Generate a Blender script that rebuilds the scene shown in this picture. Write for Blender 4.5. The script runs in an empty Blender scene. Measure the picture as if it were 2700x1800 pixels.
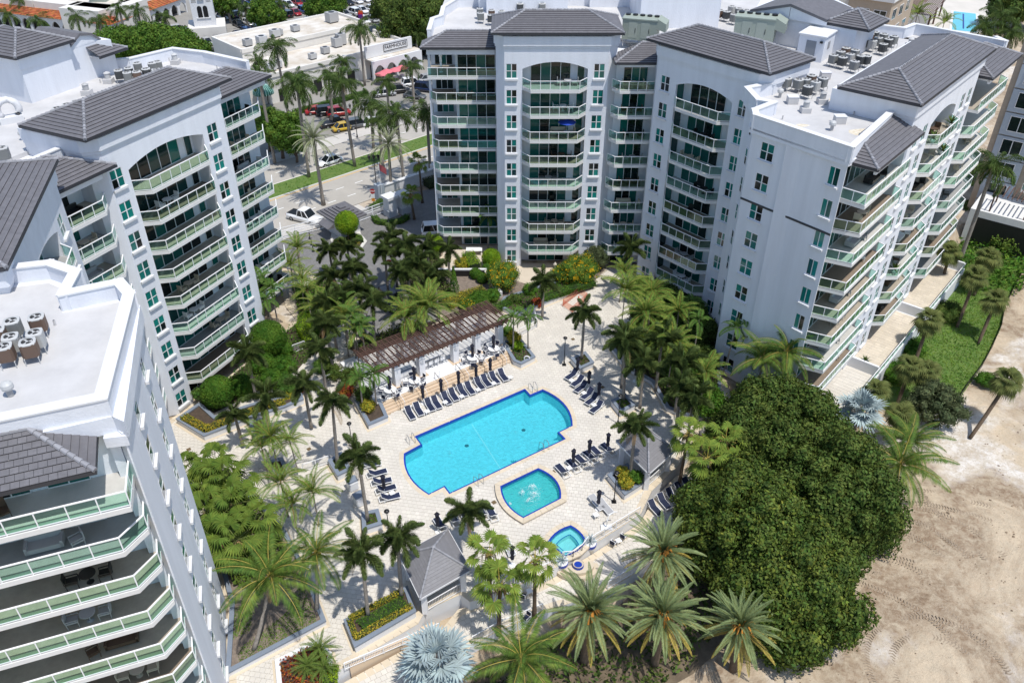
import bpy, math, random
from mathutils import Vector, Matrix
random.seed(7)
scene = bpy.context.scene
R = math.radians
# ---------------------------------------------------------------- camera
CAM_H = 56.0; PITCH = 35.1; FPX = 2200.0
cam_data = bpy.data.cameras.new("camera"); cam = bpy.data.objects.new("camera", cam_data)
scene.collection.objects.link(cam); scene.camera = cam
cam.location = (0, 0, CAM_H); cam.rotation_euler = (R(90 - PITCH), 0, 0)
cam_data.sensor_fit = 'HORIZONTAL'; cam_data.sensor_width = 36.0; cam_data.lens = FPX / 2700 * 36
cam_data.clip_start = 0.5; cam_data.clip_end = 5000
# ---------------------------------------------------------------- sky and sun
SUN_AZ, SUN_EL = 138.0, 68.0
world = bpy.data.worlds.new("World"); scene.world = world; world.use_nodes = True
wn = world.node_tree.nodes; wl = world.node_tree.links
sky = wn.new("ShaderNodeTexSky"); sky.sky_type = 'NISHITA'; sky.sun_disc = False
sky.sun_elevation = R(SUN_EL); sky.sun_rotation = R(SUN_AZ); sky.air_density = 1.0; sky.dust_density = 0.6; sky.ozone_density = 1.0
wn["Background"].inputs[1].default_value = 0.15
wl.new(sky.outputs[0], wn["Background"].inputs[0])
sd = bpy.data.lights.new("sun", 'SUN'); sd.energy = 3.6; sd.angle = R(0.53); sd.color = (1.0, 0.965, 0.9)
sun = bpy.data.objects.new("sun", sd); scene.collection.objects.link(sun)
_s = Vector((math.sin(R(SUN_AZ)) * math.cos(R(SUN_EL)), math.cos(R(SUN_AZ)) * math.cos(R(SUN_EL)), math.sin(R(SUN_EL))))
sun.rotation_euler = _s.to_track_quat('Z', 'Y').to_euler(); sun.location = (30, -30, 120)
scene.view_settings.view_transform = 'Standard'; scene.view_settings.look = 'None'
scene.view_settings.gamma = 1.0; scene.view_settings.exposure = 0.2; scene.view_settings.use_curve_mapping = False
scene.cycles.max_bounces = 8; scene.cycles.transparent_max_bounces = 24; scene.cycles.diffuse_bounces = 3
scene.cycles.glossy_bounces = 2; scene.cycles.transmission_bounces = 4; scene.cycles.caustics_reflective = False
# ---------------------------------------------------------------- measuring: photograph point -> place on a level plane
_c, _sn = math.cos(R(PITCH)), math.sin(R(PITCH))
def g(px, py, z=0.0):
    x = (px - 1350) / FPX; y = -(py - 900) / FPX
    dz = -_sn + y * _c; t = (z - CAM_H) / dz
    return Vector((x * t, (_c + y * _sn) * t, z))
def gz(k, x, y, z=0.0):                      # the same from an enlarged ninth (k = 1..9, 2.613x) of the photograph
    return g(((k - 1) % 3) * 900 + x / 2.61333, ((k - 1) // 3) * 600 + y / 2.61333, z)
# ---------------------------------------------------------------- materials
MATS = {}
def nodes_of(name):
    m = bpy.data.materials.new(name); m.use_nodes = True
    nt = m.node_tree; b = nt.nodes["Principled BSDF"]
    return m, nt, b
def setp(b, **kw):
    for k, v in kw.items():
        k = k.replace('_', ' ')
        if k in b.inputs: b.inputs[k].default_value = v
def jitter_color(nt, col, amt, hue=0.0):
    """colour varied per piece (object and loose island)"""
    oi = nt.nodes.new("ShaderNodeObjectInfo"); ge = nt.nodes.new("ShaderNodeNewGeometry")
    ad = nt.nodes.new("ShaderNodeMath"); ad.operation = 'ADD'
    nt.links.new(oi.outputs["Random"], ad.inputs[0]); nt.links.new(ge.outputs["Random Per Island"], ad.inputs[1])
    fr = nt.nodes.new("ShaderNodeMath"); fr.operation = 'FRACT'; nt.links.new(ad.outputs[0], fr.inputs[0])
    mr = nt.nodes.new("ShaderNodeMapRange"); mr.inputs[3].default_value = 1 - amt; mr.inputs[4].default_value = 1 + amt
    nt.links.new(fr.outputs[0], mr.inputs[0])
    hs = nt.nodes.new("ShaderNodeHueSaturation"); hs.inputs["Color"].default_value = (*col, 1)
    nt.links.new(mr.outputs[0], hs.inputs["Value"])
    if hue:
        wn_ = nt.nodes.new("ShaderNodeTexWhiteNoise"); wn_.noise_dimensions = '1D'; nt.links.new(ad.outputs[0], wn_.inputs["W"])
        mh = nt.nodes.new("ShaderNodeMapRange"); mh.inputs[3].default_value = 0.5 - hue; mh.inputs[4].default_value = 0.5 + hue
        nt.links.new(wn_.outputs["Value"], mh.inputs[0]); nt.links.new(mh.outputs[0], hs.inputs["Hue"])
    return hs.outputs["Color"], fr.outputs[0]
def mat(name, col, rough=0.7, var=0.0, vscale=1.0, bump=0.0, bscale=30.0, jit=0.0, hue=0.0, metal=0.0, spec=None, col2=None, detail=5.0, coord='Object', bdist=0.02):
    if name in MATS: return MATS[name]
    m, nt, b = nodes_of(name); MATS[name] = m
    setp(b, Roughness=rough, Metallic=metal)
    if spec is not None: b.inputs["Specular IOR Level"].default_value = spec
    b.inputs["Base Color"].default_value = (*col, 1)
    tc = nt.nodes.new("ShaderNodeTexCoord"); co = tc.outputs[coord]
    src = None
    if jit: src, _ = jitter_color(nt, col, jit, hue)
    if var or col2:
        n = nt.nodes.new("ShaderNodeTexNoise"); n.inputs["Scale"].default_value = vscale; n.inputs["Detail"].default_value = detail
        n.inputs["Roughness"].default_value = 0.65
        nt.links.new(co, n.inputs["Vector"])
        mx = nt.nodes.new("ShaderNodeMix"); mx.data_type = 'RGBA'
        rp = nt.nodes.new("ShaderNodeMapRange"); rp.inputs[1].default_value = 0.35; rp.inputs[2].default_value = 0.65
        nt.links.new(n.outputs[0], rp.inputs[0]); nt.links.new(rp.outputs[0], mx.inputs[0])
        c2 = col2 if col2 else tuple(c * (1 - var) for c in col)
        if src is not None: nt.links.new(src, mx.inputs[6])
        else: mx.inputs[6].default_value = (*col, 1)
        mx.inputs[7].default_value = (*c2, 1); src = mx.outputs[2]
    if src is not None: nt.links.new(src, b.inputs["Base Color"])
    if bump:
        n2 = nt.nodes.new("ShaderNodeTexNoise"); n2.inputs["Scale"].default_value = bscale; n2.inputs["Detail"].default_value = 3
        nt.links.new(co, n2.inputs["Vector"])
        bp = nt.nodes.new("ShaderNodeBump"); bp.inputs["Strength"].default_value = bump; bp.inputs["Distance"].default_value = bdist
        nt.links.new(n2.outputs[0], bp.inputs["Height"]); nt.links.new(bp.outputs[0], b.inputs["Normal"])
    return m
def schlick(nt, f0, normal=None):
    """reflectance that is the same from both sides of a thin pane"""
    lw = nt.nodes.new("ShaderNodeLayerWeight"); lw.inputs[0].default_value = .5
    if normal is not None: nt.links.new(normal, lw.inputs["Normal"])
    pw = nt.nodes.new("ShaderNodeMath"); pw.operation = 'POWER'; pw.inputs[1].default_value = 5; nt.links.new(lw.outputs["Facing"], pw.inputs[0])
    ma = nt.nodes.new("ShaderNodeMath"); ma.operation = 'MULTIPLY_ADD'; ma.inputs[1].default_value = 1 - f0; ma.inputs[2].default_value = f0; nt.links.new(pw.outputs[0], ma.inputs[0])
    return ma.outputs[0]
def glass_mat(name, tint, gl=0.05, refl=(0.9, 1.0, 0.97)):
    m, nt, b = nodes_of(name); MATS[name] = m; nt.nodes.remove(b)
    out = nt.nodes["Material Output"]
    tr = nt.nodes.new("ShaderNodeBsdfTransparent"); tr.inputs[0].default_value = (*tint, 1)
    gs = nt.nodes.new("ShaderNodeBsdfGlossy"); gs.inputs["Roughness"].default_value = gl; gs.inputs[0].default_value = (*refl, 1)
    fr = schlick(nt, .045)
    mx = nt.nodes.new("ShaderNodeMixShader")
    nt.links.new(fr, mx.inputs[0]); nt.links.new(tr.outputs[0], mx.inputs[1]); nt.links.new(gs.outputs[0], mx.inputs[2])
    nt.links.new(mx.outputs[0], out.inputs[0]); return m
def window_mat(name, cols):
    """tinted glass in front of drawn or open blinds: each pane has its own darkness"""
    m, nt, b = nodes_of(name); MATS[name] = m
    oi = nt.nodes.new("ShaderNodeObjectInfo"); cr = nt.nodes.new("ShaderNodeValToRGB"); cr.color_ramp.interpolation = 'CONSTANT'
    el = cr.color_ramp.elements
    while len(el) < len(cols): el.new(0.5)
    for i, c in enumerate(cols): el[i].position = i / len(cols); el[i].color = (*c, 1)
    nt.links.new(oi.outputs["Random"], cr.inputs[0]); nt.links.new(cr.outputs[0], b.inputs["Base Color"])
    setp(b, Roughness=0.06, IOR=1.5); b.inputs["Specular IOR Level"].default_value = 0.6
    return m
WHITE = mat("white_stucco", (0.735, 0.755, 0.805), 0.85, var=0.09, vscale=0.5, bump=0.35, bscale=6.0, bdist=0.05)
_mp = WHITE.node_tree.nodes.new("ShaderNodeMapping"); _mp.inputs["Scale"].default_value = (1.6, 1.6, .16)      # faint rain streaks
_tc = next(n for n in WHITE.node_tree.nodes if n.type == 'TEX_COORD'); _nz = next(n for n in WHITE.node_tree.nodes if n.type == 'TEX_NOISE')
WHITE.node_tree.links.new(_tc.outputs["Object"], _mp.inputs["Vector"]); WHITE.node_tree.links.new(_mp.outputs[0], _nz.inputs["Vector"])
TRIM = mat("white_trim", (0.70, 0.70, 0.71), 0.7, var=0.04, vscale=1.0)
MEMB = mat("roof_membrane", (0.57, 0.56, 0.555), 0.75, var=0.16, vscale=0.35, bump=0.1, bscale=4)
TILE = mat("grey_roof_tile", (0.150, 0.145, 0.156), 0.62, jit=0.10, var=0.2, vscale=2.0, bump=0.15, bscale=20)
TILEE = mat("tile_edge_shade", (0.03, 0.028, 0.032), 0.8)  # shadow lines between tile courses, painted dark on the butt edges
CAP = mat("ridge_cap_tile", (0.26, 0.26, 0.28), 0.7, jit=0.2)
GUTTER = mat("dark_gutter", (0.035, 0.037, 0.045), 0.5)
FRAME = mat("white_window_frame", (0.76, 0.76, 0.77), 0.45)
SLAB = mat("balcony_slab_paint", (0.72, 0.71, 0.69), 0.7, var=0.06, vscale=1.2)
RAIL = mat("white_rail", (0.84, 0.84, 0.85), 0.35)
BGLASS = glass_mat("green_balustrade_glass", (0.74, 0.92, 0.85))
WGLASS = window_mat("tinted_window_glass", [(0.006, 0.13, 0.115), (0.008, 0.014, 0.016), (0.012, 0.20, 0.17), (0.006, 0.09, 0.08), (0.010, 0.16, 0.14), (0.007, 0.010, 0.012), (0.008, 0.15, 0.13), (0.006, 0.05, 0.046)])
DGLASS = window_mat("tinted_door_glass", [(0.005, 0.045, 0.042), (0.004, 0.008, 0.009), (0.008, 0.12, 0.10), (0.004, 0.014, 0.014), (0.006, 0.085, 0.075), (0.004, 0.02, 0.02), (0.006, 0.10, 0.085)])
FLOOR_MATS = [mat("balcony_tile_beige", (0.42, 0.36, 0.29), 0.5, var=0.15, vscale=2.0), mat("balcony_tile_grey", (0.34, 0.335, 0.33), 0.5, var=0.1, vscale=2.0),
              mat("balcony_tile_brown", (0.26, 0.20, 0.15), 0.5, var=0.15, vscale=2.0), mat("balcony_tile_light", (0.55, 0.53, 0.50), 0.5, var=0.1, vscale=2.0)]
# ---------------------------------------------------------------- mesh builder
class MB:
    def __init__(s): s.v = []; s.f = []
    def poly(s, pts):
        i = len(s.v); s.v += [tuple(p) for p in pts]; s.f.append(tuple(range(i, i + len(pts)))); return s
    def box(s, x0, x1, y0, y1, z0, z1):
        i = len(s.v)
        s.v += [(x0, y0, z0), (x1, y0, z0), (x1, y1, z0), (x0, y1, z0), (x0, y0, z1), (x1, y0, z1), (x1, y1, z1), (x0, y1, z1)]
        s.f += [tuple(i + k for k in q) for q in ((0, 3, 2, 1), (4, 5, 6, 7), (0, 1, 5, 4), (1, 2, 6, 5), (2, 3, 7, 6), (3, 0, 4, 7))]; return s
    def prism(s, pts, z0, z1, cap0=True):
        n = len(pts)
        a = sum(pts[i][0] * pts[(i + 1) % n][1] - pts[(i + 1) % n][0] * pts[i][1] for i in range(n))
        if a < 0: pts = pts[::-1]
        i = len(s.v); zz0 = z0 if hasattr(z0, '__len__') else [z0] * n; zz1 = z1 if hasattr(z1, '__len__') else [z1] * n
        s.v += [(p[0], p[1], zz0[k]) for k, p in enumerate(pts)] + [(p[0], p[1], zz1[k]) for k, p in enumerate(pts)]
        if cap0: s.f.append(tuple(i + k for k in range(n))[::-1])
        s.f.append(tuple(i + n + k for k in range(n)))
        for k in range(n):
            j = (k + 1) % n; s.f.append((i + k, i + j, i + n + j, i + n + k))
        return s
    def bar(s, a, b, w, h=None, up=(0, 0, 1)):
        """square bar from a to b"""
        h = w if h is None else h
        a = Vector(a); b = Vector(b); d = b - a
        if d.length < 1e-6: return s
        d.normalize(); u = Vector(up)
        if abs(d.dot(u)) > 0.95: u = Vector((1, 0, 0))
        sx = d.cross(u).normalized() * (w / 2); sy = sx.cross(d).normalized() * (h / 2)
        i = len(s.v)
        s.v += [tuple(p) for p in (a - sx - sy, a + sx - sy, a + sx + sy, a - sx + sy, b - sx - sy, b + sx - sy, b + sx + sy, b - sx + sy)]
        s.f += [tuple(i + k for k in q) for q in ((0, 3, 2, 1), (4, 5, 6, 7), (0, 1, 5, 4), (1, 2, 6, 5), (2, 3, 7, 6), (3, 0, 4, 7))]; return s
    def tube(s, pts, rad, n=8, cap=True):
        """round tube along pts; rad a number or one per point"""
        pts = [Vector(p) for p in pts]; rs = rad if hasattr(rad, '__len__') else [rad] * len(pts)
        base = len(s.v); ref = Vector((0.0, 0.0, 1.0))
        for k, p in enumerate(pts):
            d = (pts[min(k + 1, len(pts) - 1)] - pts[max(k - 1, 0)]).normalized()
            if abs(d.dot(ref)) > 0.9: ref = Vector((1, 0, 0)) if abs(d.x) < 0.9 else Vector((0, 1, 0))
            a = d.cross(ref).normalized(); b = d.cross(a).normalized()
            for q in range(n):
                t = 2 * math.pi * q / n; s.v.append(tuple(p + (a * math.cos(t) + b * math.sin(t)) * rs[k]))
        for k in range(len(pts) - 1):
            for q in range(n):
                r = (q + 1) % n; i0 = base + k * n; s.f.append((i0 + q, i0 + r, i0 + n + r, i0 + n + q))
        if cap:
            s.f.append(tuple(base + q for q in range(n))[::-1]); s.f.append(tuple(base + (len(pts) - 1) * n + q for q in range(n)))
        return s
    def lathe(s, prof, n=12, cx=0, cy=0):
        """profile of (radius, z) turned round the vertical"""
        base = len(s.v)
        for r, z in prof:
            for q in range(n):
                t = 2 * math.pi * q / n; s.v.append((cx + r * math.cos(t), cy + r * math.sin(t), z))
        for k in range(len(prof) - 1):
            for q in range(n):
                r = (q + 1) % n; i0 = base + k * n; s.f.append((i0 + q, i0 + r, i0 + n + r, i0 + n + q))
        s.f.append(tuple(base + q for q in range(n))[::-1]); s.f.append(tuple(base + (len(prof) - 1) * n + q for q in range(n)))
        return s
    def mesh(s, name, m=None, smooth=False):
        me = bpy.data.meshes.new(name); me.from_pydata(s.v, [], s.f)
        if m is not None: me.materials.append(m)
        if smooth:
            for p in me.polygons: p.use_smooth = True
        me.update(); return me
COL = scene.collection
def link(name, me, parent=None, loc=(0, 0, 0), rz=0.0, rot=None, sc=None):
    o = bpy.data.objects.new(name, me); COL.objects.link(o)
    o.location = loc
    if rot is not None: o.rotation_euler = rot
    elif rz: o.rotation_euler = (0, 0, rz)
    if sc is not None: o.scale = sc if hasattr(sc, '__len__') else (sc, sc, sc)
    if parent is not None: o.parent = parent
    return o
def tag(o, label=None, cat=None, group=None, kind=None):
    if label: o["label"] = label
    if cat: o["category"] = cat
    if group: o["group"] = group
    if kind: o["kind"] = kind
    return o
def thing(name, label, cat, loc=(0, 0, 0), rz=0.0, group=None, sc=None):
    o = link(name, None, None, loc, rz, sc=sc); o.empty_display_size = 0.2
    return tag(o, label, cat, group)
def clone(root, label, loc, rz=0.0, group=None, sc=None):
    """a copy of a thing with its parts and sub-parts"""
    def cp(o, par):
        c = o.copy(); COL.objects.link(c); c.parent = par
        for ch in o.children: cp(ch, c)
        return c
    r = cp(root, None); r.location = loc; r.rotation_euler = (0, 0, rz); r["label"] = label
    if group: r["group"] = group
    if sc is not None: r.scale = sc if hasattr(sc, '__len__') else (sc, sc, sc)
    return r
ORD = ["first", "second", "third", "fourth", "fifth", "sixth", "seventh", "eighth", "ninth", "tenth", "eleventh", "twelfth", "thirteenth", "fourteenth", "fifteenth", "sixteenth", "seventeenth", "eighteenth", "nineteenth", "twentieth", "twenty-first", "twenty-second", "twenty-third", "twenty-fourth", "twenty-fifth", "twenty-sixth", "twenty-seventh", "twenty-eighth"]
class Frame:
    """a facade's own axes: x along the facade, y into the building, z up"""
    def __init__(s, ox, oy, az): s.o = Vector((ox, oy, 0)); s.az = az; s.rz = R(90 - az); s.c = math.cos(s.rz); s.s = math.sin(s.rz)
    def w(s, x, y, z=0.0): return Vector((s.o.x + x * s.c - y * s.s, s.o.y + x * s.s + y * s.c, z))
    def l(s, X, Y): dx = X - s.o.x; dy = Y - s.o.y; return (dx * s.c + dy * s.s, -dx * s.s + dy * s.c)
# ================================================================ apartment buildings
FH = 3.05
def ZF(k): return FH * k - 0.3 if k > 0 else 0.02
def ZT(k): return 2.4 + FH * k
class Bld:
    def __init__(s, name, label, base): s.P = Vector(base); s.root = thing(name, label, "building", base)
    def add(s, name, me, fr=None, xyz=(0, 0, 0), parent=None):
        if fr is None: return link(name, me, s.root, Vector(xyz) - s.P)
        return link(name, me, s.root, fr.w(*xyz) - s.P, fr.rz)
_wmesh = {}
def window_meshes(w, h, kind):
    key = (w, h, kind)
    if key in _wmesh: return _wmesh[key]
    f = MB(); b = 0.055
    f.box(0, b, 0, .07, 0, h); f.box(w - b, w, 0, .07, 0, h); f.box(b, w - b, 0, .07, h - b, h); f.box(b, w - b, 0, .07, 0, b)
    panes = []
    if kind == 'quad':
        f.box(w / 2 - .05, w / 2 + .05, .0, .07, b, h - b)
        zm = h * .5
        for xa, xb in ((b, w / 2 - .05), (w / 2 + .05, w - b)):
            f.box(xa, xb, .01, .07, zm - .03, zm + .03)
            panes += [(xa, xb, b, zm - .03), (xa, xb, zm + .03, h - b)]
    elif kind == 'slider':
        f.box(w / 2 - .03, w / 2 + .03, .0, .07, b, h - b); panes = [(b, w / 2 - .03, b, h - b), (w / 2 + .03, w - b, b, h - b)]
    else:
        f.box(b, w - b, .01, .07, h * .5 - .03, h * .5 + .03); panes = [(b, w - b, b, h * .5 - .03), (b, w - b, h * .5 + .03, h - b)]
    fm = f.mesh("window_frame", FRAME)
    pm = [MB().box(xa, xb, .035, .05, za, zb).mesh("window_pane", WGLASS) for xa, xb, za, zb in panes]
    sm = MB().box(-.1, w + .1, -.20, .0, -.22, -.02).mesh("window_sill", TRIM)
    _wmesh[key] = (fm, pm, sm); return _wmesh[key]
REC = 0.09
def window(b, fr, x, k, w=1.3, h=1.7, kind='quad', y=0.0, sill=True):
    fm, pm, sm = window_meshes(w, h, kind)
    o = b.add("window", fm, fr, (x, y + 0.015, ZT(k) - h))
    for p in pm: link("pane", p, o)
    if sill: link("sill", sm, o, (0, -.015, 0))
def holes(mb, x0, x1, z0, z1, cols, y=0.0, t=REC):
    """front skin of a wall from x0 to x1 with openings; cols = [(x, w, h, ks)]"""
    cols = sorted(cols); x = x0
    for xw, w, h, ks in cols:
        if xw > x: mb.box(x, xw, y, y + t, z0, z1)
        z = z0
        for k in sorted(ks):
            if ZT(k) - h > z: mb.box(xw, xw + w, y, y + t, z, ZT(k) - h)
            z = ZT(k)
        mb.box(xw, xw + w, y, y + t, z, z1); x = xw + w
    if x < x1: mb.box(x, x1, y, y + t, z0, z1)
_pane_cache = {}
def pane_mesh(w, h, m, t=.02):
    key = (round(w, 3), round(h, 3), m.name)
    if key not in _pane_cache: _pane_cache[key] = MB().box(-w / 2, w / 2, -t / 2, t / 2, 0, h).mesh("glass_panel", m)
    return _pane_cache[key]
def balcony(b, fr, poly, yback, k, x0=None, x1=None, floor=None, zf=None, post=1.15, backpts=None, rail=True):
    """slab whose front edge is poly (local x, y), glass balustrade along it"""
    z = ZF(k) if zf is None else zf
    xa = poly[0][0] if x0 is None else x0; xb = poly[-1][0] if x1 is None else x1
    pts = list(poly) + (backpts if backpts else [(xb, yback), (xa, yback)])
    mb = MB(); mb.prism(pts, -.34, -.012)
    o = b.add("balcony", mb.mesh("balcony_slab", SLAB), fr, (0, 0, z))
    link("floor", MB().prism([(p[0], p[1] + (.16 if i < len(poly) else 0)) for i, p in enumerate(pts)], -.01, 0.004).mesh("balcony_floor", floor or random.choice(FLOOR_MATS)), o)
    if not rail: return o
    rb = MB(); H = 1.07
    inn = []
    for i, p in enumerate(poly):                       # rail line set a little inside the slab edge
        inn.append(Vector((p[0], p[1] + .07, 0)))
    for i in range(len(inn) - 1):
        a, c = inn[i], inn[i + 1]; L = (c - a).length; n = max(1, round(L / post)); d = (c - a) / n
        rb.bar(a + Vector((0, 0, H)), c + Vector((0, 0, H)), .085, .06); rb.bar(a + Vector((0, 0, .1)), c + Vector((0, 0, .1)), .05, .05)
        for q in range(n + 1):
            if q == 0 and i > 0: continue
            p = a + d * q; rb.bar(p, p + Vector((0, 0, H - .03)), .06, .06, up=(d.x, d.y, 0))
        ang = math.atan2(d.y, d.x)
        for q in range(n):
            mid = a + d * (q + .5)
            link("glass_panel", pane_mesh((c - a).length / n - .07, .88, BGLASS), o, (mid.x, mid.y, .14), ang)
    link("railing", rb.mesh("balcony_railing", RAIL), o)
    return o
def door(b, fr, x0, x1, y, z0, h, n, parent=None):
    """row of sliding glass doors in a white frame, facing out (-y)"""
    f = MB(); t = .06
    f.box(x0, x1, y - .09, y - .02, h - t, h); f.box(x0, x1, y - .09, y - .02, 0, t)
    w = (x1 - x0) / n
    for q in range(n + 1):
        xq = x0 + q * w; f.box(max(x0, xq - .035), min(x1, xq + .035), y - .09, y - .02, t, h - t)
    o = b.add("sliding_door", f.mesh("door_frame", FRAME), fr, (0, 0, z0))
    for q in range(n): link("glass_pane", pane_mesh(w - .07, h - 2 * t, DGLASS), o, (x0 + (q + .5) * w, y - .045, t))
def arch_block(mb, x0, x1, y0, y1, zs, zc, ztop, n=14):
    pts = [(x0 + (x1 - x0) * i / n, zs + (zc - zs) * (1 - (2 * i / n - 1) ** 2)) for i in range(n + 1)]
    for i in range(n):
        (xa, za), (xb, zb) = pts[i], pts[i + 1]
        v = [(xa, y0, za), (xb, y0, zb), (xb, y0, ztop), (xa, y0, ztop), (xa, y1, za), (xb, y1, zb), (xb, y1, ztop), (xa, y1, ztop)]
        j = len(mb.v); mb.v += v
        mb.f += [tuple(j + k for k in q) for q in ((0, 1, 2, 3), (5, 4, 7, 6), (0, 4, 5, 1), (3, 2, 6, 7))]
def roof(b, fr, x0, x1, y0, y1, z, pitch=22.0, hipL=True, hipR=True, hipB=False, S=None, course=0.36, fascia=.22, tiles=False, skip=()):
    """tiled roof: front slope rising from y0, hipped ends; a full hip when hipB"""
    tn = math.tan(R(pitch)); D = y1 - y0
    if S is None: S = D / 2 if hipB else D
    lim = S
    if hipL and hipR: lim = min(S, (x1 - x0) / 2)
    base = MB()
    # eave board and soffit
    base.box(x0 - .02, x1 + .02, y0 - .02, y0 + .1, -fascia, -.01)
    if hipL: base.box(x0 - .02, x0 + .1, y0 + .1, y1, -fascia, -.01)
    if hipR: base.box(x1 - .1, x1 + .02, y0 + .1, y1, -fascia, -.01)
    if hipB: base.box(x0 - .02, x1 + .02, y1 - .1, y1 + .02, -fascia, -.01)
    o = b.add("roof", base.mesh("eave_board", GUTTER), fr, (0, 0, z))
    link("soffit", MB().box(x0 + .1, x1 - .1, y0 + .1, y1 - .02, -fascia + .04, -fascia + .10).mesh("soffit", TRIM), o)
    n = max(2, int(lim / math.cos(R(pitch)) / course)); ds = lim / n
    lift = .07
    def strip(pa, pb, pc, pd, nrm):
        """course quad pa-pb (low) pc-pd (high)"""
        m = MB(); up = Vector((0, 0, lift)); a, b_, c, d = Vector(pa), Vector(pb), Vector(pc), Vector(pd)
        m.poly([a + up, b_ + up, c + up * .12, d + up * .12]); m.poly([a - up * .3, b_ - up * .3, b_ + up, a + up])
        return m
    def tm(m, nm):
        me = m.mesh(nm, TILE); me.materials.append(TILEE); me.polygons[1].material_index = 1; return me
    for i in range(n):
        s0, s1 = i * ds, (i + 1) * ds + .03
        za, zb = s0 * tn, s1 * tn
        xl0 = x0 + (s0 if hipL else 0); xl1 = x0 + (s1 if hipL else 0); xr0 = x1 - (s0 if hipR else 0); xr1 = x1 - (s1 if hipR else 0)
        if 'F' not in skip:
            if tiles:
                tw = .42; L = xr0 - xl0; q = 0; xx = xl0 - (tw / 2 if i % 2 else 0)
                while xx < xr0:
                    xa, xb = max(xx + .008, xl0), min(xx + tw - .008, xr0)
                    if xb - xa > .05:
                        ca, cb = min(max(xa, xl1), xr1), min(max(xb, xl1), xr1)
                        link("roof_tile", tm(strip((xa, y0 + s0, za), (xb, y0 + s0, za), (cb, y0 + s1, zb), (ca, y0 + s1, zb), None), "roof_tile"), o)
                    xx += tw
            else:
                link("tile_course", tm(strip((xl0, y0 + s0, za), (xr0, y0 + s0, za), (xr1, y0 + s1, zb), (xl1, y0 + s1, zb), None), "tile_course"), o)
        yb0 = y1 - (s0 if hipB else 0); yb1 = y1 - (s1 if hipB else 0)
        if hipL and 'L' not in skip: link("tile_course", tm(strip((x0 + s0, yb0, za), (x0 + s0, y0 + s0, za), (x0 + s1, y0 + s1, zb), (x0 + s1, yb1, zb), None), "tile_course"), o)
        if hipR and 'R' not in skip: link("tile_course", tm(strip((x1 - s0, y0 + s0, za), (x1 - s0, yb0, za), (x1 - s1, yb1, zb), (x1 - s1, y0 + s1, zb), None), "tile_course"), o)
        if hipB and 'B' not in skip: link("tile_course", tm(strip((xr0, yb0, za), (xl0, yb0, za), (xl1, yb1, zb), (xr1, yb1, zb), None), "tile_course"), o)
    def caps(a, c):
        a = Vector(a); c = Vector(c); L = (c - a).length; q = max(1, int(L / .4)); d = (c - a) / q; m = MB()
        for i in range(q): m.tube([a + d * i + Vector((0, 0, .05)), a + d * (i + 1.08) + Vector((0, 0, .03))], [.15, .11], 8)
        link("ridge_cap", m.mesh("ridge_cap", CAP), o)
    zt = lim * tn; A = (x0 + (lim if hipL else 0), y0 + lim, zt); B = (x1 - (lim if hipR else 0), y0 + lim, zt)
    if hipL: caps((x0, y0, 0), A)
    if hipR: caps((x1, y0, 0), B)
    if hipB:
        if hipL: caps((x0, y1, 0), (x0 + lim, y1 - lim, zt))
        if hipR: caps((x1, y1, 0), (x1 - lim, y1 - lim, zt))
    caps(A, B)
    return o
KS = list(range(9))
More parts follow.
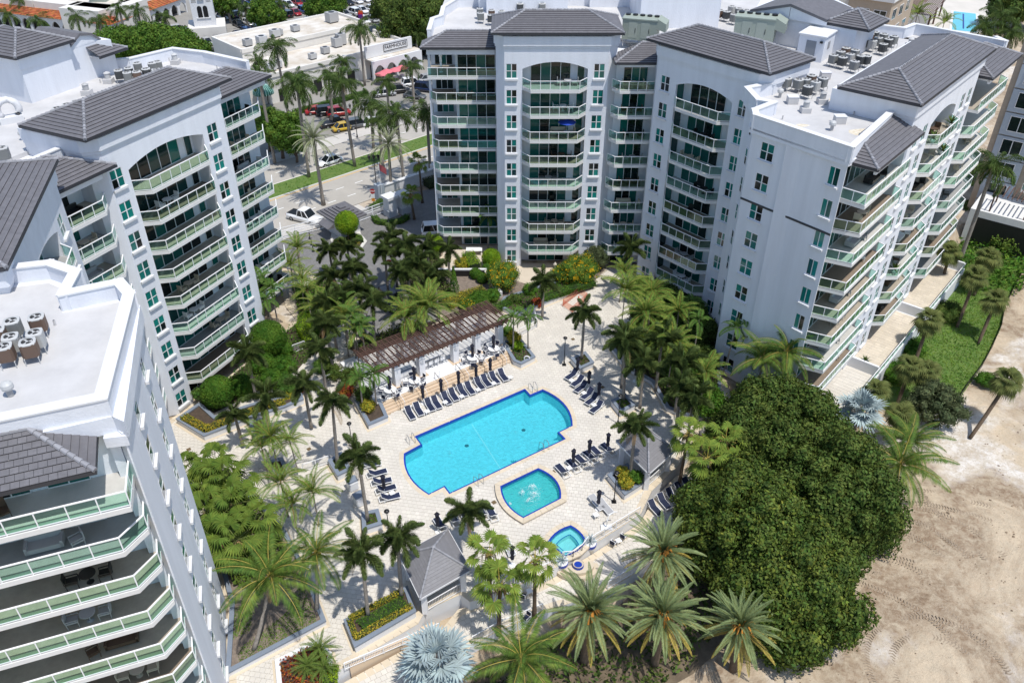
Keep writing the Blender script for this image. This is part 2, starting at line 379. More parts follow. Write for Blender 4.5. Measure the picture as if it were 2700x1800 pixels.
def tower(b, fr, x0, x1, dep, wins, bay, front=1.2, ch=(1.0, 1.0), ztop=29.75, rec=1.6, ndoor=5, eave=30.35, topdeck=True, floors=None, zs=26.2, zc=27.0, roofdep=7.8, extra=(), rmargin=(.5, .5)):
    b0, b1 = bay; c0, c1 = ch; mb = MB()
    cols = [(xw, w, 1.7, KS) for xw, w in wins]
    mb.prism([(x0, c0), (x0 + c0, 0), (x0 + c0, REC), (b0, REC), (b0, dep), (x0, dep)] if c0 else [(x0, REC), (b0, REC), (b0, dep), (x0, dep)], 0, ztop)
    mb.prism([(b1, REC), (x1 - c1, REC), (x1 - c1, 0), (x1, c1), (x1, dep), (b1, dep)] if c1 else [(b1, REC), (x1, REC), (x1, dep), (b1, dep)], 0, ztop)
    mb.box(b0 - .002, b1 + .002, rec, dep, 0, ztop - .003)
    holes(mb, x0 + c0, b0, 0, ztop, [c for c in cols if c[0] < b0])
    holes(mb, b1, x1 - c1, 0, ztop, [c for c in cols if c[0] > b1])
    arch_block(mb, b0, b1, .0, rec, zs, zc, ztop)
    e = .16   # cornice under the eaves, two steps
    for ee, z0, z1 in ((.10, 28.55, 28.85), (.22, 28.85, ztop + .15)):
        mb.prism([(x0 - ee, dep - .05), (x0 - ee, c0 - ee * .4), (x0 + c0 - ee * .4, -ee), (x1 - c1 + ee * .4, -ee), (x1 + ee, c1 - ee * .4), (x1 + ee, dep - .05)], z0, z1)
    b.add("wall", mb.mesh("tower_wall", WHITE), fr)
    for xw, w in wins:
        for k in KS: window(b, fr, xw, k, w)
    poly = [(b0 + .02, .0), (b0 + .95, -front), (b1 - .95, -front), (b1 - .02, .0)]
    for k in range(1, 9):
        balcony(b, fr, poly, rec, k, x0=b0 + .003, x1=b1 - .003, backpts=[(b1 - .003, .0), (b1 - .003, rec), (b0 + .003, rec), (b0 + .003, .0)], floor=floors[k] if floors else None)
    for k in KS:
        zf = ZF(k); n = ndoor
        door(b, fr, b0 + 1.0, b1 - 1.9, rec, zf, 2.6 if k < 8 else 2.85, n)
        door(b, fr, b1 - 1.1, b1 - .25, rec, zf, 2.5, 1)
        fs = Frame(*fr.w(b0, 0)[:2], fr.az + 90)      # glass in the side wall of the recess (x runs into the building)
        o = b.add("side_window", pane_mesh(1.1, 2.1, DGLASS), fr, (b0 + .012, .85, zf + .06)); o.rotation_euler[2] += R(90)
    roof(b, fr, x0 - rmargin[0], x1 + rmargin[1], -.55, roofdep - .55, eave, hipB=True)
def section(b, fr, x0, x1, yb, dep, poly, ndoor, dx0, dx1, ztop=27.4, rx=None, eave=27.55, yeave=None, hip=(True, True), rdep=3.0, ks=range(1, 9), rail8=None, zwall=28.9, pitch=22.0, roof_on=True, dleft=None, deep=None):
    """set-back bay of balconies between towers"""
    mb = MB(); bp = None
    if deep: mb.box(deep[0], x1, yb, dep, 0, ztop); mb.box(x0, deep[0] - .002, deep[1], dep + .4, 0, ztop); bp = [(x1, yb), (deep[0], yb), (deep[0], deep[1]), (x0, deep[1])]
    else: mb.box(x0, x1, yb, dep, 0, ztop)
    b.add("wall", mb.mesh("section_wall", WHITE), fr)
    for k in ks:
        pl = rail8 if (k == 8 and rail8) else poly
        balcony(b, fr, pl, yb, k, x0=x0, x1=x1, backpts=bp)
    for k in [0] + list(ks):
        door(b, fr, dx0, dx1, yb, ZF(k), 2.5, ndoor)
        if deep: door(b, fr, x0 + .5, deep[0] - .5, deep[1], ZF(k), 2.2, 3)
    if roof_on:
        rx0, rx1 = rx if rx else (x0 - .5, x1 + .5)
        ye = yeave if yeave is not None else min(p[1] for p in poly) - .1
        b.add("ceiling", MB().box(max(rx0 + .15, x0), min(rx1 - .15, x1), ye + .3, yb, ztop - .35, ztop - .12).mesh("top_ceiling", TRIM), fr)
        b.add("beam", MB().box(max(rx0 + .15, x0), min(rx1 - .15, x1), ye + .25, ye + .5, ztop - .6, ztop - .05).mesh("eave_beam", TRIM), fr)
        roof(b, fr, rx0, rx1, ye, ye + rdep, eave, pitch=pitch, hipL=hip[0], hipR=hip[1])
def parapet(b, pts, z0, z1, t=.45, closed=False, cop=.06, name="parapet"):
    """low wall along world points with a coping"""
    n = len(pts)
    for i in range(n if closed else n - 1):
        a = Vector((*pts[i], 0)); c = Vector((*pts[(i + 1) % n], 0)); d = (c - a).normalized(); ex = d * (t / 2 - .01)
        mb = MB(); mb.bar(a - ex + Vector((0, 0, (z0 + z1) / 2)), c + ex * .98 + Vector((0, 0, (z0 + z1) / 2)), t, z1 - z0)
        o = b.add(name, mb.mesh("parapet_wall", WHITE))
        o.data.transform(Matrix.Translation(b.P * 0)); 
        link("coping", MB().bar(a - ex + Vector((0, 0, z1 + .03 + .004 * (i % 2))), c + ex + Vector((0, 0, z1 + .03 + .004 * (i % 2))), t + cop * 2, .10).mesh("coping", TRIM), o)
def block(b, name, pts, z0, z1, m=None):
    return b.add(name, MB().prism(pts, z0, z1).mesh(name, m or WHITE))
# ---------------------------------------------------------------- frames
FL = Frame(-34.5, 66.7, 25.3); FK = Frame(-31.48, 44.38, -14.5); FM = Frame(-0.69, 97.29, 90.0)
FR1 = Frame(16.7, 93.3, 139.9); FR2 = Frame(23.1, 73.7, 140.4); FR3 = Frame(29.0, 67.3, 40.5)
FN = Frame(-20.8, 30.1, 69.3); FS = Frame(-20.05, 32.5, -16.1)
def W2(fr, *pts): return [tuple(fr.w(*p)[:2]) for p in pts]
# ---------------------------------------------------------------- left building
LB = Bld("apartment_building", "white apartment building on the left, its near corner closest to the viewer", (-30, 50, 0))
tower(LB, FL, -1.2, 15.4, 8.0, [(0, 1.35), (11.95, 1.35)], (2.0, 11.3), front=1.2, rmargin=(.5, .5))
section(LB, FL, -6.4, -1.21, 2.6, 8.0, [(-6.4, -.75), (-1.9, -.75), (-.75, .3)], 3, -5.9, -2.7, rx=(-6.6, .3), yeave=-.9, hip=(False, True), rdep=3.6, dleft=None)
section(LB, FL, 15.41, 24.4, 5.4, 9.5, [(15.41, 3.0), (22.9, 3.0), (24.3, 4.2)], 6, 16.6, 22.6, rx=(15.41, 25.3), yeave=2.7, hip=(False, True), rdep=3.2)
# connector tower seen edge-on
tower(LB, FK, .3, 16.6, 7.0, [(1.4, 1.35), (13.9, 1.35)], (3.7, 13.0), front=.95, ch=(.0, .0))
# flat roofs
block(LB, "roof_deck", W2(FL, (-6, 7.9), (15.4, 7.9), (24.6, 5.2), (25.2, 11.6), (24.8, 15.9), (19.8, 17.3), (18, 30), (-14, 30), (-14, 12)), 26.6, 27.8, MEMB)
parapet(LB, W2(FL, (24.3, 5.0), (25.0, 11.5), (24.6, 15.7), (19.7, 17.1), (17.8, 19.0)), 27.6, 29.0)
parapet(LB, W2(FL, (-4.6, 3.4), (-1.5, 3.4)), 27.5, 28.9)
block(LB, "wall", W2(FL, (15.5, 9.4), (24.4, 9.4), (25.0, 11.5), (24.6, 15.6), (19.6, 17.0), (18, 29), (2, 29), (2, 9)), 0, 26.6)
# rooftop stair blocks
pb = W2(FL, (7.4, 17.8), (13.2, 17.8), (13.2, 25.5), (7.4, 25.5)); block(LB, "stair_block", pb, 27.8, 32.0)
LB.add("cornice", MB().prism(W2(FL, (7.25, 17.65), (13.35, 17.65), (13.35, 25.6), (7.25, 25.6)), 31.1, 32.1).mesh("cornice", WHITE))
roof(LB, FL, 6.8, 13.8, 17.2, 26.0, 32.45, hipB=True, pitch=24)
gb = W2(FL, (13.22, 18.3), (17.0, 18.3), (18.1, 17.3), (18.6, 24.0), (13.22, 24.0)); block(LB, "stair_block", gb, 27.8, 31.4)
_g = MB(); 
for s_ in (0, 1):
    _y = 18.3 + .25 * s_
_fg = [(13.22, 31.4), (15.2, 32.5), (16.6, 32.2), (17.6, 31.4)]
LB.add("gable", MB().poly([FL.w(x, 18.28, z) - Vector((0, 0, 0)) for x, z in [(13.2, 31.35)] + _fg + [(17.6, 31.35)]]).mesh("gable", WHITE))
_gm = MB()
for i in range(3):
    (xa, za), (xb, zb) = _fg[i], _fg[i + 1]
    _gm.poly([FL.w(xa, 18.1, za + .12), FL.w(xb, 18.1, zb + .12), FL.w(xb, 24.2, zb + .12), FL.w(xa, 24.2, za + .12)])
    _gm.poly([FL.w(xa, 18.1, za - .12), FL.w(xb, 18.1, zb - .12), FL.w(xb, 18.1, zb + .12), FL.w(xa, 18.1, za + .12)])
LB.add("gable_roof", _gm.mesh("gable_roof", TILE))
roof(LB, FL, 15.6, 19.4, 16.6, 24.4, 30.3, hipL=False, hipR=True, pitch=24, S=1.9)
roof(LB, FL, -9, -3.2, 16.5, 20.0, 30.0, hipL=False, hipR=True, pitch=24); block(LB, "stair_block", W2(FL, (-9, 16.9), (-3.7, 16.9), (-3.7, 25), (-9, 25)), 27.8, 30.0)
# ---- near end: front balconies and side wall
side = [(0, 0), (0, 0)]
NS = MB(); L_side = 10.9
ncols = [(3.3, 1.1, 1.7, KS), (7.6, 1.1, 1.7, KS)]
holes(NS, 0, L_side, 0, 27.4, ncols)
NB = W2(FS, (0, REC), (L_side, REC)) + [(-24.3, 44.1), (-27.1, 42.7), (-27.7, 45.3), (-29.7, 46.4), (-31.5, 45.9), (-46, 42), (-42, 25.2)] + [tuple(FN.w(.9, 3.0)[:2])]
NS.v = [tuple(FS.w(*v)) for v in NS.v]
NS.prism(NB, 0, 27.4)
LB.add("wall", NS.mesh("end_wall", WHITE))
for xw, w, h, ks in ncols:
    for k in KS: window(LB, FS, xw, k, w, h, 'quad' if xw > 5 else 'narrow', y=-.03)
cor = W2(FS, (-.25, -.28), (L_side + .2, -.28)) + [(-24.2, 44.5), (-27.0, 43.2), (-27.4, 45.8), (-29.7, 46.9), (-31.7, 46.3), (-46, 42.5), (-42, 24)] + [tuple(FN.w(1.25, 2.35)[:2])]
block(LB, "cornice", cor, 27.25, 28.3); block(LB, "cornice", W2(FS, (-.1, -.14), (L_side + .1, -.14), (L_side, 1), (0, 1)), 26.6, 27.26)
block(LB, "roof_deck", [(p[0] * .999, p[1] * .999) for p in NB], 27.4, 27.75 + .56, MEMB) if 0 else None
dk = W2(FS, (.3, .3), (L_side - .2, .3)) + [(-24.3, 43.6), (-27.3, 42.4), (-28.1, 44.9), (-29.7, 45.9), (-31.5, 45.4), (-46, 41.6), (-42, 25.6)] + [tuple(FN.w(.5, 3.3)[:2])]
LB.add("roof_deck", MB().prism(dk, 28.2, 28.32).mesh("roof_deck", MEMB))
parapet(LB, [W2(FN, (-22, 2.75))[0], W2(FN, (1.0, 2.75))[0], W2(FS, (L_side, .1))[0], (-24.3, 44.3), (-27.15, 42.95), (-27.55, 45.55), (-29.7, 46.65), (-31.9, 46.1), (-46, 42.3)], 28.25, 29.35, t=.6)
roof(LB, FN, -22, .25, -.35, 2.5, 27.25, pitch=24, hipL=False, hipR=True, tiles=True)
LB.add("ceiling", MB().box(-22, .0, .0, 3.0, 26.75, 26.95).mesh("ceiling", TRIM), FN)
for k in range(1, 9):
    pl = [(-22, 0), (.0, 0.0), (1.25, 1.25), (1.25, 2.55)] if k < 8 else [(-22, 0), (1.1, 0.0), (1.25, 2.55)]
    balcony(LB, FN, pl, 3.0, k, backpts=[(1.25, 3.0), (-22, 3.0)], post=1.42)
for k in KS:
    door(LB, FN, -6.6, -3.8, 3.0, ZF(k), 2.3, 3); door(LB, FN, -3.0, -.9, 3.0, ZF(k), 2.3, 2); door(LB, FN, -11.5, -7.6, 3.0, ZF(k), 2.3, 3)
    LB.add("fin_wall", MB().box(.6, 1.1, 2.5, 3.4, 0, 2.75).mesh("fin_wall", WHITE), FN, (0, 0, ZF(k))) if k else None
# ---------------------------------------------------------------- right building (middle wing, corner tower, right wing)
RB = Bld("apartment_building", "white apartment building wrapping the far and right sides of the pool court", (15, 100, 0))
tower(RB, FM, -1.2, 12.9, 8.0, [(0, 1.26), (10.2, 1.26)], (1.9, 9.5), front=1.3, ndoor=4)
section(RB, FM, -9.5, -1.21, 6.1, 9.0, [(-9.5, 4.7), (-8.6, 3.75), (-1.21, 3.75)], 4, -6.0, -1.4, rx=(-10.2, -1.21), yeave=3.3, hip=(True, False), rdep=3.0, eave=27.65, rail8=[(-9.5, 3.75), (-1.21, 3.75)], deep=(-6.3, 8.6))
RB.add("column", MB().box(-9.5, -9.2, 4.6, 4.9, 0, 27.2).mesh("column", WHITE), FM)
section(RB, FM, 12.91, 19.0, .9, 8.0, [(12.4, -.3), (13.2, -1.45), (17.3, -1.45)], 3, 13.8, 16.6, rx=(12.4, 17.8), yeave=-1.6, hip=(True, False), rdep=3.4, eave=27.35)
tower(RB, FR1, -1.7, 13.6, 7.0, [(0, 1.25), (10.6, 1.25)], (2.2, 9.85), front=.95, ndoor=4)
# walls between corner tower and right wing
Wp = [tuple(FR1.w(13.4, 1.2)[:2]), tuple(FR1.w(13.4, .4)[:2]), (23.45, 82.0), (23.75, 77.3), (22.75, 76.1)]
R2L = -1.2; R2R = 8.75
rw = MB(); cols2 = [(0, 1.45, 1.7, KS), (7.2, 1.05, 1.7, KS)]
holes(rw, R2L, R2R, 0, 27.6, cols2); rw.v = [tuple(FR2.w(*v)) for v in rw.v]
foot = Wp + W2(FR2, (R2L, REC), (R2R, REC)) + W2(FR3, (.2, .8), (10, .8), (10.6, 8), (31, 8)) + [(46, 104), (40, 108), (20, 108), (22, 96)]
rw.prism(foot, 0, 27.6); RB.add("wall", rw.mesh("wing_wall", WHITE))
for xw, w, h, ks in cols2:
    for k in KS: window(RB, FR2, xw, k, w, h, 'quad' if xw < 5 else 'slider')
FW = Frame(23.45, 82.0, 176.4)
for k in KS: window(RB, FW, 2.2, k, .6, 1.7, 'narrow', y=-.075, sill=False)
RB.add("band", MB().bar(FR2.w(R2L - .05, -.02, 20.65), FR2.w(R2R, -.02, 20.65), .07, .2).mesh("band", GUTTER))
# cornice, parapet, roof deck
cpts = [tuple(FR1.w(13.0, 1.5)[:2]), (23.2, 82.2), (23.4, 77.5), (22.4, 76.2)] + W2(FR2, (R2L - .2, -.25), (R2R + .2, -.25), (R2R + .2, 1.5))
RB.add("cornice", MB().prism(cpts + [(30, 76), (27, 84)], 27.3, 27.78).mesh("cornice", WHITE))
parapet(RB, [tuple(FR1.w(13.2, 3.0)[:2]), tuple(FR1.w(13.5, 1.2)[:2]), (23.35, 82.15), (23.6, 78.6), (24.9, 77.9), (22.6, 75.9), tuple(FR2.w(R2L + .1, 0)[:2]), tuple(FR2.w(R2R, 0)[:2]), tuple(FR3.w(9.8, .6)[:2])], 27.6, 29.0, t=.5)
RB.add("roof_deck", MB().prism([tuple(FR1.w(13.2, 3.0)[:2]), tuple(FR1.w(13.5, 1.4)[:2]), (23.5, 82.1), (23.8, 77.4), (22.9, 76.0)] + W2(FR2, (R2L + .2, .2), (R2R - .2, .2)) + W2(FR3, (9.8, .8), (31, 1), (44, 1)) + [(57, 98.5), (49.5, 106), (47.6, 104.3), (44, 106), (40, 125), (16, 125), (12, 106), tuple(FR1.w(-1, 6.9)[:2]), tuple(FR1.w(13, 6.9)[:2])], 27.6, 27.8).mesh("roof_deck", MEMB))
RB.add("roof_deck", MB().prism([(-9.9, 104.6), (-1.5, 104.6), (13, 104.9), (15, 100), (17, 108), (16, 125), (-9.5, 124)], 27.3, 27.75).mesh("roof_deck", MEMB))
block(RB, "wall", [(-9.9, 106), (16, 104.9), (22, 98), (40, 108), (40, 124), (-9.5, 123.5)], 0, 27.3)
parapet(RB, [(-10.0, 103.8), (-10.0, 109.0), (-9.0, 110.5), (-9.0, 115), (-7.5, 119.5), (-3, 120.5), (18, 120.5)], 27.4, 28.9)
parapet(RB, [(44.0, 106.0), (47.4, 104.2), (49.4, 106.0), (56.9, 98.6), tuple(FR3.w(43.0, .4)[:2])], 27.4, 29.0)
# rooftop blocks of the middle wing
block(RB, "stair_block", [(-3.4, 116.4), (7.4, 116.4), (7.4, 128), (-3.4, 128)], 27.75, 32.5)
block(RB, "stair_block", [(-4.5, 118), (-3.3, 118), (-3.3, 126), (-4.5, 126)], 27.75, 31.2)
block(RB, "stair_block", [(16.0, 108.5), (26.0, 109.0), (26, 124), (16.0, 124)], 27.75, 33.8)
block(RB, "stair_block", [(10.6, 119.5), (16.02, 119.5), (16.02, 126), (10.6, 126)], 27.75, 33.0)
block(RB, "stair_block", [(28.8, 103.9), (36.9, 96.9), (38.3, 95.6), (42.0, 99.8), (40.5, 110), (32, 112)], 27.8, 31.0)
FP = Frame(28.6, 103.7, 131.0)
roof(RB, FP, 8.6, 14.0, .2, 6.0, 31.2, hipB=True, pitch=26)
_pm = MB()
for i, (xa, xb, za, zb) in enumerate(((-.3, 4.6, 31.2, 32.6), (4.6, 9.2, 32.6, 31.6))):
    _pm.poly([FP.w(xa, -.1, za), FP.w(xb, -.1, zb), FP.w(xb, 7, zb), FP.w(xa, 7, za)]); _pm.poly([FP.w(xa, -.1, za - .3), FP.w(xb, -.1, zb - .3), FP.w(xb, -.1, zb), FP.w(xa, -.1, za)])
    RB.add("gable", MB().poly([FP.w(xa + .05, .0, 30.9), FP.w(xb, .0, 30.9), FP.w(xb, .0, zb - .2), FP.w(xa + .05, .0, za - .2)]).mesh("gable", WHITE))
RB.add("gable_roof", _pm.mesh("gable_roof", TILE))
for xx in (3.9, 7.6):
    RB.add("vent", MB().box(-.35, .35, -.05, .0, -.3, .3).mesh("vent", GUTTER), FP, (xx, -.02, 30.4))
# right wing
section(RB, FR3, .3, 10.0, .8, 6.0, [(-.1, .2), (.5, -2.2), (10.1, -2.2), (10.35, -1.45)], 5, 1.4, 8.6, rx=(-.2, 11.0), yeave=-2.5, hip=(True, False), rdep=3.2, eave=27.5, rail8=[(-.2, .1), (-.3, -2.2), (10.3, -2.2)])
F3T = Frame(*FR3.w(0, -1.45)[:2], 40.5)
tower(RB, F3T, 10.4, 31.0, 8.0, [(12.4, 1.2), (14.75, 1.2), (26.5, 1.2), (28.8, 1.2)], (17.1, 24.8), front=1.0, ch=(.0, .0), rmargin=(.9, 1.6), ndoor=4)
section(RB, FR3, 31.01, 42.6, .9, 6.0, [(31.01, -1.45), (31.9, -2.5), (41.0, -2.5), (42.2, -1.4)], 5, 32.4, 40.5, rx=(31.8, 43.4), yeave=-2.8, hip=(True, True), rdep=3.6, eave=27.5, rail8=[(31.01, -2.55), (41.5, -2.55), (42.2, -1.6)])
# ================================================================ terrain, streets, pool deck
from mathutils.geometry import tessellate_polygon
import numpy as np
def inside(p, poly):
    x, y = p[0], p[1]; c = False; n = len(poly); j = n - 1
    for i in range(n):
        xi, yi = poly[i][0], poly[i][1]; xj, yj = poly[j][0], poly[j][1]
        if (yi > y) != (yj > y) and x < (xj - xi) * (y - yi) / (yj - yi) + xi: c = not c
        j = i
    return c
def ccw(poly):
    a = sum(poly[i][0] * poly[(i + 1) % len(poly)][1] - poly[(i + 1) % len(poly)][0] * poly[i][1] for i in range(len(poly)))
    return list(poly) if a > 0 else list(poly)[::-1]
def offset(poly, d):
    """closed polygon grown by d (shrunk when negative)"""
    poly = ccw(poly); n = len(poly); out = []
    for i in range(n):
        p0, p1, p2 = (Vector((*poly[(i + k) % n][:2], 0)) for k in (-1, 0, 1))
        e1 = (p1 - p0).normalized(); e2 = (p2 - p1).normalized(); n1 = Vector((e1.y, -e1.x, 0)); n2 = Vector((e2.y, -e2.x, 0))
        m = (n1 + n2); m = m.normalized() if m.length > 1e-6 else n1
        q = p1 + m * (d / max(.35, m.dot(n1))); out.append((q.x, q.y))
    return out
def sheet(name, poly, z, m, holes_=(), kind="structure", parent=None):
    loops = [[Vector((*p[:2], 0)) for p in poly]] + [[Vector((*p[:2], 0)) for p in h] for h in holes_]
    flat = [p for l in loops for p in l]; tris = tessellate_polygon(loops)
    mb = MB(); mb.v = [(p.x, p.y, z) for p in flat]
    for t in tris:
        a, b_, c = (flat[i] for i in t)
        mb.f.append(tuple(t) if (b_ - a).cross(c - a).z > 0 else tuple(t)[::-1])
    o = link(name, mb.mesh(name, m), parent)
    if kind: tag(o, kind=kind)
    return o
# ---------------------------------------------------------------- materials of the ground
def sand_material():
    m, nt, b = nodes_of("sand"); N = nt.nodes.new; Lk = nt.links.new
    tc = N("ShaderNodeTexCoord"); co = tc.outputs["Object"]
    def noise(sc, det=6, ro=.6, dist=0):
        n = N("ShaderNodeTexNoise"); n.inputs["Scale"].default_value = sc; n.inputs["Detail"].default_value = det; n.inputs["Roughness"].default_value = ro
        n.inputs["Distortion"].default_value = dist; Lk(co, n.inputs["Vector"]); return n.outputs[0]
    def ramp(x, a, b_):
        r = N("ShaderNodeMapRange"); r.inputs[1].default_value = a; r.inputs[2].default_value = b_; Lk(x, r.inputs[0]); return r.outputs[0]
    def mix(f, a, c):
        x = N("ShaderNodeMix"); x.data_type = 'RGBA'; Lk(f, x.inputs[0])
        for s_, v in ((6, a), (7, c)):
            if isinstance(v, tuple): x.inputs[s_].default_value = (*v, 1)
            else: Lk(v, x.inputs[s_])
        return x.outputs[2]
    c = mix(ramp(noise(.10, 8, .68, 1.4), .40, .56), (.56, .45, .32), (.24, .165, .105))
    c = mix(ramp(noise(.07, 6, .6, .6), .54, .62), c, (.70, .66, .61))
    c = mix(ramp(noise(1.6, 8, .7, .5), .38, .68), c, (.47, .39, .285))
    c = mix(ramp(noise(5.0, 6, .75), .55, .75), c, (.24, .18, .125))
    Lk(c, b.inputs["Base Color"]); setp(b, Roughness=.95)
    bp = N("ShaderNodeBump"); bp.inputs["Strength"].default_value = .8; bp.inputs["Distance"].default_value = .25
    Lk(noise(1.1, 9, .7, .4), bp.inputs["Height"]); Lk(bp.outputs[0], b.inputs["Normal"]); return m
SAND = sand_material()
GRASS = mat("lawn", (.075, .15, .022), .9, col2=(.13, .19, .04), vscale=1.3, bump=.8, bscale=18, bdist=.06)
CONC = mat("street_concrete", (.43, .40, .355), .85, var=.12, vscale=.25, bump=.1, bscale=20)
ASPH = mat("parking_asphalt", (.30, .285, .26), .9, var=.15, vscale=.2)
DRIVE = mat("grey_drive_pavers", (.215, .21, .205), .85, jit=.16, var=.12, vscale=.6)
DRIVEG = mat("drive_joint", (.13, .125, .12), .9)
SIDEW = mat("sidewalk", (.55, .52, .48), .85, var=.1, vscale=.4)
KERB = mat("kerb", (.62, .60, .56), .8)
YEL = mat("yellow_road_paint", (.75, .42, .05), .7); WPAINT = mat("white_road_paint", (.8, .8, .78), .7)
PAVER = mat("cream_pavers", (.655, .61, .54), .8, jit=.08, hue=.008, var=.13, vscale=.28)
GROUT = mat("paver_joint", (.42, .37, .295), .9, var=.15, vscale=.5)
TERR = mat("terrace_travertine", (.62, .54, .43), .7, jit=.10, var=.12, vscale=.8)
COPE = mat("coping_stone", (.60, .51, .385), .75, jit=.06)
STEP = mat("tan_step", (.58, .45, .32), .75, jit=.05)
PLAT = mat("white_platform", (.76, .76, .76), .6, var=.03, vscale=.8)
CAPB = mat("grey_blue_cap", (.20, .235, .29), .6, var=.08, vscale=1.5)
SOIL = mat("soil", (.085, .06, .042), .95, var=.4, vscale=3, bump=.6, bscale=12)
MULCH = mat("dry_mulch", (.25, .20, .16), .95, var=.4, vscale=2.5, bump=.6, bscale=10)
# ---------------------------------------------------------------- ground sheet to the horizon
DECK = [(-14.2, 20), (-13.5, 33), (-13.4, 36.6), (-12.6, 37.2), (-7.4, 41.0), (-6.9, 42.3), (-4.2, 43.8), (-3.4, 43.1), (.9, 44.9), (3.4, 46.4), (4.6, 47.1), (6.4, 48.6), (7.1, 49.1), (11.6, 52.6), (13, 55.5), (15.8, 58.6), (17.5, 61.5), (20, 65.3), (24, 68), (22.5, 75), (23, 82), (17, 92), (14.5, 96.5), (13.2, 97.2), (-2, 97.2), (-9.5, 100), (-13, 96.5), (-12, 88), (-8.5, 84.2), (-17, 77.8), (-20, 86), (-27, 96), (-31, 95), (-28, 87), (-26, 84), (-33, 70), (-37, 62), (-33.5, 56), (-26, 46), (-22.6, 42.5), (-21.0, 36), (-19.5, 32), (-18, 20)]
DECK_IN = offset(DECK, -2.6)
LOW = [(-17, -60), (-17, 36), (-10, 44), (0, 50), (6, 54), (9, 58), (14, 64), (20, 69), (26, 71), tuple(FR3.w(0, 3)[:2]), tuple(FR3.w(46, 2)[:2]), (72, 112), (300, 200), (300, -60)]
gx = sorted(set(list(np.arange(-80, 120, 2.0)) + [-4000, -1500, -500, -200, -120, 160, 220, 400, 1500, 4000]))
gy = sorted(set(list(np.arange(-10, 190, 2.0)) + [-1500, -400, -100, 230, 300, 450, 800, 1600, 4000]))
gv = []; 
for y in gy:
    for x in gx:
        z = -.14
        if inside((x, y), LOW) or inside((x, y), DECK_IN):
            z = -2.2
            if 30 < y < 100: z = -2.2 + .12 * math.sin(x * .9 + y * .4) * math.sin(y * .7) * (1 if x < 80 else 0)
        gv.append((x, y, z))
nx = len(gx); gf = [(j * nx + i, j * nx + i + 1, (j + 1) * nx + i + 1, (j + 1) * nx + i) for j in range(len(gy) - 1) for i in range(nx - 1)]
gm = MB(); gm.v = gv; gm.f = gf; tag(link("ground", gm.mesh("ground", SAND)), kind="structure")
# lawn strip beside the right wing
LAWN = [tuple(gz(6, x, y, -2.0)[:2]) for x, y in ((1300, 1200), (1500, 1290), (1700, 1240), (1890, 1200), (2060, 960), (2190, 700), (2215, 560), (2290, 400), (2400, 200), (2500, 0))]
sheet("lawn", LAWN + [(66, 112), (60, 101), tuple(FR3.w(42, -5.0)[:2]), tuple(FR3.w(5, -5.0)[:2]), (32.5, 62.5)], -2.03, GRASS)
# ---------------------------------------------------------------- streets
FRD = Frame(-27.8, 126.6, 47.0)
def rs(x0, x1, y0, y1): return W2(FRD, (x0, y0), (x1, y0), (x1, y1), (x0, y1))
sheet("road", rs(-70, 60, -10.5, 0), -.06, CONC); sheet("road", rs(-70, 60, 4.2, 11.8), -.06, CONC)
tag(link("median", MB().prism(rs(-60, 55, .0, 4.2), -.14, .08).mesh("median", GRASS)), kind="structure")
for i, (a, b_) in enumerate(((-.22, .0), (4.2, 4.42))): tag(link("kerb", MB().prism(rs(-60, 55, a, b_), -.14, .09).mesh("kerb", KERB)), kind="structure")
for yy in (-.45, 4.66): sheet("road_marking", rs(-60, 55, yy - .07, yy + .07), -.052, YEL)
for yy in (-3.9, -7.2):
    for i in range(-16, 14): sheet("road_marking", rs(i * 3.6, i * 3.6 + 1.5, yy - .08, yy + .08), -.052, WPAINT)
for i in range(-16, 14): sheet("road_marking", rs(i * 3.6, i * 3.6 + 1.5, 8.2, 8.36), -.052, WPAINT)
sheet("pavement", rs(-70, 60, 11.8, 15.5), -.02, SIDEW)
sheet("pavement", rs(-70, -4, -13.0, -10.7), -.02, SIDEW); sheet("pavement", rs(4, 60, -12.0, -10.7), -.02, SIDEW)
for x0, x1 in ((-70, -9), (-1, 60)): tag(link("kerb", MB().prism(rs(x0, x1, -10.72, -10.5), -.14, .03).mesh("kerb", KERB)), kind="structure")
# the shopping plaza beyond
sheet("parking_lot", rs(-110, 160, 15.5, 190), -.10, ASPH)
# ---------------------------------------------------------------- gate court of grey pavers
drive = [(-35, 103.5), (-27.2, 108.6), (-24, 112.5), (-20, 118.5), (-9, 123), (-10.8, 105), (-12.2, 97), (-13.2, 90), (-8.5, 84), (-9.5, 81), (-17.5, 77.8), (-19.5, 86), (-21, 92), (-30.5, 97)]
dr = sheet("driveway", drive, -.07, DRIVEG)
FDV = Frame(-20, 100, 20)
dp = MB()
for i in range(-60, 60):
    for j in range(-70, 70):
        c = FDV.w(i * .46 + (.23 if j % 2 else 0), j * .24)
        if inside(c, drive):
            pts = W2(FDV, *[(i * .46 + (.23 if j % 2 else 0) + a, j * .24 + b_) for a, b_ in ((-.222, -.112), (.222, -.112), (.222, .112), (-.222, .112))])
            z_ = -.035 + random.uniform(-.004, .004); k = len(dp.v); dp.v += [(*p, z_) for p in pts]; dp.f.append((k, k + 1, k + 2, k + 3))
tag(link("drive_paver", dp.mesh("drive_pavers", DRIVE), dr), kind="stuff")
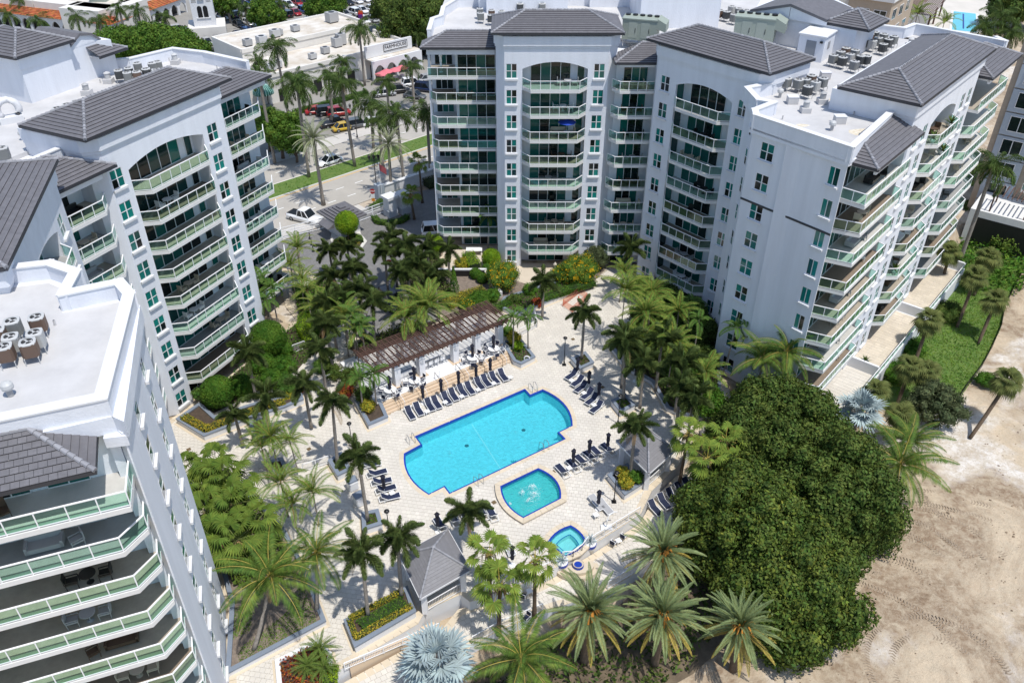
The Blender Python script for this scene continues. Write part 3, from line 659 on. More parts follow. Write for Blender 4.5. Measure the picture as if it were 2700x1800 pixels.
# ---------------------------------------------------------------- pools
def arcpts(a, b_, bulge, n=9):
    a = Vector((*a, 0)); b_ = Vector((*b_, 0)); d = b_ - a; nrm = Vector((d.y, -d.x, 0)).normalized(); out = []
    for i in range(1, n):
        t = i / n; out.append(tuple((a + d * t + nrm * bulge * (1 - (2 * t - 1) ** 2))[:2]))
    return out
pa, pb_ = (3.3, 70.7), (6.2, 64.7)
POOL = [(-10.6, 60.6), (-9.1, 61.9), (-9.8, 63.1), (1.4, 70.8), (1.95, 69.8), pa] + arcpts(pa, pb_, -.95) + [pb_, (4.8, 63.7), (5.4, 62.7), (-5.8, 55.1), (-6.35, 56.0), (-7.7, 55.0)] + arcpts((-7.7, 55.0), (-10.6, 60.6), -.75)
KIDS = [(-1.1, 55.9), (2.5, 58.3)] + arcpts((2.5, 58.3), (4.5, 54.3), -.75) + [(4.5, 54.3), (1.0, 51.9)] + arcpts((1.0, 51.9), (-1.1, 55.9), -.55)
SPA = [(5.2, 51.2)] + arcpts((5.2, 51.2), (6.5, 49.2), -.25, 5) + [(6.5, 49.2), (5.6, 48.2), (4.5, 47.6)] + [(3.1, 49.3)] + arcpts((3.1, 49.3), (5.2, 51.2), -.3, 5)
def water_mat(name, tint, bscale, bstr):
    m, nt, b = nodes_of(name); nt.nodes.remove(b); N = nt.nodes.new; Lk = nt.links.new
    tr = N("ShaderNodeBsdfTransparent"); tr.inputs[0].default_value = (*tint, 1); gl = N("ShaderNodeBsdfGlossy"); gl.inputs["Roughness"].default_value = .04
    df = N("ShaderNodeBsdfDiffuse"); df.inputs[0].default_value = (.03, .50, .62, 1)
    m0 = N("ShaderNodeMixShader"); m0.inputs[0].default_value = .22; mx = N("ShaderNodeMixShader"); tc = N("ShaderNodeTexCoord")
    n = N("ShaderNodeTexNoise"); n.inputs["Scale"].default_value = bscale; n.inputs["Detail"].default_value = 4; n.inputs["Distortion"].default_value = 1.2; Lk(tc.outputs["Object"], n.inputs["Vector"])
    bp = N("ShaderNodeBump"); bp.inputs["Strength"].default_value = bstr; bp.inputs["Distance"].default_value = .12; Lk(n.outputs[0], bp.inputs["Height"])
    Lk(bp.outputs[0], gl.inputs["Normal"]); fr = schlick(nt, .025, bp.outputs[0]); Lk(bp.outputs[0], df.inputs["Normal"])
    Lk(tr.outputs[0], m0.inputs[1]); Lk(df.outputs[0], m0.inputs[2])
    Lk(fr, mx.inputs[0]); Lk(m0.outputs[0], mx.inputs[1]); Lk(gl.outputs[0], mx.inputs[2]); Lk(mx.outputs[0], nt.nodes["Material Output"].inputs[0]); return m
WATER = water_mat("pool_water", (.50, .91, .95), 3.4, 1.0); WATERK = water_mat("wading_pool_water", (.45, .88, .86), 2.6, 1.6); WATERS = water_mat("spa_water", (.62, .93, .93), 2.4, .7)
PLAST = mat("pool_plaster", (.42, .80, .86), .7, var=.22, vscale=3.2); PLASTK = mat("wading_plaster", (.36, .70, .68), .7, var=.2, vscale=2.5); PLASTS = mat("spa_plaster", (.60, .80, .78), .7, var=.1, vscale=2)  # pool_plaster mottling paints rippling light on the pool floor into the colour
BTILE = mat("cobalt_pool_tile", (.012, .045, .33), .25, jit=.1); LANE = mat("white_lane_tile", (.78, .82, .82), .5)
FD = Frame(-13.0, 66.4, 54.6)
def pool(name, label, poly, depth, wz, wm, pm, cope=.42, band=.16, top=.0):
    t = thing(name, label, "pool", (*[sum(p[i] for p in poly) / len(poly) for i in (0, 1)], top)); P0 = t.location.copy()
    poly = ccw(poly); n = len(poly)
    loc = lambda p: (p[0] - P0.x, p[1] - P0.y)
    L = [loc(p) for p in poly]; Li = [loc(p) for p in offset(poly, -band)]; Lo = [loc(p) for p in offset(poly, cope)]
    bas = MB()
    for i in range(n): j = (i + 1) % n; bas.poly([(*Li[i], -.30), (*Li[i], -depth), (*Li[j], -depth), (*Li[j], -.30)])
    link("basin_wall", bas.mesh("basin_wall", pm), t)
    sheet("basin_floor", Li, -depth, pm, kind=None, parent=t)
    tb = MB()
    for i in range(n):
        j = (i + 1) % n; tb.poly([(*L[i], .012), (*L[j], .012), (*Li[j], -.005), (*Li[i], -.005)][::-1] if 0 else [(*L[j], .012), (*L[i], .012), (*Li[i], -.005), (*Li[j], -.005)])
        tb.poly([(*Li[i], -.005), (*Li[i], -.31), (*Li[j], -.31), (*Li[j], -.005)])
    link("tile_band", tb.mesh("tile_band", BTILE), t)
    for i in range(n):                      # coping stones
        j = (i + 1) % n; a, b_ = Vector((*L[i], 0)), Vector((*L[j], 0)); ao, bo = Vector((*Lo[i], 0)), Vector((*Lo[j], 0)); q = max(1, round((b_ - a).length / .62))
        for s_ in range(q):
            t0, t1 = s_ / q + .008 / max(.1, (b_ - a).length), (s_ + 1) / q - .008 / max(.1, (b_ - a).length)
            p = [a.lerp(b_, t0), a.lerp(b_, t1), ao.lerp(bo, t1), ao.lerp(bo, t0)]
            link("coping_stone", MB().prism([(v.x, v.y) for v in p], -.12, .035).mesh("coping_stone", COPE), t)
    sheet("water", Li, wz, wm, kind=None, parent=t)
    return t, P0
pt, P0 = pool("swimming_pool", "large turquoise swimming pool with cobalt tile edge and notched corners", POOL, 1.35, -.13, WATER, PLAST)
def onpool(x, y, z=0.0): v = FD.w(x, y, z); return v - P0
la, lb = g(1243, 1092), g(1328, 1222)
ml = MB().bar(Vector((la.x, la.y, -1.34)) - P0 * Vector((1, 1, 0)) if 0 else Vector((la.x - P0.x, la.y - P0.y, -1.335)), Vector((lb.x - P0.x, lb.y - P0.y, -1.335)), .12, .01)
link("lane_line", ml.mesh("lane_line", LANE), pt)
for x_, y_ in ((-4.6, 63.2), (1.2, 65.6)): link("floor_drain", MB().lathe([(.22, -1.345), (.22, -1.335), (.02, -1.335)], 14, x_ - P0.x, y_ - P0.y).mesh("floor_drain", GUTTER), pt)
# entry steps at the near right corner, under water
for i in range(3):
    a = Vector((4.9 - P0.x, 62.75 - P0.y, 0)); u = Vector((-.828, -.561, 0)); v = Vector((-.561, .828, 0))
    q = [a + v * .15, a + u * 5.2 + v * .15, a + u * 5.2 + v * (.5 + .35 * (2 - i)), a + v * (.5 + .35 * (2 - i))]
    link("pool_step", MB().prism([(p.x, p.y) for p in q], -1.34, -1.05 + .28 * i).mesh("pool_step", PLAST), pt)
kt, K0 = pool("wading_pool", "small fan-shaped wading pool with bubbling water beside the large pool", KIDS, .6, -.10, WATERK, PLASTK, cope=.5, top=.25)
link("plinth", MB().prism([(p[0] - K0.x, p[1] - K0.y) for p in offset(KIDS, .46)], -.27, -.125).mesh("plinth", COPE), kt) if 0 else None
kp = MB(); ko = ccw(offset(KIDS, .44)); ki = ccw(offset(KIDS, .0))
for i in range(len(ko)):
    j = (i + 1) % len(ko); kp.poly([(ko[i][0] - K0.x, ko[i][1] - K0.y, -.25), (ko[j][0] - K0.x, ko[j][1] - K0.y, -.25), (ko[j][0] - K0.x, ko[j][1] - K0.y, -.1), (ko[i][0] - K0.x, ko[i][1] - K0.y, -.1)])
link("raised_edge", kp.mesh("raised_edge", BTILE), kt)
FOAM = mat("foam", (.86, .92, .92), .5)
fo = MB()
for cx, cy, r_, n_ in ((1.95, 55.9, .30, 150), (2.1, 55.0, .38, 190), (.95, 55.2, .22, 90), (1.55, 54.2, .2, 80), (-.2, 53.7, .13, 50)):
    for i in range(n_):
        a = random.uniform(0, 6.28); d = abs(random.gauss(0, r_)); z = -.10 + max(0, .28 - d) * random.uniform(.1, 1.0); s_ = random.uniform(.012, .04)
        x = cx + math.cos(a) * d - K0.x; y = cy + math.sin(a) * d - K0.y; k = len(fo.v)
        fo.v += [(x + s_, y, z), (x - s_ * .5, y + s_, z), (x - s_ * .5, y - s_, z), (x, y, z + s_ * 1.4)]; fo.f += [(k, k + 1, k + 3), (k + 1, k + 2, k + 3), (k + 2, k, k + 3)]
tag(link("foam", fo.mesh("foam", FOAM), kt), kind="stuff")
st_, S0 = pool("hot_tub", "pale round-fronted spa with overflow bowl at the deck edge", SPA, .9, -.10, WATERS, PLASTS, cope=.5, band=.16, top=.12)
so = offset(SPA, -.55); link("bench", MB().prism([(p[0] - S0.x, p[1] - S0.y) for p in offset(SPA, -.14)], -.89, -.5).mesh("spa_bench", PLASTS), st_) if 0 else None
bi = offset(SPA, -.62); bn = MB(); bo_ = ccw(offset(SPA, -.15)); bi = ccw(bi)
for i in range(len(bo_)):
    j = (i + 1) % len(bo_); L2 = lambda p: (p[0] - S0.x, p[1] - S0.y)
    bn.poly([(*L2(bo_[i]), -.42), (*L2(bo_[j]), -.42), (*L2(bi[j]), -.42), (*L2(bi[i]), -.42)]); bn.poly([(*L2(bi[i]), -.42), (*L2(bi[j]), -.42), (*L2(bi[j]), -.89), (*L2(bi[i]), -.89)])
link("bench", bn.mesh("spa_bench", PLASTS), st_)
be = MB()
for i in range(len(bi)):
    j = (i + 1) % len(bi); be.bar((*L2(bi[i]), -.415), (*L2(bi[j]), -.415), .07, .02)
link("bench_edge", be.mesh("bench_edge", BTILE), st_)
# overflow front of the spa, stepped below the deck
ov = MB(); ovc = Vector((5.5 - S0.x, 47.2 - S0.y))
ov.prism([(x, y) for x, y in [(ovc.x + 1.9 * math.cos(t) , ovc.y + 1.3 * math.sin(t)) for t in [R(a) for a in range(200, 381, 15)]]], -1.1, -.75)
ov.prism([(ovc.x + 1.5 * math.cos(t), ovc.y + 1.0 * math.sin(t)) for t in [R(a) for a in range(200, 381, 15)]], -.76, -.4)
link("overflow_step", ov.mesh("overflow_step", COPE), st_)
link("overflow_bowl", MB().lathe([(.35, -.42), (.42, -.2), (.48, -.12), (.40, -.12), (.3, -.3)], 14, ovc.x + .1, ovc.y - .2).mesh("overflow_bowl", COPE, True), st_)
link("overflow_tile", MB().lathe([(.49, -.40), (.50, -.40), (.50, -.22), (.49, -.22)], 14, ovc.x + .1, ovc.y - .2).mesh("overflow_tile", BTILE), st_)
# ---------------------------------------------------------------- pool deck
pool_holes = [offset(POOL, .2), offset(KIDS, .2), offset(SPA, .2)]
dk_ = sheet("pool_deck", DECK, .0, GROUT, holes_=[ccw(h)[::-1] for h in pool_holes])
wl_ = MB(); DC = ccw(DECK)
for i in range(len(DC)):
    j = (i + 1) % len(DC); a, b_ = DC[i], DC[j]; wl_.poly([(*a, -2.5), (*b_, -2.5), (*b_, -.004), (*a, -.004)])
link("retaining_wall", wl_.mesh("retaining_wall", TRIM), dk_)
def border(parent, poly, w, z, m, seg=.7):
    P = ccw(poly); Q = offset(P, -w); mb = MB(); n = len(P)
    for i in range(n):
        j = (i + 1) % n; a, b_ = Vector((*P[i], 0)), Vector((*P[j], 0)); c, d = Vector((*Q[i], 0)), Vector((*Q[j], 0)); k = max(1, round((b_ - a).length / seg))
        for q in range(k):
            t0, t1 = q / k + .004, (q + 1) / k - .004; mb.prism([tuple(v[:2]) for v in (a.lerp(b_, t0), a.lerp(b_, t1), c.lerp(d, t1), c.lerp(d, t0))], z, z + .036)
    tag(link("border_stones", mb.mesh("border_stones", m), parent), kind="stuff")
def pave(parent, polys, excl, fr, s, z, m, nobj=300, gap=.02, key=None, bond=True, hgt=.03):
    near = []; cells = []
    xs = [p for q in polys for p in q]; lo = [fr.l(*p[:2]) for p in xs]
    x0, x1 = min(p[0] for p in lo), max(p[0] for p in lo); y0, y1 = min(p[1] for p in lo), max(p[1] for p in lo)
    j = 0; y = y0
    while y < y1:
        x = x0 + (s * .5 if (bond and j % 2) else 0)
        while x < x1:
            c = fr.w(x + s / 2, y + s / 2)
            if any(inside(c, q) for q in polys) and not any(inside(c, e) for e in excl) and all(any(inside(fr.w(x + u, y + v), q) for q in polys) for u, v in ((0, 0), (s, 0), (s, s), (0, s))): cells.append((x, y, c))
            x += s
        y += s; j += 1
    cells.sort(key=lambda t: t[2].y if key is None else key(t[2]))
    vis = [c for c in cells if abs(c[2].x) < .6 * c[2].y + 4 and c[2].y > 24]
    pick = set(id(c) for c in vis[:nobj])
    me = MB().box(gap / 2, s - gap / 2, gap / 2, s - gap / 2, 0, hgt).mesh("paver", m); rest = MB()
    for c in cells:
        if id(c) in pick: link("paver", me, parent, fr.w(c[0], c[1], z + random.uniform(-.003, .003)), fr.rz)
        else:
            k = len(rest.v); zz = z + hgt + random.uniform(-.003, .003); a, b_ = gap / 2, s - gap / 2
            q = [fr.w(c[0] + u, c[1] + v) for u, v in ((a, a), (b_, a), (b_, b_), (a, b_))]
            rest.v += [(p.x, p.y, zz) for p in q] + [(p.x, p.y, z - .004) for p in q]
            rest.f += [(k, k + 1, k + 2, k + 3), (k, k + 4, k + 5, k + 1), (k + 1, k + 5, k + 6, k + 2), (k + 2, k + 6, k + 7, k + 3), (k + 3, k + 7, k + 4, k)]
    tag(link("paving", rest.mesh("paving", m), parent), kind="stuff")
EXB = [W2(FD, (0, 0), (17.2, 0), (17.2, 12), (0, 12)), [tuple(FL.w(*p)[:2]) for p in ((-8, 0), (25, 0), (25, 20), (-8, 20))]]
gar = [(-13, 100), (-13.5, 88), (-9, 84.2), (2.2, 86.6), (10.4, 92.4), (13.2, 97.4), (-2, 98)]
pave(dk_, [DECK], [offset(POOL, .2), offset(KIDS, .25), offset(SPA, .25), gar] + EXB, Frame(0, 60, 54.6 + 45), .42, .002, PAVER, key=lambda c: c.y + abs(c.x + 6) * .6)
border(dk_, DECK, .62, .002, COPE)
# ---------------------------------------------------------------- lower terrace
LT = [(-13.2, 30), (-13.2, 36.2), (-12.4, 36.8), (-5.6, 41.3), (-4.4, 43.2), (.9, 44.8), (3.4, 46.3), (7.1, 49.0), (11.6, 52.5), (13.2, 55.4), (15.8, 58.5), (19.5, 60.5), (18.8, 57.0), (14.5, 50.5), (11.4, 47.5), (8.0, 45.1), (2.5, 42.9), (-1.0, 41.2), (-3.2, 39.8), (-4.5, 37), (-5.2, 30)]
lt = sheet("lower_terrace", LT, -1.1, GROUT)
w2 = MB(); LC = ccw(LT)
for i in range(len(LC)):
    j = (i + 1) % len(LC); a, b_ = LC[i], LC[j]; w2.poly([(*a, -2.5), (*b_, -2.5), (*b_, -1.104), (*a, -1.104)])
link("retaining_wall", w2.mesh("retaining_wall", TRIM), lt)
pave(lt, [LT], [], Frame(0, 40, 60), .45, -1.098, PAVER)
border(lt, LT, .62, -1.098, COPE)
# ---------------------------------------------------------------- steps and pergola platform
ps = thing("pergola_terrace", "raised white terrace with tan steps under the pergola", "terrace", FD.w(0, 0), FD.rz)
for i in range(4):
    for q in range(12):
        link("step_slab", MB().box(q * 1.4 + .008, (q + 1) * 1.4 - .008, i * .36, i * .36 + .42, .15 * i, .15 * (i + 1)).mesh("step_slab", STEP), ps)
link("floor", MB().box(-.2, 17.0, 1.5, 10.5, -.1, .612).mesh("platform", PLAT), ps)
# terrace slabs of the right wing
for i, (u0, u1) in enumerate(((1.0, 11.5), (12.0, 26.5), (27.0, 41.5))):
    tr_ = thing("garden_terrace", ["nearest walled garden terrace below the right wing, with a blue pot", "middle walled garden terrace below the right wing", "farthest walled garden terrace below the right wing"][i], "terrace", FR3.w(u0, 0), FR3.rz, group="ground floor terraces of the right wing")
    L_ = u1 - u0
    link("base", MB().box(0, L_, -4.75, .7, -2.6, -.03).mesh("terrace_base", TRIM), tr_)
    fl = MB()
    for a in range(int(L_ / .55)):
        for c in range(9): fl.box(a * .55 + .01, a * .55 + .54, -4.7 + c * .6 + .01, -4.7 + c * .6 + .59, -.03, .0 + random.uniform(0, .006))
    tag(link("floor", fl.mesh("terrace_floor", PAVER if i == 0 else TERR), tr_), kind="stuff")
    link("front_wall", MB().box(-.3, L_ + .3, -4.98, -4.76, -2.6, .35).mesh("front_wall", TRIM), tr_)
    link("side_wall", MB().box(L_, L_ + .3, -4.75, -.9, -2.6, 1.25).mesh("side_wall", TRIM), tr_)
    rb_ = MB(); rb_.bar((-.2, -4.87, 1.2), (L_ + .2, -4.87, 1.2), .08, .06)
    nn = int(L_ / 1.3)
    for q in range(nn + 1): rb_.bar((q * L_ / nn, -4.87, .35), (q * L_ / nn, -4.87, 1.18), .06)
    link("railing", rb_.mesh("terrace_railing", RAIL), tr_)
    for q in range(nn): link("glass_panel", pane_mesh(L_ / nn - .08, .74, BGLASS), tr_, ((q + .5) * L_ / nn, -4.87, .4))
# ---------------------------------------------------------------- pergola
BROWN = mat("red_brown_timber", (.115, .062, .047), .7, jit=.15, var=.2, vscale=3)
STUC = mat("column_stucco", (.78, .78, .80), .8, bump=.2, bscale=8)
pg = thing("pergola", "long red-brown slatted pergola on white square columns behind the pool", "pergola", FD.w(0, 0, .612), FD.rz)
for x in (3.1, 6.1, 10.4, 13.3, 16.4):
    for y in (3.2, 6.7):
        c = link("column", MB().box(-.35, .35, -.35, .35, 0, 2.55).mesh("pergola_column", STUC), pg, (x, y, 0))
        link("base", MB().box(-.62, .62, -.62, .62, 0.004, .03).mesh("column_base", STEP), c); link("cap", MB().box(-.40, .40, -.40, .40, 2.55, 2.62).mesh("column_cap", CAPB), c)
        if y < 4 and x in (6.1, 10.4): link("wall_clock", MB().tube([(.0, -.36, 2.0), (0, -.44, 2.0)], [.28, .26], 14).mesh("wall_clock", TRIM), c)
link("column", MB().box(-.3, .3, -.3, .3, 0, 2.55).mesh("pergola_column", STUC), pg, (1.2, 6.7, 0))
for y in (3.0, 3.38, 6.52, 6.88): link("beam", MB().box(.4, 17.7, y - .05, y + .05, 2.64, 2.86).mesh("pergola_beam", BROWN), pg)
rf = MB().box(-.045, .045, 2.35, 7.65, 2.864, 3.02).mesh("rafter", BROWN)
for i in range(29): link("rafter", rf, pg, (.7 + i * .6, 0, 0))
sl = MB().box(.3, 17.8, -.03, .03, 3.024, 3.085).mesh("slat", BROWN)
for i in range(20): link("slat", sl, pg, (0, 2.5 + i * .265, 0))
# ---------------------------------------------------------------- planters
def planter(label, pts, h, wall=.28, z0=0.0, cap=CAPB, name="planter", group="raised planters on the pool deck", soil=None):
    pts = ccw([tuple(p[:2]) for p in pts]); c = (sum(p[0] for p in pts) / len(pts), sum(p[1] for p in pts) / len(pts))
    t = thing(name, label, "planter", (*c, z0), group=group); L = [(p[0] - c[0], p[1] - c[1]) for p in pts]
    Li = offset(L, -wall); Lo = offset(L, .05); n = len(L); m = MB(); cp = MB(); Lii = offset(L, -wall - .04)
    for i in range(n):
        j = (i + 1) % n; m.poly([(*L[i], -.02), (*L[j], -.02), (*L[j], h - .1), (*L[i], h - .1)]); m.poly([(*Li[j], .0), (*Li[i], .0), (*Li[i], h - .1), (*Li[j], h - .1)])
        cp.poly([(*Lo[i], h), (*Lo[j], h), (*Lii[j], h), (*Lii[i], h)]); cp.poly([(*Lo[i], h - .14), (*Lo[j], h - .14), (*Lo[j], h), (*Lo[i], h)]); cp.poly([(*Lii[j], h - .14), (*Lii[i], h - .14), (*Lii[i], h), (*Lii[j], h)])
    link("wall", m.mesh("planter_wall", TRIM), t); link("cap", cp.mesh("planter_cap", cap), t)
    sheet("soil", Li, h - .16, soil or SOIL, kind=None, parent=t)
    base = MB(); Lb = offset(L, .28)
    for i in range(n):
        j = (i + 1) % n; base.poly([(*Lb[i], .042), (*Lb[j], .042), (*L[j], .042), (*L[i], .042)])
    link("border_stones", base.mesh("border_stones", COPE), t)
    return t
PL_A = [(-1.2, 78.7), (.2, 75.0), (1.0, 74.4), (2.6, 75.8), (.8, 79.8)]; PL_B = [(-16.5, 68.1), (-14.5, 64.1), (-12.7, 65.4), (-13.9, 68.3)]
PL_1 = [(6.6, 75.4), (7.5, 73.4), (9.1, 74.6), (8.3, 76.6)]; PL_2 = [(10.4, 67.9), (11.2, 66.0), (12.8, 67.2), (12.0, 69.0)]
PL_G = [(9.0, 56.9), (10.3, 54.3), (12.3, 55.9), (11.0, 58.4)]; PL_5 = [(-13.4, 52.1), (-13.0, 50.1), (-11.4, 50.8), (-12.0, 52.5)]
PL_4 = [tuple(g(*p, .8)[:2]) for p in ((865, 1212), (890, 1252), (925, 1235), (900, 1190))]
PL_L = [(-13.1, 40.8), (-11.9, 38.4), (-7.6, 41.6), (-8.5, 44.0)]
PL_LB = [(-34.2, 65.0), (-30.6, 62.4), (-26.6, 65.3), (-23.6, 66.9), (-21.9, 68.2), (-22.4, 69.4), (-27.2, 67.4), (-30.4, 65.4), (-32.6, 67.6)]
planter("planter with two slim palms at the right end of the pergola", PL_A, .7); planter("planter with two slim palms at the left end of the pergola steps", PL_B, .7)
planter("square planter with a single foxtail palm beside the lamp post behind the pool", PL_1, .8); planter("square planter of bright grass with a palm, right of the navy loungers", PL_2, .8)
planter("planter with yellow shrubs in front of the right gazebo", PL_G, .8); planter("square planter of mown grass below the left loungers", PL_5, .8)
planter("square planter with a palm left of the pool", PL_4, .8); planter("long planter with croton hedge and two palms beside the near gazebo", PL_L, .85)
planter("angular planter with a golden hedge below the left building", PL_LB, .75)
planter("square planter under the feathery palms on the left of the deck", [tuple(g(*p, .7)[:2]) for p in ((700, 1215), (730, 1260), (760, 1240), (745, 1205))], .7)
planter("small square planter with a leaning palm below the golden hedge", [tuple(g(*p, .7)[:2]) for p in ((655, 1110), (668, 1150), (705, 1135), (695, 1100))], .7)
PL_BED = [(-22.5, 42.6), (-21.1, 36.3), (-14.6, 40.9), (-17.2, 46.0), (-20, 50.5), (-24.5, 55), (-28, 53.5), (-24.2, 46)]
planter("walled garden bed of lawn and fan palms beside the near left building", PL_BED, .6, soil=MULCH)
PL_RB = [tuple(g(*p, .8)[:2]) for p in ((1840, 1098), (1905, 1075), (1900, 1000), (1890, 860), (1870, 800), (1780, 740), (1700, 790), (1660, 870), (1605, 900), (1650, 960), (1720, 1000), (1760, 1070))]
planter("curved bed of tall palms along the corner tower", PL_RB, .6)
PL_MB = [(2.6, 86.2), (10.6, 92.0), (9.5, 94.2), (4, 91.5), (-1.0, 88.6), (-1.6, 86.5), (.4, 84.6)]
planter("raised flower bed in front of the middle tower patios", PL_MB, .6)
PL_BOT = [(-17.8, 37.6), (-14.9, 39.4), (-13.7, 38.2), (-12.6, 33.5), (-15.6, 30.5)]
planter("bed of red crotons and cycads beside the lowest walkway", PL_BOT, .35, cap=TRIM)
# ---------------------------------------------------------------- railings of slim white balusters
def railing(label, pts, z, h=1.0, sp=.13, post=1.6, m=None, name="railing", group="white railings round the pool deck"):
    pts = [Vector((*p[:2], p[2] if len(p) > 2 else z)) for p in pts]; o0 = pts[0].copy(); t = thing(name, label, "railing", o0, group=group)
    rb = MB(); bal = MB()
    for a, b_ in zip(pts[:-1], pts[1:]):
        a = a - o0; b_ = b_ - o0; L = (b_ - a).length; up = Vector((0, 0, h)); rb.bar(a + up, b_ + up, .06, .05); rb.bar(a + Vector((0, 0, .12)), b_ + Vector((0, 0, .12)), .04, .04)
        n = max(1, round(L / post))
        for q in range(n + 1): p = a.lerp(b_, q / n); rb.bar(p, p + up, .055)
        n = max(1, round(L / sp))
        for q in range(n): p = a.lerp(b_, (q + .5) / n); bal.bar(p + Vector((0, 0, .12)), p + up, .022)
    link("rails", rb.mesh("rails", m or RAIL), t); tag(link("balusters", bal.mesh("balusters", m or RAIL), t), kind="stuff"); return t
railing("white railing along the deck edge right of the spa", [(6.9, 49.1), (11.5, 52.55)], .03)
railing("white railing left of the spa above the lower terrace", [(.2, 44.65), (3.5, 46.5)], .03)
railing("curved railing over the spa overflow", [(4.3, 47.5), (5.2, 47.6), (6.0, 48.3), (6.6, 49.2)], .0, h=.9, sp=.3)
railing("outer terrace railing behind the date palms", [(8.0, 45.2), (11.3, 47.5), (14.3, 50.6)], -1.07); railing("outer terrace railing beside the fan palms", [(-3.1, 39.9), (-1.0, 41.3), (2.5, 43.0)], -1.07)
railing("white railing down the ramp below the long planter", [(-12.5, 37.0, -.05), (-5.8, 41.2, -1.0)], -.5, h=.85)
railing("white fence at the head of the left deck by the walkway gate", [(-21.2, 70.9), (-17.3, 73.6)], .03, h=1.1); railing("short white gate leaf at the left walkway", [(-22.3, 71.5), (-21.9, 70.2)], .03, h=1.2)
railing("white garden gate across the left walkway", [(-25.0, 77.3), (-23.8, 78.2)], .03, h=1.1)
railing("white railing behind the left deck near the square planter", [tuple(g(800, 1245)[:2]), tuple(g(868, 1222)[:2])], .03, h=1.0)
railing("white handrail fence in the palms on the left deck", [tuple(g(710, 1335)[:2]), tuple(g(775, 1310)[:2])], .03, h=1.0)
railing("white railing beside the pergola patio at the flower bed", [(.9, 80.8), (3.0, 82.6), (2.6, 86.2)], .03, h=1.0)
# ramp of tan concrete
rmp = MB(); q = [(-12.3, 38.2), (-6.3, 42.0), (-5.9, 41.35), (-12.2, 37.25)]
rmp.prism(q, -2.4, [-.0, -1.0, -1.0, -.0] if 0 else [.012, -1.07, -1.07, .012]); tag(link("ramp", rmp.mesh("ramp", STEP)), kind="structure")
# ---------------------------------------------------------------- gazebos
ROOFG = TILE
def gazebo(label, pts, ze, za, zf, group="grey roofed gazebos on the deck"):
    pts = ccw([tuple(p[:2]) for p in pts]); c = Vector((sum(p[0] for p in pts) / 4, sum(p[1] for p in pts) / 4, 0))
    t = thing("gazebo", label, "gazebo", (c.x, c.y, zf), group=group); L = [Vector((p[0] - c.x, p[1] - c.y, 0)) for p in pts]
    ez = ze - zf; az = za - zf; ap = Vector((0, 0, az)); rfm = MB()
    Lo = L
    for i in range(4): j = (i + 1) % 4; rfm.bar(Lo[i] + Vector((0, 0, ez - .07)), Lo[j] + Vector((0, 0, ez - .07)), .1, .16)
    ro = link("roof", rfm.mesh("gazebo_eave", TRIM), t); n = 12
    for i in range(4):
        a = Lo[i] + Vector((0, 0, ez)); b_ = Lo[(i + 1) % 4] + Vector((0, 0, ez))
        for k in range(n):
            s0, s1 = k / n, min(1, (k + 1) / n + .01); up = Vector((0, 0, .035)); m = MB()
            p = [a.lerp(ap, s0), b_.lerp(ap, s0), b_.lerp(ap, s1), a.lerp(ap, s1)]
            m.poly([p[0] + up, p[1] + up, p[2] + up * .1, p[3] + up * .1]); m.poly([p[0] - up * .5, p[1] - up * .5, p[1] + up, p[0] + up])
            link("tile_course", m.mesh("tile_course", GTILE), ro)
        q = MB(); d = (ap - a) / 11
        for s_ in range(11): q.tube([a + d * s_ + Vector((0, 0, .05)), a + d * (s_ + 1.05) + Vector((0, 0, .04))], [.11, .085], 8)
        link("ridge_cap", q.mesh("ridge_cap", CAP), ro)
    link("finial", MB().lathe([(.16, az), (.18, az + .1), (.02, az + .22)], 10).mesh("finial", CAP), ro)
    Li = [p * .78 for p in L]
    for p in Li: link("column", MB().box(p.x - .22, p.x + .22, p.y - .22, p.y + .22, 0, ez - .05).mesh("gazebo_column", STUC), t)
    for i in range(4):
        a, b_ = Li[i], Li[(i + 1) % 4]; rl = MB()
        if i == 3 and False: continue
        if i in (0, 1):
            rl.bar(a + Vector((0, 0, 1.0)), b_ + Vector((0, 0, 1.0)), .06); rl.bar(a + Vector((0, 0, .15)), b_ + Vector((0, 0, .15)), .05); nn = int((b_ - a).length / .14)
            for s_ in range(1, nn): pp = a.lerp(b_, s_ / nn); rl.bar(pp + Vector((0, 0, .15)), pp + Vector((0, 0, 1.0)), .025)
            link("railing", rl.mesh("gazebo_railing", RAIL), t)
    return t
GTILE = mat("gazebo_grey_tile", (.21, .205, .215), .65, jit=.08, var=.12, vscale=3, bump=.15, bscale=25)
gazebo("near gazebo with grey hipped roof beside the long planter", [(-7.1, 41.3), (-3.3, 44.1), (-5.4, 48.4), (-9.2, 45.6)], 2.7, 4.5, .03)
gazebo("gazebo with grey hipped roof at the right edge of the deck", [(12.4, 55.0), (15.4, 58.2), (12.9, 61.6), (9.9, 59.4)], 2.7, 4.5, .03)
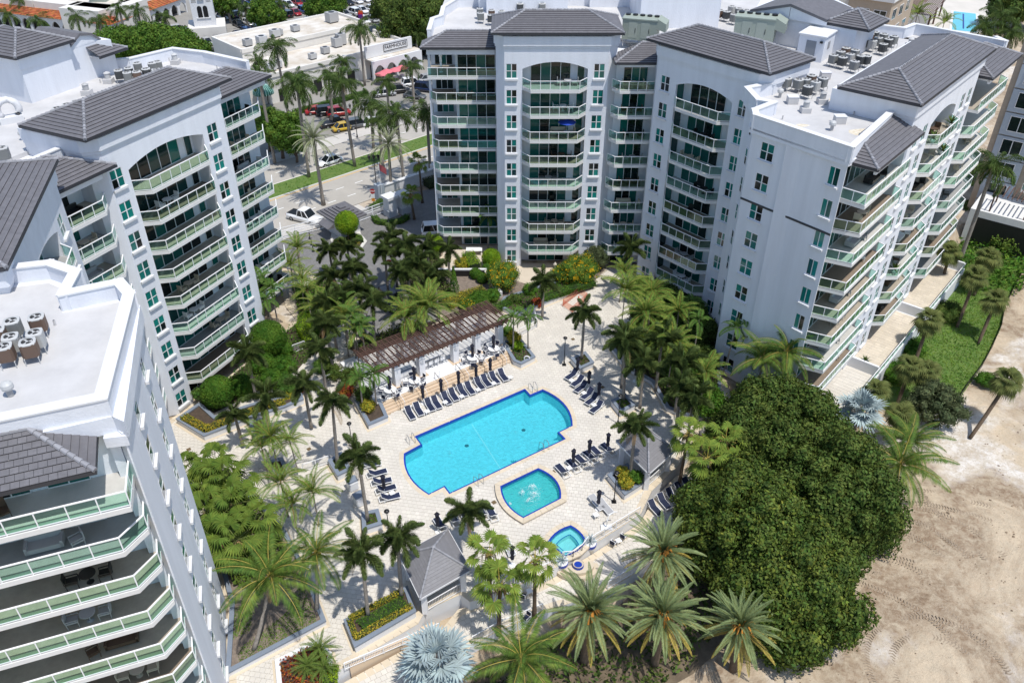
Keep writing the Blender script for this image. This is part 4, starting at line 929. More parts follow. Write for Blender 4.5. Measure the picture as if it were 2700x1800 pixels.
# ================================================================ plants
rng = np.random.default_rng(5)
def leaf_mat(name, col, jit=.25, hue=.02, trans=.22, rough=.5, col2=None):
    m, nt, b = nodes_of(name); MATS[name] = m; out = nt.nodes["Material Output"]
    c, _ = jitter_color(nt, col, jit, hue)
    if col2:
        ge = nt.nodes.new("ShaderNodeNewGeometry"); wn_ = nt.nodes.new("ShaderNodeTexWhiteNoise"); wn_.noise_dimensions = '1D'
        mu = nt.nodes.new("ShaderNodeMath"); mu.operation = 'MULTIPLY'; mu.inputs[1].default_value = 37.3; nt.links.new(ge.outputs["Random Per Island"], mu.inputs[0]); nt.links.new(mu.outputs[0], wn_.inputs["W"])
        gt = nt.nodes.new("ShaderNodeMath"); gt.operation = 'GREATER_THAN'; gt.inputs[1].default_value = 1 - col2[1]; nt.links.new(wn_.outputs["Value"], gt.inputs[0])
        mx = nt.nodes.new("ShaderNodeMix"); mx.data_type = 'RGBA'; nt.links.new(gt.outputs[0], mx.inputs[0]); nt.links.new(c, mx.inputs[6]); mx.inputs[7].default_value = (*col2[0], 1); c = mx.outputs[2]
    tc = nt.nodes.new("ShaderNodeTexCoord"); nz = nt.nodes.new("ShaderNodeTexNoise"); nz.inputs["Scale"].default_value = .7; nz.inputs["Detail"].default_value = 3; nt.links.new(tc.outputs["Object"], nz.inputs["Vector"])
    mr = nt.nodes.new("ShaderNodeMapRange"); mr.inputs[1].default_value = .3; mr.inputs[2].default_value = .7; mr.inputs[3].default_value = .9; mr.inputs[4].default_value = 1.75; nt.links.new(nz.outputs[0], mr.inputs[0])
    mh = nt.nodes.new("ShaderNodeMapRange"); mh.inputs[1].default_value = .3; mh.inputs[2].default_value = .7; mh.inputs[3].default_value = .515; mh.inputs[4].default_value = .475; nt.links.new(nz.outputs[0], mh.inputs[0])
    hv = nt.nodes.new("ShaderNodeHueSaturation"); nt.links.new(c, hv.inputs["Color"]); nt.links.new(mr.outputs[0], hv.inputs["Value"]); nt.links.new(mh.outputs[0], hv.inputs["Hue"]); c = hv.outputs[0]
    nt.links.new(c, b.inputs["Base Color"]); setp(b, Roughness=max(rough, .65)); b.inputs["Specular IOR Level"].default_value = .12
    t = nt.nodes.new("ShaderNodeBsdfTranslucent"); nt.links.new(c, t.inputs[0]); ms = nt.nodes.new("ShaderNodeMixShader"); ms.inputs[0].default_value = trans
    nt.links.new(b.outputs[0], ms.inputs[1]); nt.links.new(t.outputs[0], ms.inputs[2]); nt.links.new(ms.outputs[0], out.inputs[0]); return m
G_FOX = leaf_mat("foxtail_green", (.066, .098, .028), .4, .012); G_ROY = leaf_mat("royal_green", (.062, .105, .028), .3, .012)
G_COCO = leaf_mat("coconut_green", (.075, .125, .022), .3, .02); G_DATE = leaf_mat("date_palm_green", (.135, .175, .075), .22, .015, .15)
G_DATEY = leaf_mat("date_palm_old", (.30, .24, .055), .25, .02, .15); G_SILV = leaf_mat("silver_date", (.19, .21, .13), .2, .015, .15)
G_FAN = leaf_mat("fan_green", (.13, .19, .032), .3, .02, .3); G_SAB = leaf_mat("sabal_green", (.095, .115, .035), .28, .015); G_CHI = leaf_mat("fountain_palm_green", (.085, .135, .022), .28, .015)
G_BIS = leaf_mat("bismarck_silver", (.27, .325, .335), .15, .01, .1); G_ARE = leaf_mat("areca_green", (.095, .150, .026), .3, .02); G_ADO = leaf_mat("christmas_palm_green", (.06, .12, .022), .3, .015)
G_FIC = leaf_mat("ficus_green", (.056, .088, .018), .5, .025, .2, .4); G_FIC2 = leaf_mat("ficus_light_green", (.088, .125, .02), .4, .03, .25, .4)
G_HEDGE = leaf_mat("hedge_green", (.055, .125, .015), .35, .02); G_LIME = leaf_mat("lime_hedge", (.14, .24, .014), .25, .02, .3); G_GOLD = leaf_mat("golden_hedge", (.16, .175, .02), .35, .03, .25, col2=((.38, .30, .03), .35))
G_RED = leaf_mat("croton_red", (.16, .035, .015), .5, .03, .2, col2=((.30, .12, .02), .3)); G_YELFL = leaf_mat("yellow_flowering", (.07, .135, .02), .35, .02, .25, col2=((.62, .38, .01), .12)); G_TREE = leaf_mat("street_tree_green", (.065, .125, .018), .4, .02, .25)
G_GRASS = leaf_mat("grass_blade", (.085, .165, .02), .3, .02, .3); G_OLIVE = leaf_mat("olive_tree_green", (.06, .078, .035), .4, .02)
BARKG = mat("grey_palm_bark", (.30, .265, .23), .9, var=.35, vscale=5, bump=.5, bscale=8); BARKB = mat("brown_palm_bark", (.15, .105, .07), .95, var=.4, vscale=5, bump=.7, bscale=7)
SHAFT = mat("crown_shaft_green", (.14, .22, .06), .6, var=.2, vscale=3); RACH = mat("green_rachis", (.16, .19, .05), .6); RACHY = mat("yellow_rachis", (.38, .30, .06), .6); FRUIT = mat("orange_fruit_stalks", (.52, .22, .03), .7, jit=.2); DEAD = mat("dry_frond", (.28, .18, .08), .9, jit=.2)
def qmesh(name, V, mats, F=None, midx=None):
    """fast mesh of quads; V is (n,4,3)"""
    V = np.asarray(V, dtype=np.float32); n = len(V); me = bpy.data.meshes.new(name)
    me.vertices.add(n * 4); me.vertices.foreach_set("co", V.reshape(-1)); me.loops.add(n * 4); me.loops.foreach_set("vertex_index", np.arange(n * 4, dtype=np.int32))
    me.polygons.add(n); me.polygons.foreach_set("loop_start", np.arange(0, n * 4, 4, dtype=np.int32))
    for m in mats: me.materials.append(m)
    if midx is not None: me.polygons.foreach_set("material_index", np.asarray(midx, dtype=np.int32))
    me.update(calc_edges=True); return me
def norm(a): return a / np.maximum(1e-9, np.linalg.norm(a, axis=-1, keepdims=True))
def leaves(P, N, size, asp=.55, rnd=.6):
    """diamond leaves at P roughly facing N"""
    n = len(P); N = norm(norm(N) + rng.normal(0, rnd, (n, 3))); T = norm(np.cross(N, rng.normal(0, 1, (n, 3)))); B = np.cross(N, T)
    s = size * rng.uniform(.6, 1.3, (n, 1)); return np.stack([P - T * s / 2, P + B * s * asp / 2, P + T * s / 2, P - B * s * asp / 2], 1)
def lumps_cloud(lumps, dens, size, asp=.55, shell=.22, rnd=.6, up=.0):
    """leaf clusters on the outside of overlapping balls [(x,y,z,r)]"""
    L = np.array(lumps); out = []; core = []
    for i, (x, y, z, r) in enumerate(L):
        n = max(6, int(dens * r * r * 12)); d = norm(rng.normal(0, 1, (n, 3)) + np.array([0, 0, up])); bump_ = 1 + .26 * np.sin(d[:, :1] * 7.5 + i) * np.sin(d[:, 1:2] * 7 + 2 * i) * np.cos(d[:, 2:3] * 6 + i) + .06 * np.sin(d[:, 2:3] * 17 + i)
        rad = r * (1 - shell * rng.random((n, 1)) ** 1.6) * bump_
        P = np.array([x, y, z]) + d * rad; dd = np.linalg.norm(P[:, None, :] - L[None, :, :3], axis=2) / L[None, :, 3]; dd[:, i] = 9
        keep = dd.min(1) > .72; P = P[keep]; out.append(leaves(P, d[keep], size, asp, rnd))
        th = np.linspace(0, 2 * np.pi, 8); ph = np.linspace(-1.5, 1.5, 6); rc = r * .68; g_ = np.array([[[x + rc * np.cos(b) * np.cos(a), y + rc * np.cos(b) * np.sin(a), z + rc * np.sin(b)] for a in th] for b in ph])
        core.append(np.stack([g_[:-1, :-1], g_[:-1, 1:], g_[1:, 1:], g_[1:, :-1]], 2).reshape(-1, 4, 3))
    return np.concatenate(out + core)
# ---------------------------------------------------------------- palm fronds
def feather(L, n, leaf, e0, e1, w=.05, fwd=.55, plume=0, sag=.25, mats=None, tube=.022, name="frond", V=.25, pet=.08, taper=1.0):
    """feather leaf starting at the origin along +x; e0, e1 = slope of the midrib at base and tip (degrees)"""
    ts = np.linspace(0, 1, 15); ang = np.radians(e0 + (e1 - e0) * ts ** 1.15); dx = np.cos(ang) * L / 14; dz = np.sin(ang) * L / 14
    X = np.concatenate([[0], np.cumsum(dx[:-1])]); Z = np.concatenate([[0], np.cumsum(dz[:-1])]); Q = []; mi = []
    for k in range(14):                                # midrib as a thin three-sided strip
        r0 = tube * (1 - .75 * ts[k]); r1 = tube * (1 - .75 * ts[k + 1]); a = np.array([X[k], 0, Z[k]]); b = np.array([X[k + 1], 0, Z[k + 1]])
        for (u, v), (p, q) in ((((1, -.3)), (0, 1)), (((0, 1)), (-1, -.3))):
            Q.append([a + [0, u * r0, v * r0], a + [0, p * r0, q * r0], b + [0, p * r1, q * r1], b + [0, u * r1, v * r1]]); mi.append(1)
    for k in range(n):
        t = pet + (1 - pet) * (k + .5) / n; x = np.interp(t, ts, X); z = np.interp(t, ts, Z); a = math.radians(np.interp(t, ts, np.degrees(ang)))
        f = np.array([math.cos(a), 0, math.sin(a)]); u = np.array([-math.sin(a), 0, math.cos(a)]); ll = leaf * (math.sin(math.pi * min(1, t * .86 + .14)) ** .55) * (1 - .25 * t * taper)
        sides = [(1, V), (-1, V)]
        if plume: sides = [(math.cos(q), math.sin(q)) for q in [R(20 + 360 * (i + .5 * (k % 2)) / plume + rng.uniform(-14, 14)) for i in range(plume)]]
        for sy, su in sides:
            l2 = ll * rng.uniform(.88, 1.1); d = norm(np.array([0, 1.0, 0]) * sy + u * su + f * (fwd + .35 * t)); base = np.array([x, 0, z]); side = norm(np.cross(d, u if not plume else f))
            mid = base + d * l2 * .5 + np.array([0, 0, -sag * .2 * l2]); tip = base + d * l2 + np.array([0, 0, -sag * l2]); ww = f * w if not plume else side * w
            Q.append([base, mid + ww, tip, mid - ww]); mi.append(0)
    return qmesh(name, np.array(Q), mats, midx=mi)
def fanleaf(pet, r, n, e0, span=150, sag=.25, mats=None, w=1.0, cup=.15, name="frond", droop=-15, tube=.03):
    a0 = math.radians(e0); tip = np.array([math.cos(a0) * pet, 0, math.sin(a0) * pet]); Q = []; mi = []
    for (u, v), (p, q) in ((((1, -.3)), (0, 1)), (((0, 1)), (-1, -.3))):
        Q.append([np.array([0, u * tube, v * tube]), np.array([0, p * tube, q * tube]), tip + np.array([0, p * tube * .6, q * tube * .6]), tip + np.array([0, u * tube * .6, v * tube * .6])]); mi.append(1)
    ad = math.radians(e0 + droop); f = np.array([math.cos(ad), 0, math.sin(ad)]); u = np.array([-math.sin(ad), 0, math.cos(ad)]); s = np.array([0, 1.0, 0]); da = 2 * math.radians(span) / n
    for k in range(n):
        a = -math.radians(span) + (k + .5) * da; d = f * math.cos(a) + s * math.sin(a) + u * cup * (1 if k % 2 else .6); d = norm(d); l = r * (.80 + .2 * math.cos(a)) * rng.uniform(.9, 1.08); sd = norm(-f * math.sin(a) + s * math.cos(a))
        hw = l * .55 * math.sin(da / 2) * 1.25 * w; mid = tip + d * l * .55 + np.array([0, 0, -sag * l * .12]); tp = tip + d * l + np.array([0, 0, -sag * l]) ; fold = u * hw * .45
        Q.append([tip, mid + sd * hw + fold, tp, mid]); mi.append(0); Q.append([tip, mid, tp, mid - sd * hw + fold]); mi.append(0)
    return qmesh(name, np.array(Q), mats, midx=mi)
FR = {}
def fam(k, fn): FR[k] = fn
def levels(fn, es, v=2): return [[fn(e) for _ in range(v)] for e in es]
FR['foxtail'] = levels(lambda e: feather(2.35, 38, .56, e, e - 80, .05, .5, 7, .12, [G_FOX, RACH], taper=.6), (78, 58, 38, 14, -12))
FR['royal'] = levels(lambda e: feather(3.7, 42, .85, e, e - 98, .045, .45, 3, .5, [G_ROY, RACH], .03), (75, 50, 28, 5, -25))
FR['coconut'] = levels(lambda e: feather(4.3, 44, .85, e, e - 75, .045, .5, 0, .45, [G_COCO, RACHY], .04, V=.1), (78, 58, 38, 15, -15))
FR['date'] = levels(lambda e: feather(3.4, 58, .42, e, e - 48, .03, .75, 0, .02, [G_DATE, RACH], .035, V=.45, pet=.1), (80, 58, 36, 12)) + levels(lambda e: feather(3.3, 52, .40, e, e - 38, .03, .7, 0, .1, [G_DATEY, RACHY], .035, V=.3, pet=.12), (-18,))
FR['silver'] = levels(lambda e: feather(3.2, 46, .40, e, e - 60, .03, .7, 0, .05, [G_SILV, RACH], .03, V=.4, pet=.1), (80, 58, 32, 5, -25))
FR['fan'] = levels(lambda e: fanleaf(1.35, 1.0, 20, e, 140, .4, [G_FAN, RACHY], cup=.2, droop=-20), (70, 42, 15, -12, -40))
FR['sabal'] = levels(lambda e: fanleaf(1.0, 1.05, 22, e, 150, .45, [G_SAB, RACH], cup=.1, droop=-28, w=.9), (80, 52, 22, -8, -40))
FR['fountain'] = levels(lambda e: fanleaf(1.5, 1.05, 20, e, 140, .55, [G_CHI, RACH], cup=.1, droop=-25), (78, 50, 22, -5, -32))
FR['bismarck'] = levels(lambda e: fanleaf(1.2, 1.5, 26, e, 155, .12, [G_BIS, BARKG], cup=.22, droop=-12), (75, 48, 22, -5, -28))
FR['areca'] = levels(lambda e: feather(2.4, 30, .5, e, e - 85, .035, .6, 0, .35, [G_ARE, RACHY], .02, V=.35), (84, 70, 55, 38, 20))
FR['christmas'] = levels(lambda e: feather(1.7, 24, .5, e, e - 90, .045, .5, 0, .25, [G_ADO, RACH], .02, V=.5), (72, 52, 30, 8, -12))
FR['dead'] = [[feather(2.4, 26, .45, e, -88, .03, .4, 0, .4, [DEAD, DEAD], .025, V=.1) for e in (-30, -48)]]
FR['cycad'] = levels(lambda e: feather(1.3, 34, .16, e, e - 60, .014, .5, 0, .02, [G_ARE, RACH], .015, V=.3), (75, 52, 30, 10, -5))
COUNT = dict(foxtail=13, royal=17, coconut=20, date=62, silver=40, fan=19, sabal=30, fountain=18, bismarck=22, areca=9, christmas=9, cycad=30)
GOLD = 2.39996
def crown(parent, kind, loc, n=None, sc=1.0, seed=0, tilt=0.0):
    J = 2.2 if kind in ('fan', 'fountain') else 1
    n = n or COUNT[kind]; lv = FR[kind]; nl = len(lv); rr = random.Random(seed)
    for i in range(n):
        f = (i + .3) / n; li = min(nl - 1, int((f ** .85) * nl)); me = lv[li][rr.randrange(len(lv[li]))]; s = sc * rr.uniform(.88, 1.12) * (.8 if f < .08 else 1)
        o = link("frond", me, parent, loc, rot=(rr.uniform(-.16, .16) * J, rr.uniform(-.16, .16) * J, i * GOLD + rr.uniform(-.25, .25)), sc=s)
    if kind in ('royal', 'coconut', 'foxtail', 'areca') and rr.random() < .6:
        for q in range(rr.randrange(1, 3)): link("dry_frond", rr.choice(FR['dead'][0]), parent, Vector(loc) - Vector((0, 0, .15)), rz=rr.uniform(0, 6.28), sc=sc * rr.uniform(.7, 1) * (1 if kind != 'areca' else .6))
def palm(kind, base, zc, label, sc=1.0, lean=(0, 0), seed=0, n=None, group=None, rad=None):
    """palm standing at base with the heart of its crown at height zc"""
    base = Vector(base); t = thing("palm_tree", label, "palm", base, group=group); t.rotation_euler = (rng.normal(0, .03), rng.normal(0, .03), rng.uniform(0, 6)) if lean == (0, 0) else (0, 0, 0); h = zc - base.z; lx, ly = lean; tb = MB()
    rad = rad or dict(foxtail=.13, royal=.24, coconut=.15, date=.34, silver=.24, fan=.17, sabal=.2, fountain=.16, bismarck=.22, areca=.05, christmas=.09, cycad=.12)[kind]
    pts = []; rs_ = []; steps = 9
    for i in range(steps + 1):
        f = i / steps; pts.append((lx * (f - 1) * (1.4 - .4 * f), ly * (f - 1) * (1.4 - .4 * f), h * f)); k = 1.35 - .35 * min(1, f * 5)
        if kind in ('foxtail', 'royal'): k *= 1.05 + .18 * math.sin(math.pi * min(1, f * 1.2)) - .3 * max(0, f - .6)
        elif kind in ('date', 'sabal'): k = 1.0 + .15 * (f > .8)
        else: k *= 1.05 - .3 * f
        rs_.append(rad * k)
    off = Vector(pts[0]); pts = [tuple(Vector(p) - Vector((0, 0, 0))) for p in pts]
    trunk = link("trunk", tb.tube(pts, rs_, 8).mesh("palm_trunk", BARKB if kind in ('date', 'fan', 'sabal', 'fountain') else BARKG, True), t)
    top = Vector((0, 0, h))
    if kind in ('foxtail', 'royal', 'christmas'):
        link("crown_shaft", MB().tube([(0, 0, h - .75 * sc), (0, 0, h - .3 * sc), (0, 0, h + .25 * sc)], [rad * .85, rad * .8, rad * .4], 8).mesh("crown_shaft", SHAFT, True), t)
        link("spear_leaf", MB().tube([(0, 0, h), (.05, .03, h + .9 * sc), (.1, .05, h + 1.7 * sc)], [rad * .4, rad * .3, .01], 5).mesh("spear_leaf", SHAFT), t)
    if kind in ('date',):
        m = MB()
        for i in range(26):
            a = i * GOLD; r = rng.uniform(.5, 1.3); m.tube([(0, 0, h), (math.cos(a) * r * .55, math.sin(a) * r * .55, h + .75), (math.cos(a) * r, math.sin(a) * r, h + .45 - .2 * (i % 3))], [.06, .05, .075], 4)
        link("fruit_stalks", m.mesh("fruit_stalks", FRUIT), t)
    if kind == 'coconut':
        m = MB()
        for i in range(8): a = i * .8; m.lathe([(.02, h - .45), (.12, h - .35), (.12, h - .2), (.02, h - .1)], 7, math.cos(a) * .25, math.sin(a) * .25)
        link("coconuts", m.mesh("coconuts", mat("coconut_husk", (.33, .26, .06), .6)), t)
    if kind in ('fan', 'sabal', 'fountain'):
        m = MB()
        for i in range(14): a = i * GOLD; r = rng.uniform(.25, .55); m.tube([(0, 0, h - .1), (math.cos(a) * r, math.sin(a) * r, h - .3), (math.cos(a) * r * 1.1, math.sin(a) * r * 1.1, h - rng.uniform(.8, 1.6))], [.04, .05, .015], 4)
        link("dry_fronds", m.mesh("dry_fronds", DEAD), t)
    crown(t, kind, top, n, sc, seed + int(base.x * 7 + base.y * 13)); return t
def zon(X, Y, px, py):
    """height of photograph point (px, py) above plan position X, Y"""
    y = -(py - 900) / FPX; return CAM_H + (-_sn + y * _c) * (Y / (_c + y * _sn))
def palm_px(kind, base, zb, cr, label, **kw):
    b = g(*base, zb); return palm(kind, b, zon(b.x, b.y, *cr), label, **kw)
def palm_c(kind, cr, zc, zb, label, **kw):
    p = g(*cr, zc); return palm(kind, (p.x, p.y, zb), zc, label, **kw)
def S(k, x, y): return (((k - 1) % 3) * 900 + x / 2.61333, ((k - 1) // 3) * 600 + y / 2.61333)
GF = "foxtail palms of the pool court"
for b_, zb, c_, lab in [
    (S(5, 1655, 905), .7, S(5, 1668, 600), "foxtail palm in the square planter beside the lamp post"),
    (S(5, 1945, 1185), .7, S(5, 1960, 790), "foxtail palm in the grassy square planter right of the navy loungers"),
    (S(8, 1990, 140), .7, S(5, 2010, 1350), "foxtail palm rising from the planter by the right gazebo"),
    (S(5, 2300, 1440), .03, S(5, 2310, 1100), "foxtail palm on the deck right of the grassy square planter"),
    ((890, 1222), .7, (884, 1062), "foxtail palm left of the pool with a tall bare trunk"),
    ((970, 1372), .7, (955, 1205), "foxtail palm over the left-hand loungers"),
    (S(8, 415, 975), .7, S(8, 400, 590), "foxtail palm next to the near gazebo roof"),
    (S(8, 185, 1110), .7, S(8, 140, 690), "foxtail palm at the far left of the long planter"),
    (S(8, 890, 610), .03, S(8, 892, 380), "foxtail palm between the wading pool and the near gazebo")]:
    palm_px('foxtail', b_, zb, c_, lab, group=GF)
for c_, zc, zb, lab, s in [
    ((648, 930), 6.5, .5, "foxtail palm in the shrubs beside the left building's lower balconies", 1.05), ((690, 1050), 5.6, .6, "foxtail palm above the golden hedge planter", 1.05),
    (S(5, 2020, 140), 6.6, .0, "foxtail palm where the middle wing meets the corner tower", 1.0), (S(5, 1390, 370), 5.5, .5, "foxtail palm in the flower bed below the middle tower", 1.0),
    ((870, 660), 4.4, 0, "foxtail palm leaning over the gate court from the left", .95), ((915, 655), 4.6, 0, "foxtail palm beside the guardhouse island", .95), ((925, 705), 6.0, 0, "tallest foxtail palm left of the drive", 1.1), ((885, 725), 5.4, 0, "foxtail palm left of the drive, nearest the left building", 1.0),
    ((945, 765), 6.0, 0, "foxtail palm hanging over the drive bend", 1.1), ((900, 780), 6.0, 0, "foxtail palm in the thicket behind the pergola's left end", 1.0),
    ((1036, 628), 7.0, 0, "foxtail palm standing over the drive's stop sign", 1.1), ((1070, 655), 7.5, 0, "tallest foxtail palm right of the drive", 1.1), ((1100, 690), 7.2, 0, "foxtail palm beside the sunken garage ramp", 1.1), ((1128, 655), 6.8, 0, "foxtail palm in front of the middle wing's left balconies", 1.0), ((1150, 720), 6.3, 0, "foxtail palm left of the dark cypress", 1.0),
    ((860, 855), 6.6, 0, "foxtail palm above the left walkway", 1.0), ((843, 925), 6.2, 0, "foxtail palm over the white fence on the left", 1.0),
    ((1650, 895), 6.8, .5, "foxtail palm at the front of the corner tower's bed", 1.1), ((1745, 895), 7.2, .5, "foxtail palm in the middle of the corner tower's bed", 1.1), ((1800, 950), 7.0, .5, "foxtail palm in the dense bed beside the right wing's blank wall", 1.1), ((1700, 960), 6.2, .5, "foxtail palm low in the bed above the right deck", 1.05),
    ((975, 800), 6.0, 0, "foxtail palm beside the black car on the drive", 1.05), ((870, 800), 6.2, 0, "foxtail palm in the thicket above the left fence", 1.05), ((1060, 720), 7.0, 0, "foxtail palm at the right kerb of the drive", 1.1), ((1012, 665), 6.4, 0, "foxtail palm at the drive's island side, right", 1.0), ((1180, 660), 5.2, 0, "short foxtail palm before the middle wing's left patio", .9), ((800, 1010), 6.0, .3, "foxtail palm between the left fence and the step planter", 1.0), ((620, 1090), 4.5, .5, "short foxtail palm at the left planter's near end", .8),
    ((1830, 1050), 6.0, .5, "foxtail palm at the near end of the corner bed", 1.05)]:
    palm_c('foxtail', c_, zc, zb, lab, sc=s, group=GF)
for c_, zc, zb, lab, s, n_ in [
    ((1120, 815), 4.6, .0, "spreading feathery palm clump behind the pergola", 1.6, 24), ((1075, 840), 4.2, .0, "feathery palm clump at the pergola's back left", 1.35, 18), ((1645, 775), 7.4, .5, "tall yellow-green feathery palm beside the pink fence", 1.25, 15), ((1700, 830), 7.0, .5, "yellow-green feathery palm in the corner bed", 1.2, 15),
    ((1720, 770), 6.5, .5, "feathery palm close to the corner tower's lower balconies", 1.15, 14), ((1790, 820), 6.0, .5, "feathery palm in the shade of the corner tower", 1.1, 14), ((1775, 905), 6.5, .5, "feathery palm next to the blank wall of the right wing", 1.2, 14),
    ((1690, 900), 5.0, .5, "low feathery palm at the deck side of the corner bed", 1.1, 14), ((1860, 985), 5.5, .3, "feathery palm against the foot of the right wing", 1.1, 13), ((715, 1150), 4.6, .6, "wispy feathery palm in the left square planter", 1.0, 12), ((770, 1165), 4.2, .6, "thin feathery palm right of the wispy one on the left deck", .9, 10),
    ((690, 1180), 4.0, .3, "feathery palm beside the left square planter's lower side", .95, 11), ((740, 1270), 4.6, .3, "yellowish feathery palm in the left garden bed", 1.0, 12), ((825, 1300), 4.2, .3, "yellowish feathery palm beside the left deck benches", 1.0, 12), ((770, 1330), 3.6, .3, "feathery palm above the small white fence", .9, 11),
    ((810, 770), 4.0, 0, "low feathery palm by the left walkway's bend", .95, 12), ((840, 815), 5.2, 0, "feathery palm left of the drive thicket", 1.0, 13), ((905, 835), 5.4, 0, "feathery palm above the hedge behind the left fence", 1.0, 13), ((935, 880), 5.0, 0, "feathery palm at the pergola's left end", .95, 12), ((780, 660), 5.5, 0, "feathery palm at the left building's far corner", 1.1, 14), ((765, 700), 4.5, 0, "feathery palm shading the left building's far patio", 1.0, 13),
    ((790, 740), 3.4, 0, "dark feathery palm at the foot of the left building's end", 1.0, 13), ((1640, 715), 4.5, .0, "feathery palm before the middle wing's right patio", .95, 12), ((2000, 900), 4.6, -1.2, "arching palm at the foot of the right wing's blank wall", 1.25, 14)]:
    palm_c('areca', c_, zc, zb, lab, sc=s * 1.18, n=n_ + 4, group="feathery palm clumps", rad=.07)
for c_, zc, zb, lab in [(S(5, 1185, 620), 5.0, .6, "slim palm at the left of the right pergola planter"), (S(5, 1290, 615), 5.0, .6, "slim palm at the right of the right pergola planter"), (S(5, 120, 1040), 4.6, .6, "slim palm at the left of the pergola step planter"), (S(5, 215, 1000), 4.8, .6, "slim palm at the right of the pergola step planter"),
    ((690, 735), 6.2, 0, "slim palm between the left building's balconies and the walkway"), ((715, 760), 5.8, 0, "slim palm over the round tree by the left building"), ((700, 790), 5.2, 0, "shortest slim palm beside the left building"),
    (S(5, 60, 600), 6.4, 0, "slim palm with a bare stem left of the pergola"), (S(5, 150, 660), 6.2, 0, "slim palm rising at the pergola's left back corner"), (S(5, 30, 500), 6.0, 0, "slim palm in the thicket by the drive's end"), (S(2, 1005, 1490), 5.0, 0, "slim palm before the middle wing's left ground patio"), (S(2, 1160, 1500), 5.2, 0, "slim palm before the middle tower's left windows"),
    (S(6, 465, 620), 7.6, 0, "slim palm with a bare stem against the right wing's wall"), (S(6, 330, 690), 7.0, 0, "slim palm left of the bare-stemmed one at the right wing"), (S(6, 110, 640), 6.4, 0, "slim palm in the dark corner of the right wing"), (S(6, 60, 520), 6.6, 0, "slim palm below the corner tower's last balcony")]:
    palm_c('christmas', c_, zc, zb, lab, sc=1.15, group="slim planter palms")
for c_, zc, zb, lab, s, ln in [
    (S(7, 1860, 830), 6.2, .3, "coconut palm with yellow midribs over the left garden lawn", 1.0, (1.2, 1.6)), (S(7, 2180, 670), 5.6, .3, "coconut palm leaning beside the left walkway", .9, (.3, 1.0)), (S(8, 1240, 1400), 3.6, -2.2, "coconut palm at the bottom edge between silver and date palms", 1.0, (.5, .5)),
    (S(6, 720, 850), 7.2, -2.0, "coconut palm against the right wing's lowest windows", .95, (-.3, .4)), (S(6, 560, 900), 6.0, -2.0, "coconut palm left of the one at the right wing's windows", .9, (.3, .4)), (S(9, 1500, 60), 3.4, -2.2, "coconut palm on the sand edge right of the great ficus", 1.1, (-.3, .2)), (S(6, 1560, 1480), 3.2, -2.2, "coconut palm behind the great ficus by the sand", 1.0, (.2, .2))]:
    palm_c('coconut', c_, zc, zb, lab, sc=s, lean=ln, group="coconut palms")
for c_, zc, zb, lab, s in [(S(8, 1700, 1080), 4.2, -2.2, "broad date palm with orange stalks, the largest at the bottom edge", 1.12), (S(8, 2210, 680), 4.4, -2.2, "date palm overlapping the outer terrace railing", 1.05), (S(8, 2210, 1130), 3.6, -2.2, "date palm right of the largest one, over deep shade", 1.05), (S(9, 420, 1190), 3.0, -2.2, "date palm at the foot of the great ficus by the sand", .98)]:
    palm_c('date', c_, zc, zb, lab, sc=s, group="date palms at the bottom edge")
for b_, c_, lab in [((853, 540), (853, 370), "silvery date palm on the left of the street median"), ((1032, 510), (1020, 380), "silvery date palm standing at the entrance sign")]: palm_px('silver', b_, 0, c_, lab, sc=1.2, group="silvery date palms by the street", rad=.26)
for b_, zb, c_, lab, s in [(S(8, 1085, 1235), -1.1, S(8, 1085, 915), "fan palm beside the near gazebo, lower of the pair", 1.0), (S(8, 1330, 1110), -1.1, S(8, 1370, 720), "fan palm with hanging brown fruit in front of the spa", .95)]:
    palm_px('fan', b_, zb, c_, lab, sc=s, group="fan palms near the pool")
for c_, zc, zb, lab, s in [(S(8, 1020, 660), 5.4, -1.1, "fan palm at the near gazebo's right corner", .9), (S(9, 150, 30), 5.0, -1.1, "bright fan palm in front of the right gazebo", .95), (S(6, 290, 1450), 5.4, -1.1, "bright fan palm against the great ficus", 1.0), (S(6, 30, 1420), 5.6, -1.1, "fan palm behind the right gazebo", .9), (S(2, 540, 1120), 6.5, 0, "small fan palm beside the entrance pillars", .8), (S(2, 490, 1330), 4.2, 0, "small fan palm in the gate court bed", .75)]:
    palm_c('fan', c_, zc, zb, lab, sc=s, group="fan palms near the pool")
for i, (c_, zc, lab) in enumerate([(S(6, 2020, 340), 4.2, "tall cabbage palm leaning over the lawn, upper left of a pair"), (S(6, 2160, 500), 3.2, "cabbage palm right of the tall leaning one on the lawn"), (S(6, 1700, 640), 3.6, "cabbage palm beside the middle garden terrace"), (S(6, 1570, 960), 2.6, "cabbage palm near the end of the front terrace wall"), (S(6, 1680, 990), 2.2, "cabbage palm right beside the one at the front terrace wall"), (S(6, 1350, 1140), 2.2, "cabbage palm crowding the nearest garden terrace"), (S(6, 1520, 1290), 1.6, "low cabbage palm between the silver palm and olive tree"), (S(6, 2240, 1060), 3.6, "cabbage palm leaning alone on the bare sand"), (S(6, 2110, 210), 3.4, "cabbage palm at the far end of the lawn"), (S(6, 1860, 170), 3.2, "low cabbage palm against the farthest terrace wall")]):
    palm_c('sabal', c_, zc, -2.1, lab, sc=.95, lean=[(.8, 1.2), (.9, 1.2), (.6, 1.0), (.4, .6), (.2, .6), (0, 0), (0, 0), (2.2, 1.6), (.3, .3), (0, 0)][i], group="cabbage palms on the lawn")
